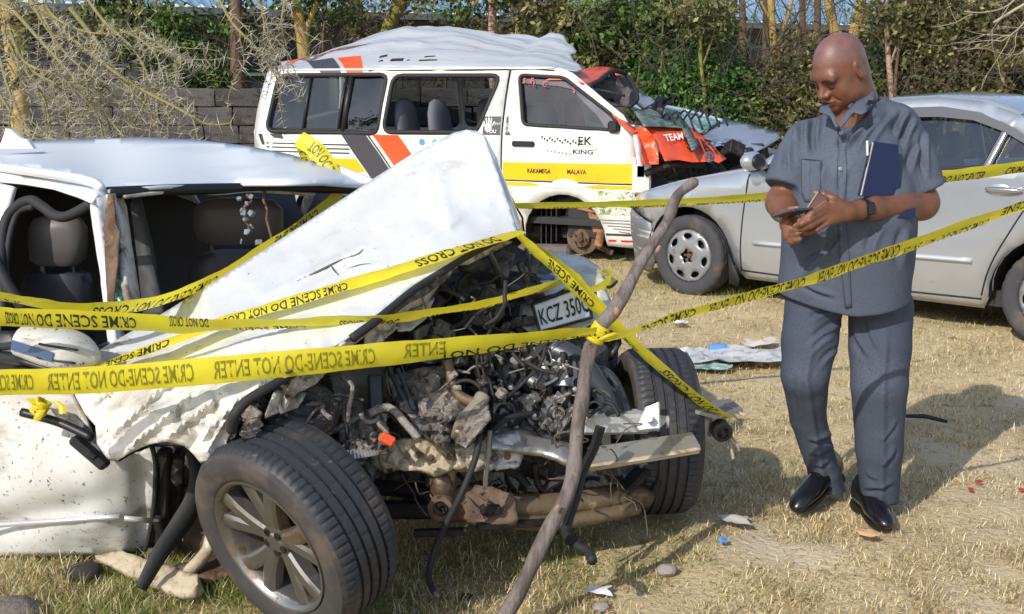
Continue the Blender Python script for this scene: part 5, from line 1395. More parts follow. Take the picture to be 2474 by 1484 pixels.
m = MB(); m.grid([[c + RM @ Vector((x, -.079 + .0 * x + (.02 * max(0, x / .1) ** 2), z + .012 * (x + .1))) for x in np.linspace(-.115, .02, 8)] for z in (-.018, .012)]); m.build('indicator_lens', M('lens_blue', lin((70, 92, 130)), .08, coat=1), mir, world=True, smooth=180)
m = MB()
for z in (.017, -.024): m.tube([c + RM @ Vector((x, -.076 + .5 * max(0, x - .0) ** 2 + .15 * max(0, x), z + .1 * (x + .1))) for x in np.linspace(-.03, .085, 8)], .004, 5)
m.tube([c + RM @ Vector((x, -.055, -.05)) for x in np.linspace(-.11, .09, 6)], .008, 6)
m.build('mirror_slot', black_plastic, mir, world=True, smooth=180)
tubes('mirror_arm', black_plastic, wk, [([(60, 870, 3.5), (0, 862, 3.6), (-60, 850, 3.7)], .02), ([(50, 832, 3.5), (0, 838, 3.6), (-60, 842, 3.7)], .013), ([(240, 850, 3.5), (280, 830, 3.7)], .02)])
pxsheet([(-160, 800), (0, 800), (40, 800), (52, 850), (44, 890), (120, 900), (176, 890), (190, 935), (-160, 950)], plane_depth((-160, 800, 3.85), (40, 800, 3.75), (190, 935, 3.6)), black_plastic, wk, 'door_sill_trim', 25, wav=.03)
# torn handle lever and lock hanging on the door skin
tubes('door_lever', black_plastic, wk, [([(52, 996, 3.36), (140, 1020, 3.34), (222, 1058, 3.3)], .014)])
m = MB(); m.bar(at(176, 1058, 3.30), at(258, 1128, 3.28), .045, .03, .008); m.box(at(222, 1100, 3.27), (.03, .02, .02), Matrix.Rotation(.7, 3, 'Y'), .004); m.build('lock_case', black_plastic, wk, world=True)
pxsheet([(120, 985), (180, 1000), (232, 1052), (262, 1090), (240, 1100), (200, 1056), (150, 1030)], lambda x, y: ddoor(x, y) - .015, soot, wk, 'tear', 9, wav=.02, wsc=20, solid=.002)
# hinge post and things below it
m = MB(); m.bar(at(398, 1085, 3.5), at(392, 1310, 3.52), .05, .04, .006); m.bar(at(432, 1090, 3.55), at(424, 1270, 3.58), .06, .03, .006); m.bar(at(380, 1250, 3.46), at(400, 1320, 3.5), .03, .03, .006)
m.build('hinge_post', steel_dark, wk, world=True)
pxsheet([(372, 1080), (470, 1078), (476, 1150), (470, 1330), (360, 1330)], lambda x, y: 3.62, soot, wk, 'wheel_liner', 16, wav=.05, wsc=9)
pxsheet([(420, 1110), (446, 1106), (446, 1150), (432, 1180), (416, 1160)], lambda x, y: 3.46, steel_dark, wk, 'hinge_plate', 9, wav=.03, solid=.012)
def ribbon(name, mat, parent, pts, wd, roll=0.0, n=6, solid=.004, tex=None, **k):
    """flat strip along picture points; wd in metres; roll turns it about its length"""
    P = pxpath(pts, n); V = []
    for i, p in enumerate(P):
        t = (P[min(i + 1, len(P) - 1)] - P[max(i - 1, 0)]).normalized()
        v = (Vector((0, 0, EYE)) - p).normalized(); a = t.cross(v).normalized()
        rr = roll(i / (len(P) - 1)) if callable(roll) else roll
        w = wd(i / (len(P) - 1)) if callable(wd) else wd
        d = a * math.cos(rr) + v * math.sin(rr)
        V.append([p - d * w / 2, p, p + d * w / 2])
    return MB().grid(V).build(name, mat, parent, world=True, smooth=60, solid=solid, **k)
ribbon('rubber_strip', black_rub, wk, [(462, 1085, 3.42), (478, 1150, 3.4), (468, 1210, 3.38), (430, 1275, 3.34), (385, 1340, 3.28), (340, 1424, 3.22)], lambda t: .035 + .03 * math.sin(math.pi * t), .3)
tubes('sill_bracket', cream_rail, wk, [([(510, 1290, 3.42), (500, 1330, 3.4), (470, 1366, 3.36), (440, 1390, 3.34)], .022)], 7)
pxsheet([(232, 1352), (300, 1338), (400, 1372), (482, 1398), (486, 1420), (470, 1440), (440, 1446), (330, 1404)], plane_depth((232, 1352, 3.50), (482, 1398, 3.28), (440, 1446, 3.22)), cream_rail, wk, 'torn_sill', 14, wav=.02, solid=.035, smooth=20)
pxsheet([(410, 1372), (520, 1345), (575, 1350), (568, 1385), (500, 1410), (480, 1395)], plane_depth((410, 1372, 3.42), (575, 1350, 3.45), (500, 1410, 3.3)), rust_m, wk, 'rusty_floor_piece', 12, wav=.05, solid=.012)
pxsheet([(440, 1180), (520, 1160), (560, 1300), (520, 1350), (440, 1340)], lambda x, y: 3.6, rust_m, wk, 'floor_pan_edge', 14, wav=.06, wsc=8)
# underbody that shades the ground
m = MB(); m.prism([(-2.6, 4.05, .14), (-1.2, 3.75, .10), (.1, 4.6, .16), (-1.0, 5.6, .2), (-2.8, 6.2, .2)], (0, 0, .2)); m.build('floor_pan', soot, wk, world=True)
# ---------------- the laid open engine bay
pxsheet([(690, 925), (760, 860), (905, 782), (1000, 705), (1110, 632), (1240, 592), (1330, 640), (1430, 680), (1490, 800), (1500, 1000), (1400, 1080), (1180, 1100), (900, 1130), (720, 1090)], plane_depth((690, 925, 3.8), (1240, 592, 4.55), (1490, 800, 4.35), (900, 1130, 3.9), (1400, 1080, 4.1)), soot, wk, 'firewall', 22, wav=.14, wsc=5)
pxsheet([(730, 905), (800, 868), (930, 880), (942, 930), (940, 1010), (860, 1020), (770, 1012), (735, 960)], plane_depth((730, 905, 3.45), (930, 880, 3.66), (860, 1020, 3.42)), M('dull_plate', lin((140, 131, 124)), .6, .3, layers=((lin((90, 82, 76)), 10, .52, .72),), bump=(.5, 30, .01)), wk, 'inner_wing_plate', 14, wav=.05)
m = MB(); m.bar(at(906, 905, 3.5), at(912, 1040, 3.42), .05, .03, .008); m.bar(at(940, 890, 3.46), at(990, 1000, 3.38), .012, .012); m.bar(at(960, 890, 3.45), at(1000, 990, 3.40), .01, .01)
m.build('radiator_support', blue_black, wk, world=True)
pxsheet([(935, 912), (1010, 890), (1078, 884), (1096, 930), (1110, 962), (1150, 992), (1168, 1040), (1130, 1082), (1090, 1070), (1048, 1056), (1000, 1016), (960, 980)], plane_depth((935, 912, 3.5), (1078, 884, 3.56), (1168, 1040, 3.36), (1000, 1016, 3.38)), crushed_steel, wk, 'crumpled_plate', 9, wav=.09, wsc=12, smooth=25)
pxsheet([(985, 1000), (1040, 1010), (1090, 1040), (1150, 1046), (1120, 1082), (1060, 1076), (1000, 1040)], plane_depth((985, 1000, 3.34), (1150, 1046, 3.3), (1060, 1076, 3.26)), crushed_steel, wk, 'crumpled_plate', 8, wav=.09, wsc=20, smooth=20)
tubes('rusty_flange', brown_oil, wk, [([(1080, 870, 3.5), (1092, 920, 3.48), (1112, 958, 3.46), (1150, 975, 3.45)], .018)])
m = MB(); MT = Matrix.Translation(at(735, 985, 3.2)) @ frame((.25, -.45, .86)).to_4x4()
m.lathe([(.001, .03), (.03, .035), (.05, .02), (.075, .03), (.095, .02), (.105, -.005), (.10, -.03), (.07, -.05), (.06, -.16)], 28, MT)
m.build('strut_top', soot, wk, world=True, smooth=40)
m = MB()
for k in range(6):
    a = -2.6 + k * .45; p = MT @ Vector((.085 * math.cos(a), .085 * math.sin(a), .028)); m.ell(p, .007, 6, 4)
m.build('strut_bolt', brown_oil, wk, world=True)
m = MB()
for k in range(22):
    z = k * .011; m.lathe([(.052, z), (.058, z + .005), (.052, z + .010)], 14, Matrix.Translation(at(800, 1085, 3.34)) @ frame((-.25, .1, .96)).to_4x4())
m.build('spring_boot', black_rub, wk, world=True)
pxsheet([(836, 1012), (900, 992), (935, 1000), (930, 1060), (938, 1078), (880, 1110), (836, 1112), (826, 1078), (846, 1060)], plane_depth((836, 1012, 3.28), (935, 1000, 3.32), (860, 1110, 3.18)), crushed_steel, wk, 'battery_tray', 7, wav=.07, wsc=24, smooth=20)
m = MB()
for k in range(12): m.bar(at(838 + 8 * k, 1088 + .2 * k, 3.17), at(842 + 8 * k, 1112 - 1.2 * k, 3.16), .007, .012)
m.build('cooling_fins', bright_al, wk, world=True, kind='stuff')
tubes('bracket_strap', crushed_steel, wk, [([(890, 1000, 3.26), (940, 985, 3.3), (985, 1030, 3.22), (1010, 1060, 3.2)], .013), ([(700, 1040, 3.24), (780, 1050, 3.25), (880, 1000, 3.3)], .010)])
m = MB(); m.box(at(936, 1062, 3.12), (.045, .02, .03), Matrix.Rotation(.5, 3, 'Y'), .006); m.build('orange_clip', v_or, wk, world=True)
pxsheet([(825, 1090), (880, 1110), (905, 1140), (890, 1190), (850, 1180), (820, 1140)], lambda x, y: 3.3, M('green_tank', lin((84, 92, 86)), .35), wk, 'washer_tank', 12, wav=.03, solid=.04)
for pl_, dp, mt in (([(700, 1010), (760, 1000), (830, 1030), (826, 1090), (780, 1120), (720, 1070)], plane_depth((700, 1010, 3.3), (830, 1030, 3.34), (780, 1120, 3.24)), crushed_steel), ([(1000, 800), (1060, 770), (1100, 790), (1096, 860), (1040, 880), (1005, 870)], plane_depth((1000, 800, 3.6), (1100, 790, 3.75), (1040, 880, 3.6)), crushed_steel), ([(960, 760), (1010, 730), (1050, 720), (1030, 770), (990, 800), (960, 800)], plane_depth((960, 760, 3.5), (1050, 720, 3.6), (990, 800, 3.46)), w_under), ([(1090, 690), (1140, 672), (1200, 700), (1220, 760), (1180, 800), (1120, 760)], plane_depth((1090, 690, 3.9), (1200, 700, 4.0), (1180, 800, 3.8)), M('dull_plate')), ([(1225, 800), (1300, 830), (1290, 850), (1190, 850), (1180, 820)], plane_depth((1225, 800, 3.75), (1300, 830, 3.75), (1190, 850, 3.7)), crushed_steel), ([(1100, 1085), (1180, 1060), (1188, 1100), (1150, 1140), (1110, 1130)], plane_depth((1100, 1085, 3.3), (1180, 1060, 3.32), (1150, 1140, 3.28)), M('pale_rail_', lin((170, 164, 154)), .5, .3, layers=((lin((110, 98, 84)), 9, .5, .7, 6),))), ([(660, 960), (700, 940), (740, 950), (720, 985), (680, 1000)], plane_depth((660, 960, 3.08), (740, 950, 3.16), (680, 1000, 3.06)), w_under), ([(880, 800), (930, 775), (960, 790), (920, 830), (880, 850)], plane_depth((880, 800, 3.34), (960, 790, 3.42), (880, 850, 3.3)), w_under)):
    pxsheet(pl_, dp, mt, wk, 'torn_panel', 8, wav=.09, wsc=9, smooth=28, solid=.006)
# engine block with accessories
eng = MB()
e0 = at(1270, 930, 3.95)
eng.box(e0, (.52, .36, .30), Matrix.Rotation(R(-30), 3, 'Z') @ Matrix.Rotation(R(8), 3, 'X'), .03)
eng.box(e0 + Vector((.02, .05, -.2)), (.44, .34, .22), Matrix.Rotation(R(-30), 3, 'Z'), .03)
eng.build('engine', soot, wk, world=True)
engo = wk.children[-1]
tubes('intake_duct', blue_black, engo, [([(1060, 700, 4.1), (1130, 690, 4.05), (1220, 690, 4.0), (1300, 700, 4.0)], .055), ([(1290, 850, 3.75), (1340, 848, 3.72), (1400, 880, 3.68), (1450, 940, 3.66), (1480, 1000, 3.64)], (.055, .03))], 12)
tubes('hose', black_rub, engo, [([(1180, 910, 3.6), (1166, 960, 3.55), (1120, 1000, 3.45)], .016), ([(1100, 970, 3.5), (1160, 985, 3.5), (1230, 1030, 3.5), (1290, 1080, 3.5)], .015), ([(1205, 880, 3.6), (1215, 940, 3.58), (1250, 980, 3.55), (1240, 1030, 3.5)], .012), ([(1300, 1040, 3.5), (1340, 1060, 3.48), (1380, 1040, 3.46)], .012), ([(1000, 790, 3.8), (1090, 800, 3.8), (1180, 840, 3.8)], .018), ([(1250, 740, 3.95), (1230, 800, 3.9), (1180, 830, 3.85), (1100, 790, 3.85)], .014), ([(1180, 1050, 3.4), (1230, 1010, 3.42), (1300, 1000, 3.5)], .009)], 8)
tubes('chrome_pipe', bright_al, engo, [([(1330, 840, 3.7), (1350, 900, 3.66), (1372, 960, 3.62)], .008), ([(1180, 860, 3.66), (1190, 900, 3.62), (1186, 940, 3.6)], .008), ([(1075, 745, 3.9), (1078, 800, 3.85), (1082, 840, 3.8)], .012), ([(1240, 900, 3.62), (1244, 960, 3.6)], .008)])
tubes('silver_pipe', M('pipe_silver', lin((190, 180, 164)), .4, .5, layers=((lin((110, 96, 80)), 8, .5, .7),)), engo, [([(1166, 958, 3.44), (1150, 985, 3.4), (1120, 1020, 3.34), (1108, 1055, 3.28)], .024)], 10)
pxsheet([(1100, 1070), (1112, 1030), (1150, 980), (1172, 968), (1180, 990), (1186, 1010), (1150, 1050), (1124, 1082)], plane_depth((1100, 1070, 3.26), (1172, 968, 3.36), (1150, 1050, 3.2)), crushed_steel, engo, 'heat_shield', 8, wav=.05, wsc=14, smooth=30, solid=.008)
def disc(p, Y, r, d, nm, mat, par, prof=None, ax=(.25, -.95, .1)):
    MB().lathe(prof or [(.001, .03), (r * .25, .03), (r * .28, .012), (r * .55, .008), (r * .6, .02), (r * .95, .022), (r, .015), (r, -.02), (.001, -.02)], 28, Matrix.Translation(at(*p, Y)) @ frame(ax).to_4x4()).build(nm, mat, par, world=True, smooth=35)
disc((1340, 996, ), 3.58, .055, 0, 'pulley', alu_cast, engo); disc((1268, 1015), 3.58, .085, 0, 'pulley', blue_black, engo); disc((1235, 905), 3.62, .045, 0, 'pulley', blue_black, engo); disc((1345, 996), 3.55, .022, 0, 'pulley', bright_al, engo)
tubes('drive_belt', black_rub, engo, [([(1330, 930, 3.62), (1326, 1000, 3.58), (1340, 1022, 3.56), (1356, 1000, 3.58), (1362, 920, 3.62), (1360, 850, 3.65)], .010), ([(1345, 860, 3.66), (1342, 940, 3.63)], .010), ([(1380, 860, 3.66), (1372, 1010, 3.6)], .014), ([(1395, 860, 3.66), (1388, 1010, 3.6)], .014)])
m = MB(); m.tube([at(1296, 900, 3.72), at(1300, 950, 3.68)], .05, 14); m.tube([at(1370, 880, 3.68), at(1366, 940, 3.64)], .05, 14); m.box(at(1210, 960, 3.66), (.08, .08, .07), Matrix.Rotation(.5, 3, 'Z'), .02); m.build('alternator', alu_cast, engo, world=True, smooth=35)
r_ = np.random.default_rng(31)
def scrap(name, region, Y0, Y1, n, size, mat, par, kind='stuff', tubes_=.45):
    """small unrecognisable bits: stubs, brackets, bent pipes"""
    m = MB(); k = 0
    xs_, ys_ = [p[0] for p in region], [p[1] for p in region]
    while k < n:
        x, y = lerp(min(xs_), max(xs_), r_.random()), lerp(min(ys_), max(ys_), r_.random())
        if not _inside(np.array([[x, y]]), region)[0]: continue
        k += 1
        p = at(x, y, lerp(Y0, Y1, r_.random())); s = size * (.4 + r_.random())
        if r_.random() < tubes_:
            d = Vector(r_.normal(size=3)).normalized(); d2 = Vector(r_.normal(size=3)) * .5
            m.tube(smooth_path([p - d * s, p + d2 * s * .4, p + d * s], 3), s * (.10 + .25 * r_.random()), 6)
        elif r_.random() < .4:
            m.lathe([(.001, s * .4), (s * .45, s * .4), (s * .5, s * .3), (s * .5, -s * .3), (.001, -s * .3)], 12, Matrix.Translation(p) @ frame(Vector(r_.normal(size=3)) + Vector((0, -1, 0))).to_4x4())
        else:
            m.box(p, tuple(s * (.25 + 1.1 * r_.random(3))), Matrix.Rotation(r_.random() * 6, 3, Vector(r_.normal(size=3))), s * .08)
    return m.build(name, mat, par, world=True, smooth=35, kind=kind)
bay = [(1080, 850), (1200, 830), (1400, 840), (1400, 1020), (1200, 1040), (1150, 980), (1110, 940)]
scrap('engine_fittings', bay, 3.56, 3.85, 70, .045, steel_dark, engo); scrap('engine_castings', bay, 3.54, 3.8, 36, .045, alu_cast, engo); scrap('engine_wiring', bay, 3.5, 3.75, 26, .06, black_rub, engo, tubes_=1)
scrap('rusty_fittings', bay, 3.55, 3.75, 14, .03, brown_oil, engo)
def wires(name, region, Y0, Y1, n, rad, mat, par, reach=.16):
    m = MB(); k = 0; xs_, ys_ = [p[0] for p in region], [p[1] for p in region]
    while k < n:
        x, y = lerp(min(xs_), max(xs_), r_.random()), lerp(min(ys_), max(ys_), r_.random())
        if not _inside(np.array([[x, y]]), region)[0]: continue
        k += 1; p = at(x, y, lerp(Y0, Y1, r_.random())); P = [p]; d = Vector(r_.normal(size=3)); d.y *= .4
        for i in range(4):
            d = (d.normalized() + Vector(r_.normal(size=3)) * .55 + Vector((0, 0, -.15))).normalized(); P.append(P[-1] + d * reach * (.15 + .25 * r_.random()))
        m.tube(smooth_path(P, 4), rad * (.5 + r_.random()), 5)
    return m.build(name, mat, par, world=True, smooth=180, kind='stuff')
allbay = [(900, 900), (1000, 800), (1090, 690), (1190, 670), (1250, 800), (1400, 850), (1480, 960), (1400, 1060), (1180, 1060), (960, 1080)]
wires('wiring', allbay, 3.44, 3.75, 60, .0055, black_rub, wk); wires('grey_wiring', allbay, 3.44, 3.72, 26, .0030, M('wire_grey', lin((118, 116, 112)), .5), wk); wires('muddy_wiring', [(880, 1080), (1500, 1060), (1540, 1220), (1000, 1250)], 3.36, 3.6, 30, .0032, M('muddy_wire', lin((92, 80, 66)), .8), wk)
wires('torn_strips', [(600, 990), (700, 930), (900, 960), (960, 1060), (880, 1130), (700, 1060)], 3.16, 3.4, 26, .006, crushed_steel, wk)
scrap('torn_castings', [(860, 1000), (1000, 900), (1180, 860), (1400, 860), (1390, 1060), (1180, 1080), (900, 1110)], 3.42, 3.6, 46, .03, crushed_steel, wk); scrap('bright_fittings', bay, 3.46, 3.6, 22, .022, bright_al, engo)
upper = [(960, 760), (1080, 660), (1220, 610), (1300, 640), (1290, 800), (1000, 850)]
scrap('upper_fittings', upper, 3.75, 4.2, 44, .06, soot, wk); scrap('upper_castings', upper, 3.8, 4.1, 16, .045, steel_dark, wk)
lower = [(880, 1130), (1180, 1120), (1500, 1090), (1560, 1200), (1300, 1250), (1000, 1230), (900, 1200)]
scrap('lower_fittings', lower, 3.55, 4.0, 50, .055, soot, wk); scrap('lower_wiring', lower, 3.4, 3.7, 12, .07, black_rub, wk, tubes_=1)
scrap('wheel_side_fittings', [(620, 1010), (830, 1040), (900, 1150), (860, 1220), (760, 1100)], 3.2, 3.5, 26, .045, soot, wk)
# front corner: far wing, plate carrier, number plate
pxsheet([(1228, 650), (1242, 628), (1262, 616), (1330, 610), (1410, 622), (1445, 644), (1464, 676), (1466, 692), (1420, 700), (1380, 694), (1340, 702), (1300, 716), (1250, 722), (1232, 690)], plane_depth((1228, 650, 4.5), (1330, 610, 4.75), (1466, 692, 4.35), (1300, 716, 4.15)), w_crush, wk, 'far_wing', 10, wav=.07, wsc=7)
pxsheet([(1240, 668), (1300, 650), (1345, 662), (1330, 692), (1290, 716), (1246, 720)], plane_depth((1240, 668, 4.38), (1345, 662, 4.4), (1246, 720, 4.1)), M('flaked_paint', lin((90, 96, 106)), .5, layers=((lin((190, 196, 204)), 14, .52, .56, 4), (lin((34, 34, 38)), 20, .5, .6))), wk, 'burnt_wing', 9, wav=.06, wsc=12)
pxsheet([(1228, 738), (1240, 724), (1300, 712), (1380, 694), (1414, 690), (1440, 730), (1450, 770), (1400, 800), (1330, 820), (1290, 812), (1262, 790), (1234, 764)], plane_depth((1228, 738, 3.98), (1414, 690, 4.2), (1300, 815, 3.84)), w_crush, wk, 'bumper_skin', 10, wav=.04, wsc=7)
tubes('bumper_slot', black_plastic, wk, [([(1290, 728, 3.98), (1340, 718, 4.02), (1370, 704, 4.06), (1410, 690, 4.1)], .014)])
pxsheet([(1440, 690), (1462, 694), (1480, 740), (1494, 790), (1470, 800), (1450, 760)], plane_depth((1440, 690, 4.3), (1480, 740, 4.2), (1450, 760, 4.1)), w_crush, wk, 'bumper_end', 9, wav=.04)
pc = [(1304, 803), (1430, 768), (1416, 688), (1286, 736)]
pl = MB()
def plate_pt(a, b, off=0):
    x = lerp(lerp(pc[0][0], pc[1][0], a), lerp(pc[3][0], pc[2][0], a), b); y = lerp(lerp(pc[0][1], pc[1][1], a), lerp(pc[3][1], pc[2][1], a), b)
    return at(x, y, lerp(3.80, 3.98, a) + .03 * b - off + .014 * math.sin(a * 7) * (.3 + b) + .006 * math.sin(b * 5))
pl.grid([[plate_pt(a, b) for a in np.linspace(0, 1, 18)] for b in np.linspace(0, 1, 8)])
plate = pl.build('number_plate', M('plate_white', lin((226, 232, 240)), .35, layers=((lin((176, 176, 172)), 10, .58, .74),)), wk, world=True, smooth=60, solid=.004)
V, F, w_ = text2d('KCZ 350G', 0, .01)
MB().add([plate_pt(.07 + .92 * x / w_, .20 + .56 * y, .006) for x, y in V], F).build('number_lettering', M('plate_ink', lin((24, 34, 72)), .5), plate, world=True, smooth=None)
m = MB()
bord = [(a, 0) for a in np.linspace(0, 1, 9)] + [(1, b) for b in np.linspace(.1, 1, 6)] + [(a, 1) for a in np.linspace(.9, 0, 9)] + [(0, b) for b in np.linspace(.9, .1, 6)]
m.tube([plate_pt(*q, .004) for q in bord] + [plate_pt(0, 0, .004)], .006, 5); m.build('plate_frame', black_plastic, plate, world=True, smooth=180)
# rails, beam and crossmember
m = MB(); m.bar(at(1396, 1020, 3.62), at(1560, 1018, 3.72), .085, .07, .01); m.bar(at(1540, 1018, 3.70), at(1704, 1026, 3.80), .07, .06, .01); m.prism([at(1535, 1040, 3.64), at(1592, 1034, 3.64), at(1590, 972, 3.68), at(1560, 984, 3.68)], (.006, .006, 0)); m.tube([at(1568, 1010, 3.62), at(1568, 1010, 3.66)], .014, 8)
m.build('frame_rail', M('pale_rail', lin((206, 206, 206)), .4, .3, layers=((lin((160, 144, 120)), 6, .5, .7, 6), (lin((96, 84, 72)), 16, .62, .74, 6)), bump=(.5, 22, .01)), wk, world=True)
m = MB(); V = [at(1420, 1082, 3.52), at(1672, 1044, 3.62), at(1692, 1078, 3.55), at(1424, 1122, 3.44)]
m.prism(V, (0, .015, -.03)); bm_ = m.build('bumper_beam', bright_al, wk, world=True)
ribbon('beam_edge', cream_rail, wk, [(1424, 1124, 3.44), (1560, 1106, 3.49), (1692, 1082, 3.55)], .022, .9)
pxsheet([(1180, 1044), (1200, 1036), (1262, 1040), (1330, 1062), (1392, 1084), (1400, 1110), (1372, 1122), (1310, 1096), (1250, 1090), (1186, 1084)], plane_depth((1180, 1044, 3.42), (1400, 1110, 3.40), (1262, 1040, 3.5)), bright_al, wk, 'crossmember', 10, wav=.05, wsc=8, smooth=30, solid=.02)
pxsheet([(1176, 1060), (1252, 1050), (1262, 1090), (1250, 1130), (1180, 1136), (1172, 1100)], plane_depth((1176, 1060, 3.38), (1252, 1050, 3.4), (1180, 1136, 3.34)), M('pale_rail'), wk, 'crossmember', 10, wav=.05, wsc=10, smooth=25, solid=.02)
pxsheet([(896, 1096), (960, 1068), (1020, 1058), (1080, 1076), (1140, 1088), (1176, 1094), (1180, 1132), (1090, 1134), (1060, 1150), (1030, 1140), (950, 1134), (900, 1128)], plane_depth((896, 1096, 3.38), (1080, 1076, 3.36), (1180, 1132, 3.34), (950, 1134, 3.34)), cream_rail, wk, 'crossmember', 9, wav=.05, wsc=12, smooth=25, solid=.025)
m = MB()
for x, y in ((1010, 1100), (1040, 1108), (1086, 1104), (1120, 1112), (1196, 1108), (1226, 1104)): m.lathe([(.001, .006), (.006, .006), (.007, 0), (.011, -.002), (.011, -.02)], 8, Matrix.Translation(at(x, y, 3.315)) @ frame((0, -1, .2)).to_4x4())
m.build('rail_bolt', rust_m, wk, world=True, kind='stuff')
m = MB(); m.box(at(1070, 1165, 3.38), (.08, .06, .12), None, .015); m.ell(at(1068, 1180, 3.33), (.035, .03, .045), 12, 8); m.build('engine_mount', brown_oil, wk, world=True, smooth=35)
tubes('stabiliser_bar', steel_dark, wk, [([(860, 1172, 3.5), (940, 1180, 3.48), (1000, 1186, 3.46), (1036, 1204, 3.44), (1046, 1240, 3.42)], .026)], 10)
m = MB(); m.bar(at(890, 1232, 3.42), at(1050, 1232, 3.40), .055, .05, .01); m.build('control_arm', steel_dark, wk, world=True)
tubes('steering_rack', brown_oil, wk, [([(1080, 1228, 3.38), (1200, 1226, 3.42), (1300, 1222, 3.48), (1420, 1210, 3.56), (1500, 1198, 3.62)], .042), ([(1230, 1262, 3.40), (1340, 1262, 3.46), (1440, 1248, 3.52), (1540, 1226, 3.6)], .024), ([(1490, 1200, 3.6), (1530, 1190, 3.64), (1570, 1206, 3.66)], .03)], 10, label='oily rust brown steering rack across the bottom of the wreck')
pxsheet([(1040, 1226), (1060, 1200), (1110, 1180), (1180, 1176), (1240, 1200), (1250, 1262), (1180, 1274), (1120, 1256), (1064, 1258)], plane_depth((1040, 1226, 3.36), (1180, 1176, 3.42), (1180, 1274, 3.32)), rust_m, wk, 'subframe', 10, wav=.025, wsc=8, smooth=30, solid=.03)
disc((1066, 1226), 3.30, .04, 0, 'bushing', rust_m, wk, None, (-.1, -.98, .1)); disc((1066, 1226), 3.275, .014, 0, 'bushing_bolt', steel_dark, wk)
m = MB(); m.bar(at(1160, 1232, 3.32), at(1210, 1232, 3.33), .03, .03, .006); m.bar(at(1150, 1272, 3.3), at(1330, 1262, 3.42), .03, .02, .004); m.bar(at(1500, 1190, 3.6), at(1580, 1110, 3.75), .06, .03, .008); m.bar(at(1130, 1284, 3.3), at(1000, 1288, 3.3), .03, .02, .004)
m.build('subframe_bracket', steel_dark, wk, world=True, kind='stuff')
tubes('tie_rod', steel_dark, wk, [([(1570, 1204, 3.66), (1590, 1160, 3.7), (1570, 1130, 3.74)], .014), ([(1290, 1120, 3.5), (1300, 1170, 3.5), (1320, 1190, 3.5)], .012)])
m = MB(); m.prism([at(1680, 1000, 3.72), at(1730, 1012, 3.72), at(1795, 996, 3.80), at(1764, 972, 3.9), at(1690, 980, 3.84)], (0, .004, .012)); m.prism([at(1752, 974, 3.82), at(1800, 1000, 3.78), at(1796, 1006, 3.78), at(1748, 984, 3.82)], (0, .01, -.004)); m.bar(at(1702, 990, 3.8), at(1720, 1050, 3.8), .05, .03, .006); m.build('end_bracket', M('grey_bracket', lin((140, 134, 132)), .5, .4), wk, world=True)
disc((1742, 1040), 3.74, .035, 0, 'sensor', black_plastic, wk, None, (.2, -.9, -.2))
tubes('loose_wire', M('pale_wire', lin((150, 140, 126)), .7), wk, [([(1760, 1050, 3.76), (1766, 1080, 3.74), (1772, 1110, 3.72)], .006), ([(1764, 1052, 3.76), (1780, 1072, 3.72), (1786, 1090, 3.72)], .004), ([(1184, 1040, 3.3), (1178, 1100, 3.28), (1172, 1182, 3.28)], .007)])
tubes('wing_arch', blue_black, wk, [([(1400, 960, 3.72), (1440, 900, 3.8), (1480, 920, 3.78), (1510, 990, 3.72), (1520, 1040, 3.7)], .022), ([(1480, 940, 3.72), (1496, 1000, 3.68), (1490, 1060, 3.66)], .018), ([(1410, 880, 3.9), (1450, 930, 3.86), (1470, 1000, 3.8)], .04)])
pxsheet([(1400, 900), (1450, 880), (1500, 930), (1530, 1000), (1520, 1040), (1410, 1010)], lambda x, y: 3.98, crushed_steel, wk, 'inner_wing', 12, wav=.08, wsc=8)
pxsheet([(1440, 880), (1460, 846), (1500, 810), (1502, 830), (1480, 870)], lambda x, y: 4.1, black_plastic, wk, 'arch_liner_scrap', 8, wav=.03)
tubes('cable', black_rub, wk, [([(1160, 1050, 3.24), (1148, 1110, 3.22), (1116, 1190, 3.2), (1076, 1270, 3.2), (1050, 1330, 3.2), (1036, 1390, 3.14), (1046, 1426, 3.08), (1064, 1442, 3.05)], .010), ([(1460, 690, 4.3), (1474, 694, 4.2), (1490, 680, 4.15)], .006)])
tubes('sprung_pipe', black_rub, wk, [([(1452, 1030, 3.36), (1436, 1080, 3.34), (1408, 1140, 3.32), (1392, 1200, 3.28), (1372, 1262, 3.24), (1368, 1292, 3.2), (1390, 1316, 3.14), (1420, 1332, 3.1), (1432, 1356, 3.05)], .015)], 8)
m = MB()
P = pxpath([(1452, 1030, 3.34), (1436, 1080, 3.32), (1408, 1140, 3.3), (1392, 1200, 3.26), (1372, 1262, 3.22)], 10)
for i in range(0, len(P) - 1): m.box(P[i] + Vector((-.012, -.012, 0)), (.012, .008, .008))
m.build('cable_clips', black_plastic, wk, world=True, kind='stuff')
tubes('brace_rod', blue_black, wk, [([(1178, 606, 3.7), (1200, 650, 3.75), (1214, 690, 3.8)], .012)])
tubes('bonnet_stay', soot, wk, [([(1120, 640, 3.7), (1180, 636, 3.8), (1220, 620, 3.9)], .03)])
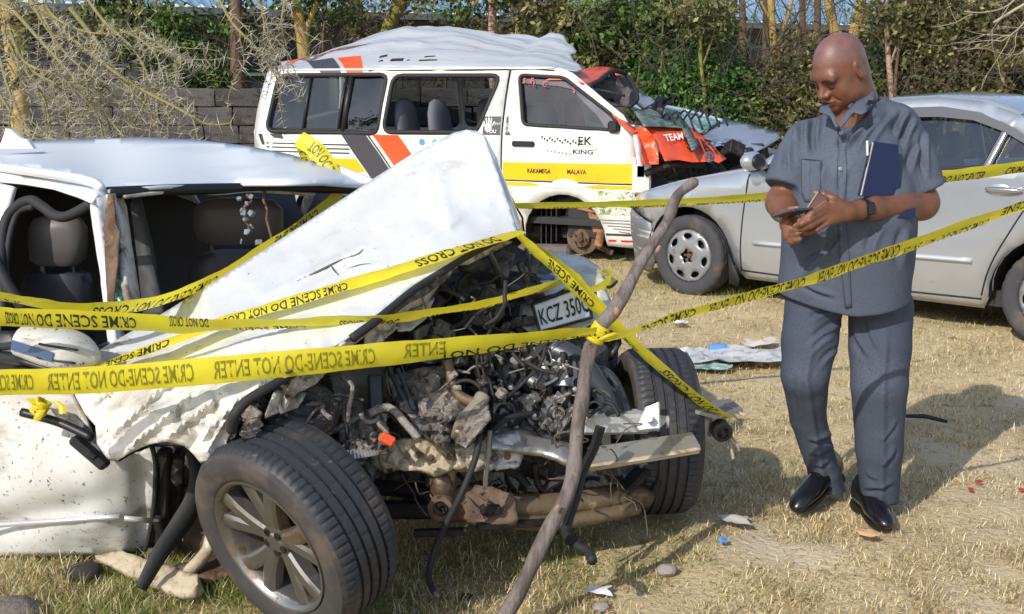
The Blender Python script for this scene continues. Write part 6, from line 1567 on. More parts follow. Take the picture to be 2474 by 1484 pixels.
# wheels
c0 = at(650, 1322, 2.975)
t_ = (Vector((0, 0, EYE)) - c0).normalized(); rx = (-t_).cross(Vector((0, 0, 1))).normalized(); uy = rx.cross(-t_).normalized()
n0 = (.45 * t_ + .893 * (-.835 * rx - .55 * uy)).normalized()
wheel(wk, Matrix.Translation(c0 - n0 * .10) @ frame(n0).to_4x4() @ Matrix.Rotation(.25, 4, 'Z'), .308, .222, .212, 'alloy', 96, world=True)
c1 = at(1582, 1040, 3.98)
t_ = (Vector((0, 0, EYE)) - c1).normalized(); rx = (-t_).cross(Vector((0, 0, 1))).normalized()
n1 = (rx * math.cos(R(13)) - t_ * math.sin(R(13)) + Vector((0, 0, .06))).normalized()
wheel(wk, Matrix.Translation(c1) @ frame(n1).to_4x4(), .30, .222, .212, 'alloy', 96, world=True)
# rear half of the body, beyond the left edge of the picture
N0, bk, acr = Vector((-2.36, 4.30, 0)), Vector((-.80, .60, 0)), Vector((.60, .80, 0))
def rb(s_, t, z): return N0 + bk * s_ + acr * (1.55 * t) + Vector((0, 0, z))
rows = [[rb(s_, t, z) for t, z in ((0, .14), (-.015, .5), (.01, .86), (.13, zr - .05), (.3, zr), (.5, zr + .01), (.7, zr), (.87, zr - .05), (.99, .86), (1.015, .5), (1, .14))] for s_, zr in ((0, 1.17), (.5, 1.16), (.85, 1.10), (1.35, .93), (1.95, .90), (2.1, .82))]
MB().grid(rows).build('rear_body', w_white, wk, world=True, smooth=50, solid=.012)
MB().poly([p for p in rows[-1]]).build('boot_panel', w_white, wk, world=True)
MB().grid([[rb(s_, -.018 + .135 * k, .88 + k * (zr - .16 - .84)) for k in (.02, .5, .95)] for s_, zr in ((.08, 1.17), (.5, 1.16), (.8, 1.11))]).build('rear_door_window', dark_in, wk, world=True, solid=.004)
wheel(wk, Matrix.Translation(rb(1.15, -.01, .31)) @ frame(-acr).to_4x4(), .308, .21, .212, 'alloy', 40, world=True)

# ================================================================ THE MAN
class Field:
    """signed distance on a grid, parts blended smoothly, meshed as one surface"""
    def __init__(s, lo, hi, h):
        s.lo = np.array(lo, float); s.h = h
        s.n = np.ceil((np.array(hi, float) - s.lo) / h).astype(int) + 1
        s.D = np.full(s.n, .2, np.float32)
    def win(s, lo, hi):
        a = np.clip(np.floor((np.array(lo) - s.lo) / s.h).astype(int), 0, s.n - 1)
        b = np.clip(np.ceil((np.array(hi) - s.lo) / s.h).astype(int) + 1, 1, s.n)
        sl = tuple(slice(i, j) for i, j in zip(a, b))
        g = np.meshgrid(*[s.lo[k] + s.h * np.arange(a[k], b[k]) for k in range(3)], indexing='ij')
        return sl, g
    def put(s, f, lo, hi, k=.02, op='add'):
        m = k + 3 * s.h
        sl, g = s.win([v - m for v in lo], [v + m for v in hi])
        if min(g[0].shape) == 0: return
        d = f(*g).astype(np.float32); a = s.D[sl]
        if op == 'add':
            t = np.clip(.5 + .5 * (d - a) / k, 0, 1); s.D[sl] = d + (a - d) * t - k * t * (1 - t)
        else:
            d = -d
            t = np.clip(.5 - .5 * (d - a) / k, 0, 1); s.D[sl] = d + (a - d) * t + k * t * (1 - t)
    def cone(s, a, b, r1, r2, k=.02, op='add', flat=1.0, fd=None):
        a, b = np.array(a, float), np.array(b, float); R_ = max(r1, r2)
        ba = b - a; L2 = float(ba @ ba) + 1e-12
        def f(X, Y, Z):
            px_, py_, pz_ = X - a[0], Y - a[1], Z - a[2]
            t = np.clip((px_ * ba[0] + py_ * ba[1] + pz_ * ba[2]) / L2, 0, 1)
            return np.sqrt((px_ - t * ba[0]) ** 2 + (py_ - t * ba[1]) ** 2 + (pz_ - t * ba[2]) ** 2) - (r1 + (r2 - r1) * t)
        s.put(f, np.minimum(a, b) - R_, np.maximum(a, b) + R_, k, op)
    def chain(s, pts, rs, k=.02, op='add'):
        for i in range(len(pts) - 1): s.cone(pts[i], pts[i + 1], rs[i], rs[i + 1], k, op)
    def ell(s, c, r, rot=None, k=.02, op='add'):
        c = np.array(c, float); r = np.array(r, float); Rm = np.array(rot.to_3x3()) if rot is not None else np.eye(3)
        R_ = r.max()
        def f(X, Y, Z):
            q = [X - c[0], Y - c[1], Z - c[2]]
            l = [Rm[0, i] * q[0] + Rm[1, i] * q[1] + Rm[2, i] * q[2] for i in range(3)]
            k0 = np.sqrt(sum((l[i] / r[i]) ** 2 for i in range(3))); k1 = np.sqrt(sum((l[i] / r[i] ** 2) ** 2 for i in range(3))) + 1e-9
            return k0 * (k0 - 1) / k1
        s.put(f, c - R_, c + R_, k, op)
    def loft(s, tab, rot=0.0, k=.02, pw=2.0):
        """tab: (z, cx, cy, rx, ry) bottom to top, elliptic slices turned by rot"""
        T = np.array(tab, float); cr, sr = math.cos(rot), math.sin(rot)
        def f(X, Y, Z):
            cx, cy, rx, ry = [np.interp(Z, T[:, 0], T[:, i]) for i in range(1, 5)]
            x, y = X - cx, Y - cy
            x, y = x * cr + y * sr, -x * sr + y * cr
            q = (np.abs(x / rx) ** pw + np.abs(y / ry) ** pw) ** (1 / pw)
            d = (q - 1) * np.minimum(rx, ry)
            return np.maximum(d, np.maximum(T[0, 0] - Z, Z - T[-1, 0]))
        R_ = T[:, 3:].max()
        s.put(f, (T[:, 1].min() - R_, T[:, 2].min() - R_, T[0, 0]), (T[:, 1].max() + R_, T[:, 2].max() + R_, T[-1, 0]), k)
    def cut(s, p, n, lo, hi, k=.004):
        p, n = np.array(p, float), np.array(Vector(n).normalized())
        sl, g = s.win(lo, hi)
        d = (g[0] - p[0]) * n[0] + (g[1] - p[1]) * n[1] + (g[2] - p[2]) * n[2]
        s.D[sl] = np.maximum(s.D[sl], d.astype(np.float32))
    def mesh(s):
        D = s.D; ins = D < 0
        n = s.n
        c = np.zeros(n - 1, np.int8)
        for a in (0, 1):
            for b in (0, 1):
                for e in (0, 1): c += ins[a:n[0] - 1 + a, b:n[1] - 1 + b, e:n[2] - 1 + e]
        act = np.argwhere((c > 0) & (c < 8))
        idx = np.full(n - 1, -1, np.int64); idx[tuple(act.T)] = np.arange(len(act))
        acc = np.zeros((len(act), 3)); cnt = np.zeros(len(act))
        cor = [(a, b, e) for a in (0, 1) for b in (0, 1) for e in (0, 1)]
        for i, u in enumerate(cor):
            for v in cor[i + 1:]:
                if sum(abs(p - q) for p, q in zip(u, v)) != 1: continue
                du = D[act[:, 0] + u[0], act[:, 1] + u[1], act[:, 2] + u[2]]; dv = D[act[:, 0] + v[0], act[:, 1] + v[1], act[:, 2] + v[2]]
                x = (du < 0) != (dv < 0); t = np.where(x, du / (du - dv + 1e-12), 0)
                acc += np.where(x[:, None], np.array(u) + t[:, None] * (np.array(v) - np.array(u)), 0); cnt += x
        V = s.lo + s.h * (act + acc / cnt[:, None])
        F = []
        for ax in range(3):
            b_, c_ = (ax + 1) % 3, (ax + 2) % 3
            sl0 = [slice(None)] * 3; sl1 = [slice(None)] * 3
            sl0[ax] = slice(0, -1); sl1[ax] = slice(1, None)
            A, B = ins[tuple(sl0)], ins[tuple(sl1)]
            e = np.argwhere(A != B)
            e = e[(e[:, b_] > 0) & (e[:, c_] > 0) & (e[:, b_] < n[b_] - 1) & (e[:, c_] < n[c_] - 1)]
            fl = A[tuple(e.T)]
            def id_(db, dc):
                q = e.copy(); q[:, b_] -= db; q[:, c_] -= dc
                return idx[tuple(q.T)]
            q = np.stack([id_(1, 1), id_(0, 1), id_(0, 0), id_(1, 0)], 1)
            F.append(np.where(fl[:, None], q, q[:, ::-1]))
        return V, np.concatenate(F)
def soften(V, F, it=2, lam=.5):
    """a few rounds of smoothing"""
    E = np.concatenate([F[:, [0, 1]], F[:, [1, 2]], F[:, [2, 3]], F[:, [3, 0]]])
    for _ in range(it):
        a = np.zeros_like(V); c = np.zeros(len(V))
        np.add.at(a, E[:, 0], V[E[:, 1]]); np.add.at(c, E[:, 0], 1)
        V = V + lam * (a / np.maximum(c, 1)[:, None] - V)
    return V
def normals(V, F):
    n = np.cross(V[F[:, 2]] - V[F[:, 0]], V[F[:, 3]] - V[F[:, 1]])
    a = np.zeros_like(V)
    for i in range(4): np.add.at(a, F[:, i], n)
    return a / (np.linalg.norm(a, axis=1)[:, None] + 1e-12)
from mathutils.bvhtree import BVHTree
def strokes(V, N_, L):
    """folds drawn as lines over the side that faces us: (x0, y0, x1, y1, width, depth in metres)"""
    z = V[:, 2] - EYE; dd = V[:, 1] * CP - z * SP; x = 1237 + 2750 * V[:, 0] / dd; y = 742 - 2750 * (V[:, 1] * SP + z * CP) / dd
    front = np.clip(-N_[:, 1] * 2, 0, 1); out = np.zeros(len(V))
    for x0, y0, x1, y1, w, amp in L:
        dx, dy = x1 - x0, y1 - y0; l = math.hypot(dx, dy)
        t = ((x - x0) * dx + (y - y0) * dy) / l ** 2; sd = ((x - x0) * dy - (y - y0) * dx) / l
        sd = sd + w * .8 * np.sin(t * 3.1)
        tp = np.clip(t * 4, 0, 1) * np.clip((1 - t) * 3, 0, 1)
        out += amp * tp * front * (np.exp(-((sd - w * .55) / w) ** 2) - 1.1 * np.exp(-((sd + w * .55) / w) ** 2))
    return out
def bvh_of(V, F): return BVHTree.FromPolygons([tuple(v) for v in V], [tuple(f) for f in F])
CAMV = Vector((0, 0, EYE))
def on(b, x, y, off=.004, miss=3.9):
    d = ray(x, y).normalized(); h = b.ray_cast(CAMV, d)[0]
    return (h - d * off) if h is not None else at(x, y, miss)

skin_m = M('skin', (1, 1, 1), .42, attr='Col', layers=(), bump=(.35, 160, .003), spec=.42)
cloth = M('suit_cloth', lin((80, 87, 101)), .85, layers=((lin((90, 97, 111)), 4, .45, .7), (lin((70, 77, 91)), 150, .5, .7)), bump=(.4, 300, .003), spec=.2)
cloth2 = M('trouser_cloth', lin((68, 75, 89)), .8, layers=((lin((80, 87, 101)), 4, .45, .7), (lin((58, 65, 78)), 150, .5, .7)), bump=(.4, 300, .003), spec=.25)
leather_blk = M('black_shoe_leather', lin((22, 23, 27)), .25, coat=.3, layers=((lin((44, 44, 46)), 20, .58, .75),))
man = thing('person', 'man in a grey short sleeved suit walking and looking down at his phone', 'person', (1.19, 3.93, 0))
TY = R(-27)                                             # torso turned to his right
# ---------- trousers
hipR, kneeR, calfR, ankR = at(1966, 745, 3.97), at(1945, 905, 3.90), at(1952, 1010, 3.99), at(1990, 1140, 4.08)
hipL, kneeL, calfL, ankL = at(2128, 745, 3.95), at(2124, 930, 3.88), at(2124, 1080, 3.90), at(2126, 1208, 3.93)
tr = Field((.78, 3.68, .03), (1.52, 4.28, .98), .0062)
tr.loft([(.80, 1.165, 3.965, .205, .135), (.90, 1.165, 3.965, .21, .145), (.97, 1.165, 3.965, .20, .14)], TY, .02)
tr.chain([hipR, (hipR + kneeR) / 2, kneeR, calfR, ankR, ankR + (ankR - calfR) * .4], [.102, .097, .083, .064, .057, .062], .012)
tr.chain([hipL, (hipL + kneeL) / 2, kneeL, calfL, ankL, ankL + (ankL - calfL) * .5], [.112, .106, .096, .082, .064, .066], .012)
tr.cut(at(1992, 1158, 4.06), (.2, .1, -1), (.85, 3.7, -.1), (1.16, 4.3, .26))
tr.cut(at(2128, 1222, 3.88), (0, -.25, -1), (1.14, 3.7, -.1), (1.5, 4.3, .26))
V, F = tr.mesh(); V = soften(V, F, 9, .6); Nn = normals(V, F)
uvw = np.stack([V[:, 0] * 1.0 + V[:, 2] * .5, V[:, 1], V[:, 2] * 2.6 - V[:, 0] * 2.0], 1)
fold = 1 - 2 * np.abs(vnoise(uvw, 4.6, 41)); fold2 = 1 - 2 * np.abs(vnoise(uvw * [1, 1, 1.2], 9.5, 43))
zz = V[:, 2]; amt = .0035 + .006 * np.exp(-((zz - .78) / .12) ** 2) + .005 * np.exp(-((zz - .16) / .09) ** 2) + .003 * np.exp(-((zz - .48) / .1) ** 2)
V = V + Nn * ((fold * .5 + fold2 * .2) * amt * .3)[:, None]
V = V + Nn * strokes(V, Nn, [(2022, 742, 1950, 782, 7, .010), (2040, 772, 1940, 845, 8, .012), (2016, 806, 1952, 860, 7, .010), (2028, 840, 1975, 892, 6, .007), (2052, 780, 2100, 868, 8, .010), (2090, 770, 2128, 860, 7, .006), (1912, 720, 1960, 735, 6, .006), (1950, 1066, 2024, 1046, 8, .012), (1952, 1100, 2020, 1080, 7, .010), (1962, 1128, 2010, 1112, 6, .006), (1925, 900, 1935, 1010, 7, .006), (2080, 1182, 2164, 1168, 7, .010), (2130, 1128, 2168, 1080, 7, .010), (2092, 1142, 2120, 1160, 6, .006), (2128, 1070, 2172, 1010, 6, .006)])[:, None]
# pressed crease down the front
for (a, b, c) in ((hipL, kneeL, ankL), (hipR, kneeR, ankR)):
    cx = np.interp(zz, [c.z, b.z, a.z], [c.x, b.x, a.x]) - .018
    leg = (np.abs(V[:, 0] - cx) < .10)
    V += Nn * (np.where(leg & (Nn[:, 1] < -.2), .010 * np.exp(-((V[:, 0] - cx) / .011) ** 2), 0) * np.clip((.74 - zz) / .1, 0, 1))[:, None]
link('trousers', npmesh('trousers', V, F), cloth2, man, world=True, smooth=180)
bvT = bvh_of(V, F)
# ---------- shirt
shR, shL = at(1946, 352, 4.02), at(2166, 322, 3.95)
slR, slL = at(1897, 448, 3.96), at(2224, 458, 3.92)
elR, elL = at(1887, 490, 3.98), at(2226, 492, 3.90)
wrR, wrL = at(1908, 532, 3.80), at(2078, 507, 3.70)
sh = Field((.72, 3.62, .72), (1.66, 4.30, 1.56), .0065)
tors = [(.775, 1.168, 3.95, .226, .168), (.88, 1.168, 3.945, .224, .176), (1.0, 1.170, 3.935, .226, .186), (1.10, 1.172, 3.94, .222, .178), (1.22, 1.178, 3.955, .212, .158), (1.31, 1.182, 3.97, .190, .140), (1.37, 1.19, 3.98, .155, .122), (1.42, 1.20, 3.985, .11, .10), (1.455, 1.205, 3.985, .082, .085), (1.49, 1.205, 3.985, .070, .076)]
sh.loft(tors, TY, .02, 2.25)
dR, dL = (slR - shR).normalized(), (slL - shL).normalized()
sv_ = Field((.72, 3.62, .72), (1.66, 4.30, 1.56), .0065)
sv_.chain([shR, lerp(shR, slR, .5), slR + dR * .06], [.078, .070, .070], .05)
sv_.chain([shL, lerp(shL, slL, .5), slL + dL * .06], [.088, .082, .083], .05)
sv_.cut(at(1893, 450, 3.95), dR + Vector((0, 0, -.3)), (.7, 3.6, .9), (1.1, 4.3, 1.3))
sv_.cut(at(2226, 462, 3.92), dL + Vector((.05, 0, -.3)), (1.12, 3.6, .9), (1.7, 4.3, 1.3))
t_ = np.clip(.5 + .5 * (sv_.D - sh.D) / .03, 0, 1); sh.D = sv_.D + (sh.D - sv_.D) * t_ - .03 * t_ * (1 - t_)
sh.chain([Vector((1.19, 4.01, 1.43)), shR + Vector((.02, 0, .03))], [.062, .052], .05)
sh.chain([Vector((1.22, 4.01, 1.445)), shL + Vector((-.01, .02, .035))], [.064, .056], .05)
sh.chain([at(2052, 268, 3.93), at(2030, 290, 3.84), at(2028, 308, 3.83)], [.062, .030, .006], .006, 'sub')
sh.cone((1.205, 3.985, 1.46), (1.205, 3.985, 1.6), .064, .07, .006, 'sub')
V, F = sh.mesh(); V = soften(V, F, 2); Nn = normals(V, F)
ax = V[:, 0] - 1.17
onarm = (ax < -.19) | (ax > .20)
uv1 = np.stack([V[:, 0] * 2.2 + V[:, 2] * 1.6, V[:, 1] * .7, V[:, 2] * .75 - V[:, 0] * .8], 1)     # drapes falling from the shoulders to the belly
uv2 = np.stack([V[:, 0] * 1.0, V[:, 1], V[:, 2] * 3.2 + V[:, 0] * 2.0], 1)
fl = (1 - 2 * np.abs(vnoise(uv1, 4.5, 51))) * .0055 + (1 - 2 * np.abs(vnoise(uv1, 9, 52))) * .0026
fl = np.where(V[:, 2] < 1.06, fl * .45, fl)
fl = np.where(onarm, (1 - 2 * np.abs(vnoise(uv2, 4.5, 53))) * .005, fl)
fl += .009 * np.exp(-((V[:, 2] - .775) / .01) ** 2) * 0
fl += np.where(V[:, 2] < 1.0, .006 * vnoise(np.stack([V[:, 0] * 3, V[:, 1] * 3, V[:, 2] * .3], 1), 2.6, 55) * np.clip((1.0 - V[:, 2]) / .2, 0, 1), 0)
V = V + Nn * (fl * .6)[:, None]
K = lambda cx, cy: (1788 + cx * .4885, 48.3 + cy * .4885)
FS = [((330, 430), (322, 660), 7, .007), ((388, 450), (378, 680), 7, .008), ((290, 440), (262, 600), 7, .007), ((640, 500), (480, 660), 8, .009), ((715, 470), (560, 650), 8, .010), ((770, 450), (620, 640), 7, .009), ((830, 440), (770, 580), 8, .014), ((862, 480), (806, 640), 7, .010), ((915, 540), (925, 800), 6, .008), ((890, 600), (840, 760), 7, .008), ((250, 560), (236, 760), 7, .009), ((460, 1010), (300, 1110), 8, .008), ((520, 1060), (420, 1190), 8, .007), ((430, 1150), (300, 1260), 8, .006), ((700, 1010), (640, 1180), 9, .006), ((820, 1020), (800, 1240), 9, .006), ((300, 1300), (480, 1380), 7, .005), ((560, 560), (470, 640), 6, .006), ((420, 700), (400, 840), 7, .006), ((540, 700), (500, 860), 7, .006)]
V = V + Nn * strokes(V, Nn, [(*K(*p), *K(*q), w * 1.1, a * 2.2) for p, q, w, a in FS])[:, None]
lowz = np.clip((.86 - V[:, 2]) / .085, 0, 1)                                     # the hem dips in front, rises at the sides
V[:, 2] += lowz * np.clip(np.abs(V[:, 0] - 1.165) / .23, 0, 1) ** 1.5 * .05
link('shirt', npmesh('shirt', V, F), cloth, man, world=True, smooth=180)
bvS = bvh_of(V, F)
def onsheet(poly, bv, name, mat, off=.004, step=9, solid=.003, parent=None, smooth=60, offf=None, **k):
    V2, F2 = sheet2d(poly, [], step)
    return MB().add([on(bv, x, y, off if offf is None else offf(x, y)) for x, y in V2], F2).build(name, mat, parent or man, world=True, smooth=smooth, solid=solid, **k)
shirt_dark = M('suit_seam', lin((60, 66, 79)), .9)
onsheet([(2026, 308), (2040, 300), (2046, 400), (2042, 520), (2052, 620), (2058, 742), (2044, 746), (2030, 620), (2022, 500), (2024, 400)], bvS, 'placket', cloth, .0035, 10)
MB().tube([on(bvS, x, y, .003) for x, y in ((2024, 312), (2024, 400), (2022, 500), (2030, 620), (2042, 744))], .0022, 4).build('placket_seam', shirt_dark, man, world=True)
MB().tube([on(bvS, x, y, .004) for x, y in ((1936, 384), (1936, 470), (1944, 488), (1968, 488), (1980, 470), (1985, 388), (1936, 384))], .0015, 4).build('pocket_seam', shirt_dark, man, world=True)
onsheet([(1937, 385), (1984, 389), (1980, 470), (1968, 487), (1944, 487), (1937, 470)], bvS, 'pocket', cloth, .003, 9)
MB().tube([on(bvS, x, y, .003) for x, y in ((1960, 395), (1956, 430), (1958, 470))], .0022, 4).build('pocket_pen', shirt_dark, man, world=True)
m = MB()
for x, y in ((2032, 322), (2030, 408), (2044, 640)):
    m.lathe([(.001, .003), (.004, .003), (.0065, .002), (.0065, -.002), (.001, -.002)], 12, Matrix.Translation(on(bvS, x, y, .007)) @ frame((0, -1, .1)).to_4x4())
m.build('button', M('button_grey', lin((150, 156, 166)), .3), man, world=True, kind='stuff')
# collar: two flaps lying on the chest
CD = plane_depth((2104, 190, 3.99), (2114, 220, 3.90), (2106, 258, 3.82), (2082, 277, 3.79), (2030, 308, 3.775), (2052, 262, 3.84), (2090, 222, 3.92), (1984, 258, 3.90), (1982, 272, 3.87), (2008, 282, 3.82))
def CDS(x, y):
    c = CD(x, y); h = bvS.ray_cast(CAMV, ray(x, y).normalized())[0]
    return h.y - .010 if h is not None and abs(h.y - c) < .10 else c + .02
pxsheet([(2098, 190), (2108, 200), (2114, 220), (2108, 256), (2100, 268), (2080, 277), (2062, 272), (2044, 296), (2030, 310), (2027, 302), (2042, 276), (2066, 250), (2086, 222)], CDS, cloth, man, 'collar', 7, solid=.005, smooth=80)
pxsheet([(1996, 248), (2006, 262), (2018, 284), (2026, 308), (2018, 308), (2006, 282), (1990, 275), (1978, 271), (1984, 256)], CDS, cloth, man, 'collar', 6, solid=.005, smooth=80)
MB().tube(pxpath([(2052, 262, 3.88), (2088, 224, 3.95), (2104, 192, 4.01), (2090, 188, 4.07), (2060, 200, 4.08)], 5), .011, 7, sx=.5).build('collar_stand', cloth, man, world=True, smooth=180)
# ---------- body: head, neck, chest, arms and hands as one surface
hc = at(2026, 163, 3.93)
fy, fp = R(61), R(33)
hf = Vector((-math.sin(fy) * math.cos(fp), -math.cos(fy) * math.cos(fp), -math.sin(fp)))
hl = Vector((math.cos(fy), -math.sin(fy), 0))
hu = hf.cross(hl) if hf.cross(hl).z > 0 else hl.cross(hf)
HR = Matrix((hl, hf, hu)).transposed()
def H(l, f, u): return hc + hl * l + hf * f + hu * u
bd = Field((.80, 3.52, .98), (1.52, 4.14, 1.76), .0040)
bd.ell(H(0, -.012, .014), (.076, .098, .096), HR, .02)
bd.ell(H(0, .026, -.045), (.065, .068, .080), HR, .03)
bd.ell(H(0, .040, -.085), (.052, .050, .042), HR, .03)
for s in (-1, 1):
    bd.ell(H(s * .040, .056, -.050), (.026, .024, .030), HR, .02)
    bd.ell(H(s * .046, .022, -.082), (.024, .036, .034), HR, .025)
bd.ell(H(0, .020, -.106), (.044, .046, .022), HR, .02)
bd.ell(H(0, .074, .012), (.058, .022, .020), HR, .02)
for s in (-1, 1):
    bd.ell(H(s * .030, .083, .000), (.024, .011, .008), HR, .012)
    bd.ell(H(s * .031, .098, -.017), (.019, .014, .010), HR, .010, 'sub')
    bd.ell(H(s * .031, .0755, -.019), (.0155, .0135, .0125), HR, .005)
bd.cone(H(0, .084, -.004), H(0, .112, -.044), .009, .0125, .012)
for s in (-1, 1): bd.ell(H(s * .0155, .0985, -.047), (.010, .013, .010), HR, .008)
bd.ell(H(0, .094, -.072), (.026, .012, .0065), HR, .006); bd.ell(H(0, .0915, -.0835), (.023, .012, .0075), HR, .006)
bd.ell(H(0, .106, -.0775), (.024, .010, .0018), HR, .003, 'sub')
for s in (-1, 1): bd.cone(H(s * .024, .096, -.050), H(s * .036, .080, -.078), .0022, .0022, .008, 'sub')
bd.ell(H(0, .080, -.108), (.022, .018, .016), HR, .015)
for s in (-1, 1):
    bd.ell(H(s * .078, -.010, -.016), (.010, .021, .034), HR @ Matrix.Rotation(R(-16) * s, 3, 'Z'), .008)
    bd.ell(H(s * .089, -.004, -.012), (.007, .012, .020), HR, .005, 'sub')
nb = Vector((1.205, 4.0, 1.44))
bd.chain([H(0, -.030, -.06), lerp(H(0, -.02, -.09), nb, .5), nb], [.068, .066, .072], .03)
bd.chain([H(0, -.015, -.10), at(2046, 300, 3.965)], [.050, .058], .02)
bd.loft([(1.28, 1.18, 3.975, .14, .095), (1.36, 1.188, 3.98, .12, .088), (1.42, 1.20, 3.985, .085, .075), (1.45, 1.205, 3.985, .07, .07)], TY, .03)
# arms
bd.chain([shR + Vector((.03, 0, -.02)), lerp(shR, slR, .6), elR], [.036, .046, .050], .02)
bd.chain([elR, lerp(elR, wrR, .35), wrR], [.050, .045, .031], .025)
bd.chain([shL + Vector((-.03, 0, -.02)), lerp(shL, slL, .6), elL], [.040, .050, .056], .02)
bd.chain([elL + Vector((0, 0, .004)), lerp(elL, wrL, .38), lerp(elL, wrL, .8), wrL], [.055, .050, .036, .031], .025)
def finger(pts, r0=.0095, r1=.0075, k=.006):
    P = [at(*p) for p in pts]; n = len(P) - 1
    bd.chain(P, [lerp(r0, r1, i / n) for i in range(n + 1)], k)
    return P
# left hand, back of it towards us
LW = wrL
pm = at(2026, 513, 3.665)
bd.chain([LW, at(2050, 510, 3.68)], [.030, .029], .02)
for kx, ky in ((1994, 499), (1990, 512), (1992, 526), (1999, 538)):
    bd.cone(at(2050, 511 + (ky - 512) * .3, 3.68), at(kx, ky, 3.645), .021, .0125, .012)
tipsL = [finger([(1994, 499, 3.645), (1962, 516, 3.615), (1945, 527, 3.62), (1932, 533, 3.635)], .0108, .0080)[-1],
         finger([(1990, 513, 3.64), (1955, 532, 3.61), (1936, 541, 3.62), (1922, 545, 3.64)], .0108, .0082)[-1],
         finger([(1992, 527, 3.64), (1960, 545, 3.615), (1942, 553, 3.63), (1930, 556, 3.65)], .0104, .0080)[-1],
         finger([(1999, 539, 3.645), (1974, 555, 3.63), (1958, 562, 3.645), (1948, 563, 3.66)], .0095, .0072)[-1]]
tipsL.append(finger([(2042, 496, 3.67), (2012, 480, 3.665), (1990, 470, 3.675), (1970, 466, 3.69)], .015, .0090, .012)[-1])
# right hand, below, curled round the phone
bd.chain([wrR, at(1906, 545, 3.775)], [.030, .029], .02)
for kx, ky in ((1916, 546), (1908, 556), (1904, 566), (1902, 574)):
    bd.cone(at(1905, 540, 3.78), at(kx, ky, 3.745), .022, .013, .012)
tipsR = [finger([(1916, 547, 3.745), (1928, 556, 3.715), (1942, 562, 3.705), (1956, 564, 3.70)], .0104, .0080)[-1],
         finger([(1908, 558, 3.745), (1916, 568, 3.71), (1926, 566, 3.695), (1936, 558, 3.69)], .0104, .0080)[-1],
         finger([(1904, 567, 3.745), (1912, 578, 3.715), (1922, 580, 3.70), (1934, 576, 3.695)], .0098, .0076)[-1],
         finger([(1902, 575, 3.745), (1908, 584, 3.72), (1917, 586, 3.71), (1928, 583, 3.705)], .0088, .0070)[-1]]
tipsR.append(finger([(1900, 534, 3.77), (1896, 518, 3.745), (1908, 506, 3.725), (1926, 503, 3.71)], .013, .0088, .01)[-1])
V, F = bd.mesh(); V = soften(V, F, 1, .45)
q = (V - np.array(hc)) @ np.array(HR)                    # head coordinates
base = np.array(lin((113, 74, 56))); scalp = np.array(lin((118, 86, 80))); dark = np.array(lin((92, 56, 44)))
C = np.repeat(base[None], len(V), 0)
head = np.linalg.norm(V - np.array(hc), axis=1) < .17
sc_m = np.clip((q[:, 2] - .026 - .35 * np.clip(q[:, 1] - .03, -1, 1)) / .02, 0, 1) * head
C = C + (scalp - C) * sc_m[:, None]
stub = np.clip(1 - np.linalg.norm((q - [0, .07, -.095]) / [.05, .045, .035], axis=1), 0, 1) * head
C = C + (dark - C) * (stub * .35)[:, None]
lips = (np.exp(-((q[:, 0] / .024) ** 4 + ((q[:, 2] + .078) / .010) ** 4)) * (q[:, 1] > .08) * head)
C = C + (np.array(lin((122, 66, 58))) - C) * lips[:, None]
eye = sum(np.exp(-(((q[:, 0] - s * .031) / .02) ** 2 + ((q[:, 2] + .016) / .011) ** 2)) for s in (-1, 1)) * (q[:, 1] > .05) * head
C = C + (dark * .8 - C) * (np.clip(eye, 0, 1) * .6)[:, None]
for t in tipsL + tipsR:
    C = C + (np.array(lin((206, 160, 138))) - C) * (.55 * np.exp(-(np.linalg.norm(V - np.array(t), axis=1) / .009) ** 2))[:, None]
C *= (1 + .13 * fbm(V, 45, 4, 3) + .10 * fbm(V, 12, 8, 2))[:, None]
link('body', npmesh('body', V, F, C), skin_m, man, world=True, smooth=180)
bvB = bvh_of(V, F)
brow_m = M('eyebrow_hair', lin((40, 30, 28)), .9)
def onhead(l, u, off=.002):
    o = H(l, .2, u); h = bvB.ray_cast(o, -hf)[0]
    return (h if h is not None else H(l, .085, u)) + hf * off
for s in (-1, 1):
    MB().tube([onhead(s * l, u, .001) for l, u in ((.012, .004), (.024, .009), (.038, .008), (.050, .001))], [.0025, .004, .0035, .0015], 6).build('eyebrow', brow_m, man, world=True, smooth=180)
    MB().tube([onhead(s * l, u, .0005) for l, u in ((.019, -.023), (.027, -.0265), (.036, -.0265), (.044, -.022))], [.001, .0022, .0022, .001], 6).build('eyelashes', M('lash_dark', lin((26, 18, 16)), .6), man, world=True, smooth=180)
MB().tube([onhead(l, u, .0002) for l, u in ((-.024, -.081), (-.01, -.077), (.01, -.077), (.024, -.081))], [.0008, .0014, .0014, .0008], 6).build('mouth_line', M('mouth_dark', lin((58, 28, 24)), .7), man, world=True, smooth=180)
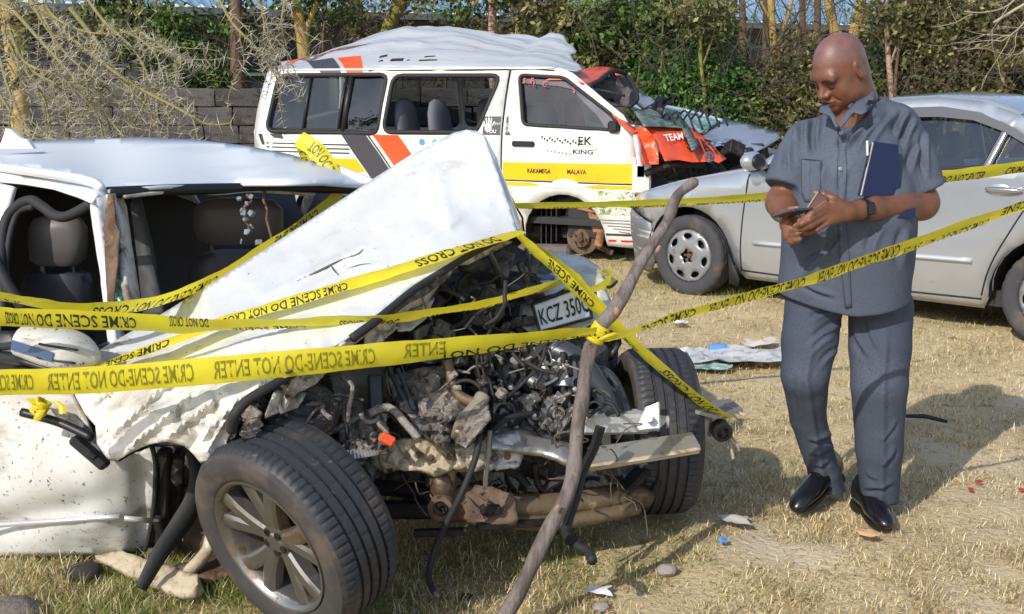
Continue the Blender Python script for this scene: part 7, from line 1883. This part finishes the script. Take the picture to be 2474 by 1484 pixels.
# shoes
def shoe(heel, toe, nm='shoe'):
    d = (toe - heel); L = d.length; f = d.normalized(); s = f.cross(Vector((0, 0, 1))).normalized(); u = s.cross(f).normalized()
    RM_ = Matrix((s, f, u)).transposed()
    P = lambda a, b, c: heel + s * a + f * (b * L) + u * c
    fd = Field(np.minimum(heel, toe) - .12, np.maximum(heel, toe) + .14, .005)
    fd.ell(P(0, .12, .045), (.036, .055, .05), RM_, .02); fd.ell(P(0, .42, .045), (.038, .09, .045), RM_, .03); fd.ell(P(0, .72, .032), (.044, .075, .032), RM_, .03); fd.ell(P(0, .90, .022), (.034, .045, .022), RM_, .02)
    fd.ell(P(0, .22, .09), (.036, .06, .05), RM_, .03)
    fd.cut(P(0, 0, .006), -u, np.minimum(heel, toe) - .12, np.maximum(heel, toe) + .14)
    V, F = fd.mesh(); V = soften(V, F, 2)
    o = link(nm, npmesh(nm, V, F), leather_blk, man, world=True, smooth=180)
    m = MB(); rows = []
    out = [(.0, -.02), (.030, .02), (.036, .15), (.034, .4), (.045, .7), (.040, .88), (.018, 1.0), (-.018, 1.0), (-.040, .88), (-.045, .7), (-.034, .4), (-.036, .15), (-.030, .02)]
    m.prism([P(a, b, .012) for a, b in out], -u * .012)
    m.prism([P(a, b, .0) for a, b in [(.03, .0), (.036, .15), (.034, .27), (-.034, .27), (-.036, .15), (-.03, .0)]], -u * .018)
    m.build('sole', M('shoe_sole', lin((20, 20, 22)), .6), o, world=True, smooth=30)
    MB().tube([P(.036, .62, .052), P(.02, .60, .066), P(0, .59, .071), P(-.02, .60, .066), P(-.036, .62, .052)], .0025, 5).build('toe_seam', M('shoe_seam', lin((60, 60, 64)), .5), o, world=True, smooth=180)
tR = gnd(1922, 1238, .016); hR_ = at(2024, 1168, 4.13); hR_.z = max(hR_.z, .09)
shoe(hR_, tR)
tL = gnd(2142, 1282, .016); hL_ = Vector((tL.x - .02, tL.y + .275, .022))
shoe(hL_, tL)
# watch on the left wrist
wa = (elL - wrL).normalized(); wc = lerp(wrL, elL, .02)
MW = Matrix.Translation(wc) @ frame(wa).to_4x4()
MB().lathe([(.0325, -.012), (.0365, -.011), (.0365, .011), (.0325, .012)], 28, MW).build('watch', black_plastic, man, world=True, smooth=40)
dv = (CAMV - wc).normalized(); dv = (dv - wa * dv.dot(wa)).normalized()
WR = Matrix((wa, wa.cross(dv) * -1, dv)).transposed()
MB().box(wc + dv * .038, (.034, .040, .010), WR, .003).build('watch_case', M('watch_case', lin((24, 26, 30)), .12, .4), man, world=True)
# ---------- things he carries
folder = thing('folder', 'navy blue folder clamped under the left arm of the man', 'folder', (1.31, 3.78, 1.1))
navy = M('navy_cover', lin((18, 36, 78)), .5, layers=((lin((15, 30, 66)), 5, .5, .7),), bump=(.2, 80, .002))
fq = [at(2113, 343, 3.745), at(2170, 350, 3.77), at(2176, 440, 3.785), at(2178, 478, 3.79), at(2130, 478, 3.75), at(2083, 474, 3.705)]
MB().prism(fq, (.004, .022, 0)).build('cover', navy, folder, world=True, smooth=20)
MB().prism([at(2190, 508, 3.76), at(2212, 504, 3.77), at(2212, 524, 3.77), at(2168, 526, 3.75)], (.004, .02, 0)).build('cover_corner', navy, folder, world=True)
MB().prism([at(2109, 345, 3.757), at(2113, 345, 3.762), at(2085, 473, 3.722), at(2080, 472, 3.717)], (.002, .016, 0)).build('pages', M('paper_edge', lin((226, 222, 212)), .8), folder, world=True)
MB().prism([at(2103, 348, 3.768), at(2107, 347, 3.770), at(2078, 474, 3.728), at(2072, 473, 3.722)], (.002, .010, 0)).build('back_cover', navy, folder, world=True)
pen = thing('pen', 'silver pen clipped upright beside the navy folder', 'pen', tuple(at(2094, 365, 3.76)))
MB().tube([at(2095, 340, 3.75), at(2096, 376, 3.745)], .0045, 8).build('clip', M('pen_silver', lin((205, 208, 210)), .3, .4), pen, world=True)
MB().tube([at(2096, 376, 3.752), at(2097, 420, 3.745)], .0042, 8).build('barrel', black_plastic, pen, world=True)
phone = thing('phone', 'dark phone lying flat in the right hand of the man', 'phone', tuple(at(1914, 516, 3.70)))
PR = frame((-.1, .25, 1), (.3, -1, 0))
MB().box(at(1914, 515, 3.705), (.075, .145, .009), PR, .003).build('case', M('phone_case', lin((62, 60, 62)), .35), phone, world=True)
MB().box(at(1914, 513, 3.704) + Vector((0, 0, .002)), (.066, .134, .004), PR, .001).build('screen', M('phone_screen', lin((84, 84, 88)), .12), phone, world=True)
wal = thing('wallet_case', 'open brown leather phone cover held between thumb and fingers', 'wallet', tuple(at(1970, 495, 3.65)))
brown = M('brown_leather', lin((92, 54, 44)), .5, layers=((lin((72, 42, 36)), 8, .5, .7),), bump=(.3, 70, .002))
MB().prism([at(1976, 463, 3.665), at(1998, 482, 3.655), at(1966, 530, 3.635), at(1938, 521, 3.655)], (.006, .010, .002)).build('cover', brown, wal, world=True, smooth=20)
MB().prism([at(1974, 464, 3.667), at(1977, 466, 3.664), at(1941, 522, 3.652), at(1937, 521, 3.656)], (.0, -.003, .003)).build('edge', M('leather_edge', lin((140, 112, 100)), .6), wal, world=True)
lany = thing('blue_tag', 'small blue cloth tag hanging below the hands of the man', 'tag', tuple(at(1904, 575, 3.8)))
MB().prism([at(1905, 566, 3.80), at(1912, 568, 3.80), at(1908, 582, 3.79), at(1900, 580, 3.79)], (0, .006, 0)).build('cloth', M('blue_cloth', lin((30, 44, 160)), .7), lany, world=True)

# ================================================================ STAKE, TAPES, LITTER
stick_bark = M('stake_bark', lin((124, 115, 112)), .9, layers=((lin((88, 78, 74)), 7, .45, .68, 5, (3, 3, .6)), (lin((150, 136, 124)), 16, .6, .75), (lin((72, 62, 56)), 34, .62, .74)), bump=(.9, 40, .01, (2, 2, .5)))
fresh_wood = M('fresh_wood', lin((152, 120, 94)), .8, layers=((lin((170, 122, 80)), 14, .5, .7),))
stk = thing('wooden_stake', 'crooked grey branch stake stuck in the grass with yellow tape knotted round it', 'stake', tuple(gnd(1222, 1478)))
sp = [(1214, 1500, 3.02), (1262, 1410, 3.04), (1322, 1290, 3.06), (1370, 1190, 3.08), (1392, 1090, 3.10), (1404, 980, 3.13), (1412, 900, 3.15), (1440, 815, 3.18), (1480, 748, 3.22), (1534, 660, 3.28), (1578, 590, 3.33), (1612, 530, 3.38), (1640, 470, 3.42), (1676, 440, 3.46)]
P = pxpath(sp, 8); n = len(P)
m = MB(); r_ = np.random.default_rng(2)
Q = [p + Vector((math.sin(i * .31), 0, math.cos(i * .23))) * .004 for i, p in enumerate(P)]
m.tube(Q, [(lerp(.0225, .0175, i / n) if i < n * .75 else lerp(.018, .016, i / n)) * (1 + .05 * math.sin(i * .5) + .03 * math.sin(i * 1.13)) + .003 * math.exp(-((i - n * .60) / 4) ** 2) for i in range(n)], 12)
m.build('shaft', stick_bark, stk, world=True, smooth=180)
m = MB()
for x, y, Y in ((1346, 1228, 3.05), (1590, 602, 3.32)): m.ell(at(x, y, Y - .014), (.006, .004, .013), 10, 6, Matrix.Rotation(.5, 3, 'Y'))
m.ell(at(1490, 752, 3.19), (.010, .010, .014), 10, 6)
m.build('knot_scar', fresh_wood, stk, world=True, kind='stuff')
m = MB(); m.tube([at(1672, 442, 3.455), at(1682, 438, 3.47)], [.017, .010], 8); m.build('broken_end', fresh_wood, stk, world=True)

tape_m = M('barrier_tape', lin((247, 232, 62)), .35, layers=((lin((238, 214, 44)), 4, .5, .75), (lin((246, 236, 120)), 9, .64, .78)), trans=.5)
ink = M('tape_ink', lin((42, 40, 32)), .6)
ink_through = M('tape_ink_through', lin((142, 140, 40)), .6, trans=.3)
def tape(label, pts, texts=(), W=.075, sgn=1, n=14):
    """pts: (px, py, depth, visible width in picture units); texts: (from, to, words, mode, v0, height, ink), from/to in control point units"""
    C_ = [at(*p[:3]) for p in pts]
    P = smooth_path(C_, n); N_ = len(P)
    ws = []
    for i in range(N_):
        t = i / n; k = min(int(t), len(pts) - 2); f = t - k
        wv = lerp(pts[k][3], pts[k + 1][3], f); Yv = lerp(pts[k][2], pts[k + 1][2], f)
        ws.append(min(1.0, wv * Yv / 2750 / W))
    T, A, Vw = [], [], []
    for i, p in enumerate(P):
        t = (P[min(i + 1, N_ - 1)] - P[max(i - 1, 0)]).normalized(); v = (CAMV - p).normalized()
        a = v.cross(t).normalized(); vv = t.cross(a).normalized() * -1
        if vv.dot(v) < 0: vv = -vv
        th = math.acos(ws[i]) * sgn
        A.append(a * math.cos(th) + vv * math.sin(th)); Vw.append(vv)
    def pos(u, v, off=0.0):
        x = min(max(u * n, 0), N_ - 1.001); k = int(x); f = x - k
        p = lerp(P[k], P[k + 1], f); a = lerp(A[k], A[k + 1], f); w = lerp(Vw[k], Vw[k + 1], f)
        nn = a.cross(P[k + 1] - P[k]).normalized()
        if nn.dot(w) < 0: nn = -nn
        curl = .10 * W * (1 - 4 * v * v)
        wr_ = .0016 * math.sin(u * 4.1 + v * 4) + .0006 * math.sin(u * 11.7 - v * 7)
        return p + a * (v * W) + nn * (curl + wr_ + off)
    b = thing('barrier_tape', label, 'tape', tuple(P[N_ // 2]), group='yellow crime scene tapes')
    MB().grid([[pos(i / n, v) for v in (-.5, -.25, 0, .25, .5)] for i in range(N_)]).build('ribbon', tape_m, b, world=True, smooth=180)
    for (u0, u1, words_, mode, v0, h, im) in texts:
        V, F, w = text2d(words_, .0, .012, 1.0); h *= 1.2
        PP = []
        for x, y in V:
            s = x / w
            if mode == 'mir': u, v = lerp(u1, u0, s), v0 + (y - .5) * h
            elif mode == 'rot': u, v = lerp(u1, u0, s), v0 - (y - .5) * h
            else: u, v = lerp(u0, u1, s), v0 + (y - .5) * h
            PP.append(pos(u, v, .0016))
        MB().add(PP, F).build('lettering', im, b, world=True, smooth=None)
    return b
CS, DN, DC = 'CRIME SCENE', 'DO NOT ENTER', 'DO NOT CROSS'
FULL, FULLC = 'CRIME SCENE-DO NOT ENTER', 'CRIME SCENE DO NOT CROSS'
tape('wide tape across the front of the wreck from its mirror to the stake knot',
     [(-110, 930, 2.86, 64), (0, 924, 2.88, 64), (170, 921, 2.91, 66), (330, 911, 2.94, 67), (495, 897, 2.965, 68), (660, 882, 3.0, 66), (820, 867, 3.03, 62), (960, 853, 3.06, 57), (1090, 840, 3.09, 50), (1250, 822, 3.12, 36), (1380, 806, 3.14, 24), (1438, 800, 3.15, 18)],
     [(.0, 1.5, FULL, 'mir', .02, .52, ink_through), (1.68, 3.84, FULL, 'mir', .02, .55, ink_through), (4.12, 6.6, FULL, 'mir', .02, .55, ink_through), (7.1, 7.9, 'ENTER', 'mir', .1, .5, ink_through), (7.8, 10.8, 'CRIME SCENE DO NOT', 'rot', -.30, .40, ink)], sgn=1)
tape('twisted tape from the stake knot rising in front of the man to the right',
     [(1462, 820, 3.17, 8), (1530, 800, 3.18, 10), (1620, 768, 3.2, 16), (1720, 742, 3.22, 20), (1840, 708, 3.25, 22), (1960, 675, 3.3, 24), (2060, 640, 3.33, 26), (2180, 600, 3.37, 27), (2290, 560, 3.42, 26), (2400, 522, 3.47, 22), (2500, 488, 3.52, 20), (2600, 455, 3.56, 20)],
     [(1.2, 2.6, CS, 'rot', .12, .6, ink), (2.9, 4.8, FULL, 'rot', .14, .6, ink), (5.1, 6.9, FULL, 'rot', .1, .62, ink), (7.0, 8.9, FULL, 'rot', -.2, .5, ink), (9.1, 10.6, CS, 'rot', .3, .4, ink)], sgn=1)
tape('thin tape stretched low across the minibus and sedan towards the back of the man',
     [(1225, 498, 4.6, 13), (1360, 496, 4.7, 14), (1520, 493, 4.8, 16), (1680, 487, 4.95, 18), (1870, 474, 5.1, 20), (2060, 454, 5.25, 24), (2265, 429, 5.4, 28), (2380, 415, 5.5, 28), (2480, 402, 5.6, 28), (2600, 388, 5.7, 28)],
     [(.5, 1.7, FULL, 'up', -.26, .42, ink), (2.0, 2.9, FULL, 'up', -.26, .42, ink), (3.0, 4.0, FULL, 'up', -.28, .42, ink), (5.3, 6.0, CS, 'up', -.2, .5, ink), (6.05, 7.0, DN, 'up', -.2, .56, ink), (7.5, 8.6, CS, 'up', -.12, .5, ink)], sgn=1)
tape('tape lying up the folded bonnet of the wreck to its torn tip',
     [(200, 906, 3.28, 14), (280, 872, 3.30, 16), (400, 830, 3.32, 20), (540, 778, 3.34, 26), (640, 748, 3.36, 26), (760, 712, 3.38, 26), (860, 682, 3.40, 27), (980, 646, 3.44, 26), (1090, 610, 3.50, 22), (1180, 584, 3.6, 18), (1252, 562, 3.70, 14)],
     [(.8, 2.1, CS, 'rot', -.25, .42, ink), (2.9, 5.8, FULLC, 'rot', -.22, .48, ink), (7.2, 9.2, DC, 'rot', -.15, .5, ink)], sgn=-1)
tape('tape running straight down from the bonnet tip to the end bracket',
     [(1250, 566, 3.68, 14), (1300, 612, 3.66, 22), (1350, 656, 3.62, 26), (1420, 726, 3.58, 26), (1490, 790, 3.56, 26), (1560, 856, 3.58, 24), (1640, 925, 3.64, 22), (1710, 982, 3.72, 22), (1752, 1006, 3.78, 20)],
     [(1.6, 3.2, CS, 'rot', .2, .42, ink), (4.2, 4.8, 'DO NOT', 'rot', -.2, .4, ink), (5.5, 7.2, 'DO NOT CROSS', 'rot', .1, .5, ink)], sgn=1)
tape('slack second tape strand behind the straight one over the crushed wing',
     [(1268, 586, 3.98, 10), (1330, 620, 4.0, 14), (1390, 668, 3.98, 16), (1430, 712, 3.9, 16), (1480, 768, 3.8, 14), (1530, 822, 3.72, 12), (1610, 892, 3.7, 10), (1700, 976, 3.78, 10)],
     [(4.2, 6.2, CS, 'rot', 0, .5, ink)], sgn=1)
tape('tape wrapped round the crushed wing corner above the number plate',
     [(1360, 692, 4.02, 10), (1400, 700, 4.06, 12), (1440, 694, 4.12, 16), (1470, 676, 4.24, 18), (1462, 664, 4.45, 10)], (), sgn=1)
tape('middle tape from the left edge crossing the wing mirror to the engine bay',
     [(-110, 752, 3.08, 46), (0, 764, 3.10, 46), (100, 770, 3.12, 46), (330, 778, 3.16, 44), (430, 786, 3.18, 40), (560, 785, 3.2, 26), (700, 781, 3.22, 22), (820, 775, 3.24, 24), (950, 770, 3.28, 22), (1060, 752, 3.36, 18), (1180, 732, 3.5, 18), (1262, 708, 3.68, 18), (1350, 686, 3.9, 18)],
     [(1.15, 3.0, FULLC, 'rot', .02, .54, ink), (3.8, 4.6, DC, 'rot', .3, .42, ink), (5.0, 6.3, CS, 'rot', -.28, .42, ink), (7.0, 8.1, DC, 'rot', -.1, .5, ink), (8.6, 11.4, FULLC, 'rot', -.3, .42, ink)], sgn=1)
tape('sagging tape from the left edge through the windscreen opening to the far roof corner',
     [(-110, 700, 3.2, 22), (0, 716, 3.25, 22), (80, 730, 3.3, 22), (180, 744, 3.36, 26), (330, 738, 3.48, 28), (440, 708, 3.7, 24), (540, 660, 4.0, 20), (640, 598, 4.4, 22), (720, 548, 4.7, 24), (790, 496, 4.9, 28), (822, 466, 4.96, 30)],
     [(.5, 1.6, DC, 'rot', -.2, .5, ink), (3.3, 5.8, FULLC, 'rot', -.05, .55, ink), (7.2, 8.6, CS, 'rot', .1, .5, ink)], sgn=1)
tape('tape turned up over the far roof corner towards the minibus',
     [(826, 466, 4.98, 24), (812, 440, 5.0, 38), (796, 410, 5.02, 44), (778, 378, 5.04, 46), (756, 356, 5.06, 46), (722, 336, 5.1, 40)],
     [(.6, 4.2, 'SCENE DO NOT', 'up', 0, .55, M('tape_ink_olive', lin((92, 88, 30)), .6))], sgn=1)
tape('short bunched end of tape hanging under the roof corner strand', [(722, 340, 5.12, 12), (730, 362, 5.12, 22), (738, 386, 5.13, 22), (744, 402, 5.14, 12)], [(.5, 2.6, CS, 'up', 0, .6, ink)])
def tape_knot(label, c, R_, loc, ends=()):
    k = thing('tape_knot', label, 'tape knot', tuple(c))
    r_ = np.random.default_rng(int(R_ * 1e4))
    m = MB()
    for i in range(7):
        ax = Vector((.55, .1, .85)) + Vector(r_.normal(size=3)) * .22; fr_ = frame(ax)
        h0 = (i - 3) * R_ * .28
        P = [c + Vector((.5, 0, .8)) * h0 + fr_.col[0] * math.cos(a) * R_ * (.9 + .12 * r_.random()) + fr_.col[1] * math.sin(a) * R_ * .95 for a in np.linspace(0, 2 * math.pi, 15)]
        m.tube(P, R_ * .30, 7, sx=.7)
    m.build('wrap', tape_m, k, world=True, smooth=180)
    m = MB()
    for i in range(5):
        p = c + Vector((r_.normal() * R_ * .6, -R_ * 1.22, r_.normal() * R_ * .8)); m.ell(p, (R_ * .16, R_ * .05, R_ * .10), 8, 5, Matrix.Rotation(r_.random() * 3, 3, 'Y'))
    m.build('print_marks', ink, k, world=True, kind='stuff')
    for e in ends:
        m = MB(); P = pxpath(e, 5)
        m.grid([[p + Vector((-.012, .004, 0)), p + Vector((0, -.004, 0)), p + Vector((.012, .004, 0))] for p in P]); m.build('loose_end', tape_m, k, world=True, smooth=180)
tape_knot('yellow tape knot bound round the crooked stake', at(1444, 806, 3.17), .025, 0, [[(1452, 822, 3.14), (1470, 812, 3.13), (1490, 804, 3.14)]])
tape_knot('small yellow tape knot on the black lever of the white door', at(98, 984, 3.32), .022, 0, [[(100, 990, 3.29), (92, 1004, 3.28), (88, 1016, 3.28)], [(130, 970, 3.3), (148, 984, 3.29), (150, 1000, 3.28)], [(70, 962, 3.3), (80, 975, 3.3)]])

# ---------- litter on the grass
def crumpled(name, label, cat, x, y, w, d, mat, h=.012, seed=1, n=14, rot=0.0, fl=.9):
    c = gnd(x, y); r_ = np.random.default_rng(seed)
    t = thing(name, label, cat, (c.x, c.y, 0))
    rows = []
    for i in range(n):
        row = []
        for j in range(n):
            u, v = i / (n - 1) - .5, j / (n - 1) - .5
            k = 1 + .35 * vnoise(np.array([[math.atan2(v, u) * 1.3, seed, 0]]), 1, seed)[0]
            a, b = u * w * k, v * d * k
            z = .014 + h * (1 + float(fbm(np.array([[a * 30, b * 30, seed]]), .5, seed, 3)[0]))
            row.append((c.x + a * math.cos(rot) - b * math.sin(rot), c.y + a * math.sin(rot) + b * math.cos(rot), z))
        rows.append(row)
    MB().grid(rows).build('sheet', mat, t, world=True, smooth=40)
    return t
plastic = M('grey_plastic_sheet', lin((206, 206, 204)), .35, layers=((lin((160, 164, 164)), 16, .48, .6), (lin((232, 234, 234)), 26, .58, .7)), coat=.3)
shards = M('glass_crumbs', lin((168, 192, 188)), .2, layers=((lin((120, 160, 156)), 14, .5, .62), (lin((214, 226, 222)), 30, .58, .66)), coat=.4)
crumpled('plastic_sheet', 'crumpled pale plastic sheet lying on the grass beside the man', 'plastic sheet', 1780, 872, .62, .34, plastic, .022, 3)
crumpled('glass_patch', 'patch of greenish glass crumbs near the blue bottle', 'glass', 1700, 893, .26, .16, shards, .010, 5)
crumpled('paper_scrap', 'white paper scrap on the straw behind the tape', 'paper', 1636, 786, .10, .10, M('white_paper', lin((232, 228, 226)), .8), .02, 6, 8)
crumpled('pale_rag', 'pale rag fluttering at the far edge of the plastic sheet', 'rag', 1838, 838, .20, .18, M('pale_rag', lin((206, 196, 186)), .9), .02, 7, 9)
crumpled('paper_scrap', 'small white paper scrap right of the stake foot', 'paper', 1444, 1442, .07, .05, M('white_paper'), .008, 8, 8)
crumpled('paper_scrap', 'torn pale wrapper between the stake and the shoes', 'paper', 1775, 1272, .10, .10, M('pale_rag'), .012, 9, 8)
crumpled('dry_leaf', 'curled dry brown leaf below the shoes of the man', 'leaf', 2088, 1306, .07, .05, M('dry_leaf', lin((206, 168, 124)), .8), .012, 10, 7)
bot = thing('bottle', 'small blue plastic bottle on the grass by the glass crumbs', 'bottle', tuple(gnd(1736, 853)))
MB().lathe([(.001, -.06), (.024, -.058), (.027, -.05), (.026, -.02), (.027, .02), (.025, .04), (.012, .055), (.011, .07), (.001, .07)], 16, Matrix.Translation((0, 0, .03)) @ frame((1, .15, .05)).to_4x4()).build('body', M('blue_plastic', lin((92, 150, 214)), .15, coat=.5), bot, smooth=40)
MB().lathe([(.001, .068), (.014, .068), (.014, .085), (.001, .085)], 12, Matrix.Translation((0, 0, .03)) @ frame((1, .15, .05)).to_4x4()).build('cap', M('bottle_cap', lin((230, 232, 236)), .4), bot)
def stone(label, x, y, r, seed, mat, sq=(1, .8, .55), nm='stone'):
    c = gnd(x, y); bb = bmesh.new(); bmesh.ops.create_icosphere(bb, subdivisions=2, radius=r)
    for v in bb.verts:
        v.co *= 1 + .22 * float(fbm(np.array([v.co[:]]) / r, 1.1, seed, 2)[0]); v.co = Vector((v.co.x * sq[0], v.co.y * sq[1], v.co.z * sq[2]))
    me = bpy.data.meshes.new(nm); bb.to_mesh(me); bb.free()
    o = link(nm, me, mat, smooth=60); o.location = (c.x, c.y, r * sq[2] * .6); tag(o, label, nm.replace('_', ' '))
grey_st = M('field_stone', lin((150, 142, 134)), .95, layers=((lin((116, 108, 102)), 14, .5, .7),), bump=(.8, 40, .01))
stone('rounded grey stone on the straw right of the stake', 1610, 1386, .036, 1, grey_st)
stone('small pale stone beside the foot of the stake', 1452, 1474, .028, 2, grey_st)
stone('brown stone at the bottom left corner of the picture', 25, 1486, .075, 3, M('slab_stone'), (1.3, .8, .45))
stone('little dark clod between the wreck tyre and the stake', 1128, 1448, .022, 4, M('dark_clod', lin((48, 44, 42)), .9), nm='clod')
stone('dark lump behind the torn sill of the wreck', 205, 1398, .06, 5, M('dark_clod'), nm='clod')
red = M('red_plastic', lin((178, 34, 50)), .4)
for k, (x, y, lab) in enumerate(((2364, 1170, 'red chip of lamp plastic, upper of the pair on the bare earth'), (2345, 1190, 'red chip of lamp plastic, lower of the pair on the bare earth'), (2470, 1190, 'red chip of lamp plastic nearest the right edge'))):
    c = gnd(x, y); o = MB().box((0, 0, 0), (.03, .018, .006), Matrix.Rotation(.3 + k, 3, 'Z'), .002).build('lamp_chip', red); o.location = (c.x, c.y, .012); tag(o, lab, 'plastic chip', 'red lamp chips on the earth')
c1_, c2_ = gnd(2180, 1016), gnd(2288, 1030)
o = MB().tube([Vector((0, 0, 0)), (c2_ - c1_) * .5 + Vector((0, 0, .012)), c2_ - c1_], [.008, .011, .008], 6).build('trim_strip', black_rub, smooth=180); o.location = c1_ + Vector((0, 0, .022)); tag(o, 'dark strip of car trim lying in the shadow behind the man', 'trim strip')
for k, (x, y, lab) in enumerate(((1746, 1322, 'blue wrapper chip in the straw right of the stake'), (230, 1386, 'white plastic fragment under the torn sill'))):
    c = gnd(x, y); o = MB().box((0, 0, 0), (.03, .022, .014), Matrix.Rotation(.7 + k, 3, (1, 1, 1)), .003).build('plastic_fragment', M('blue_plastic') if k == 0 else M('white_paper')); o.location = (c.x, c.y, .025); tag(o, lab, 'fragment')
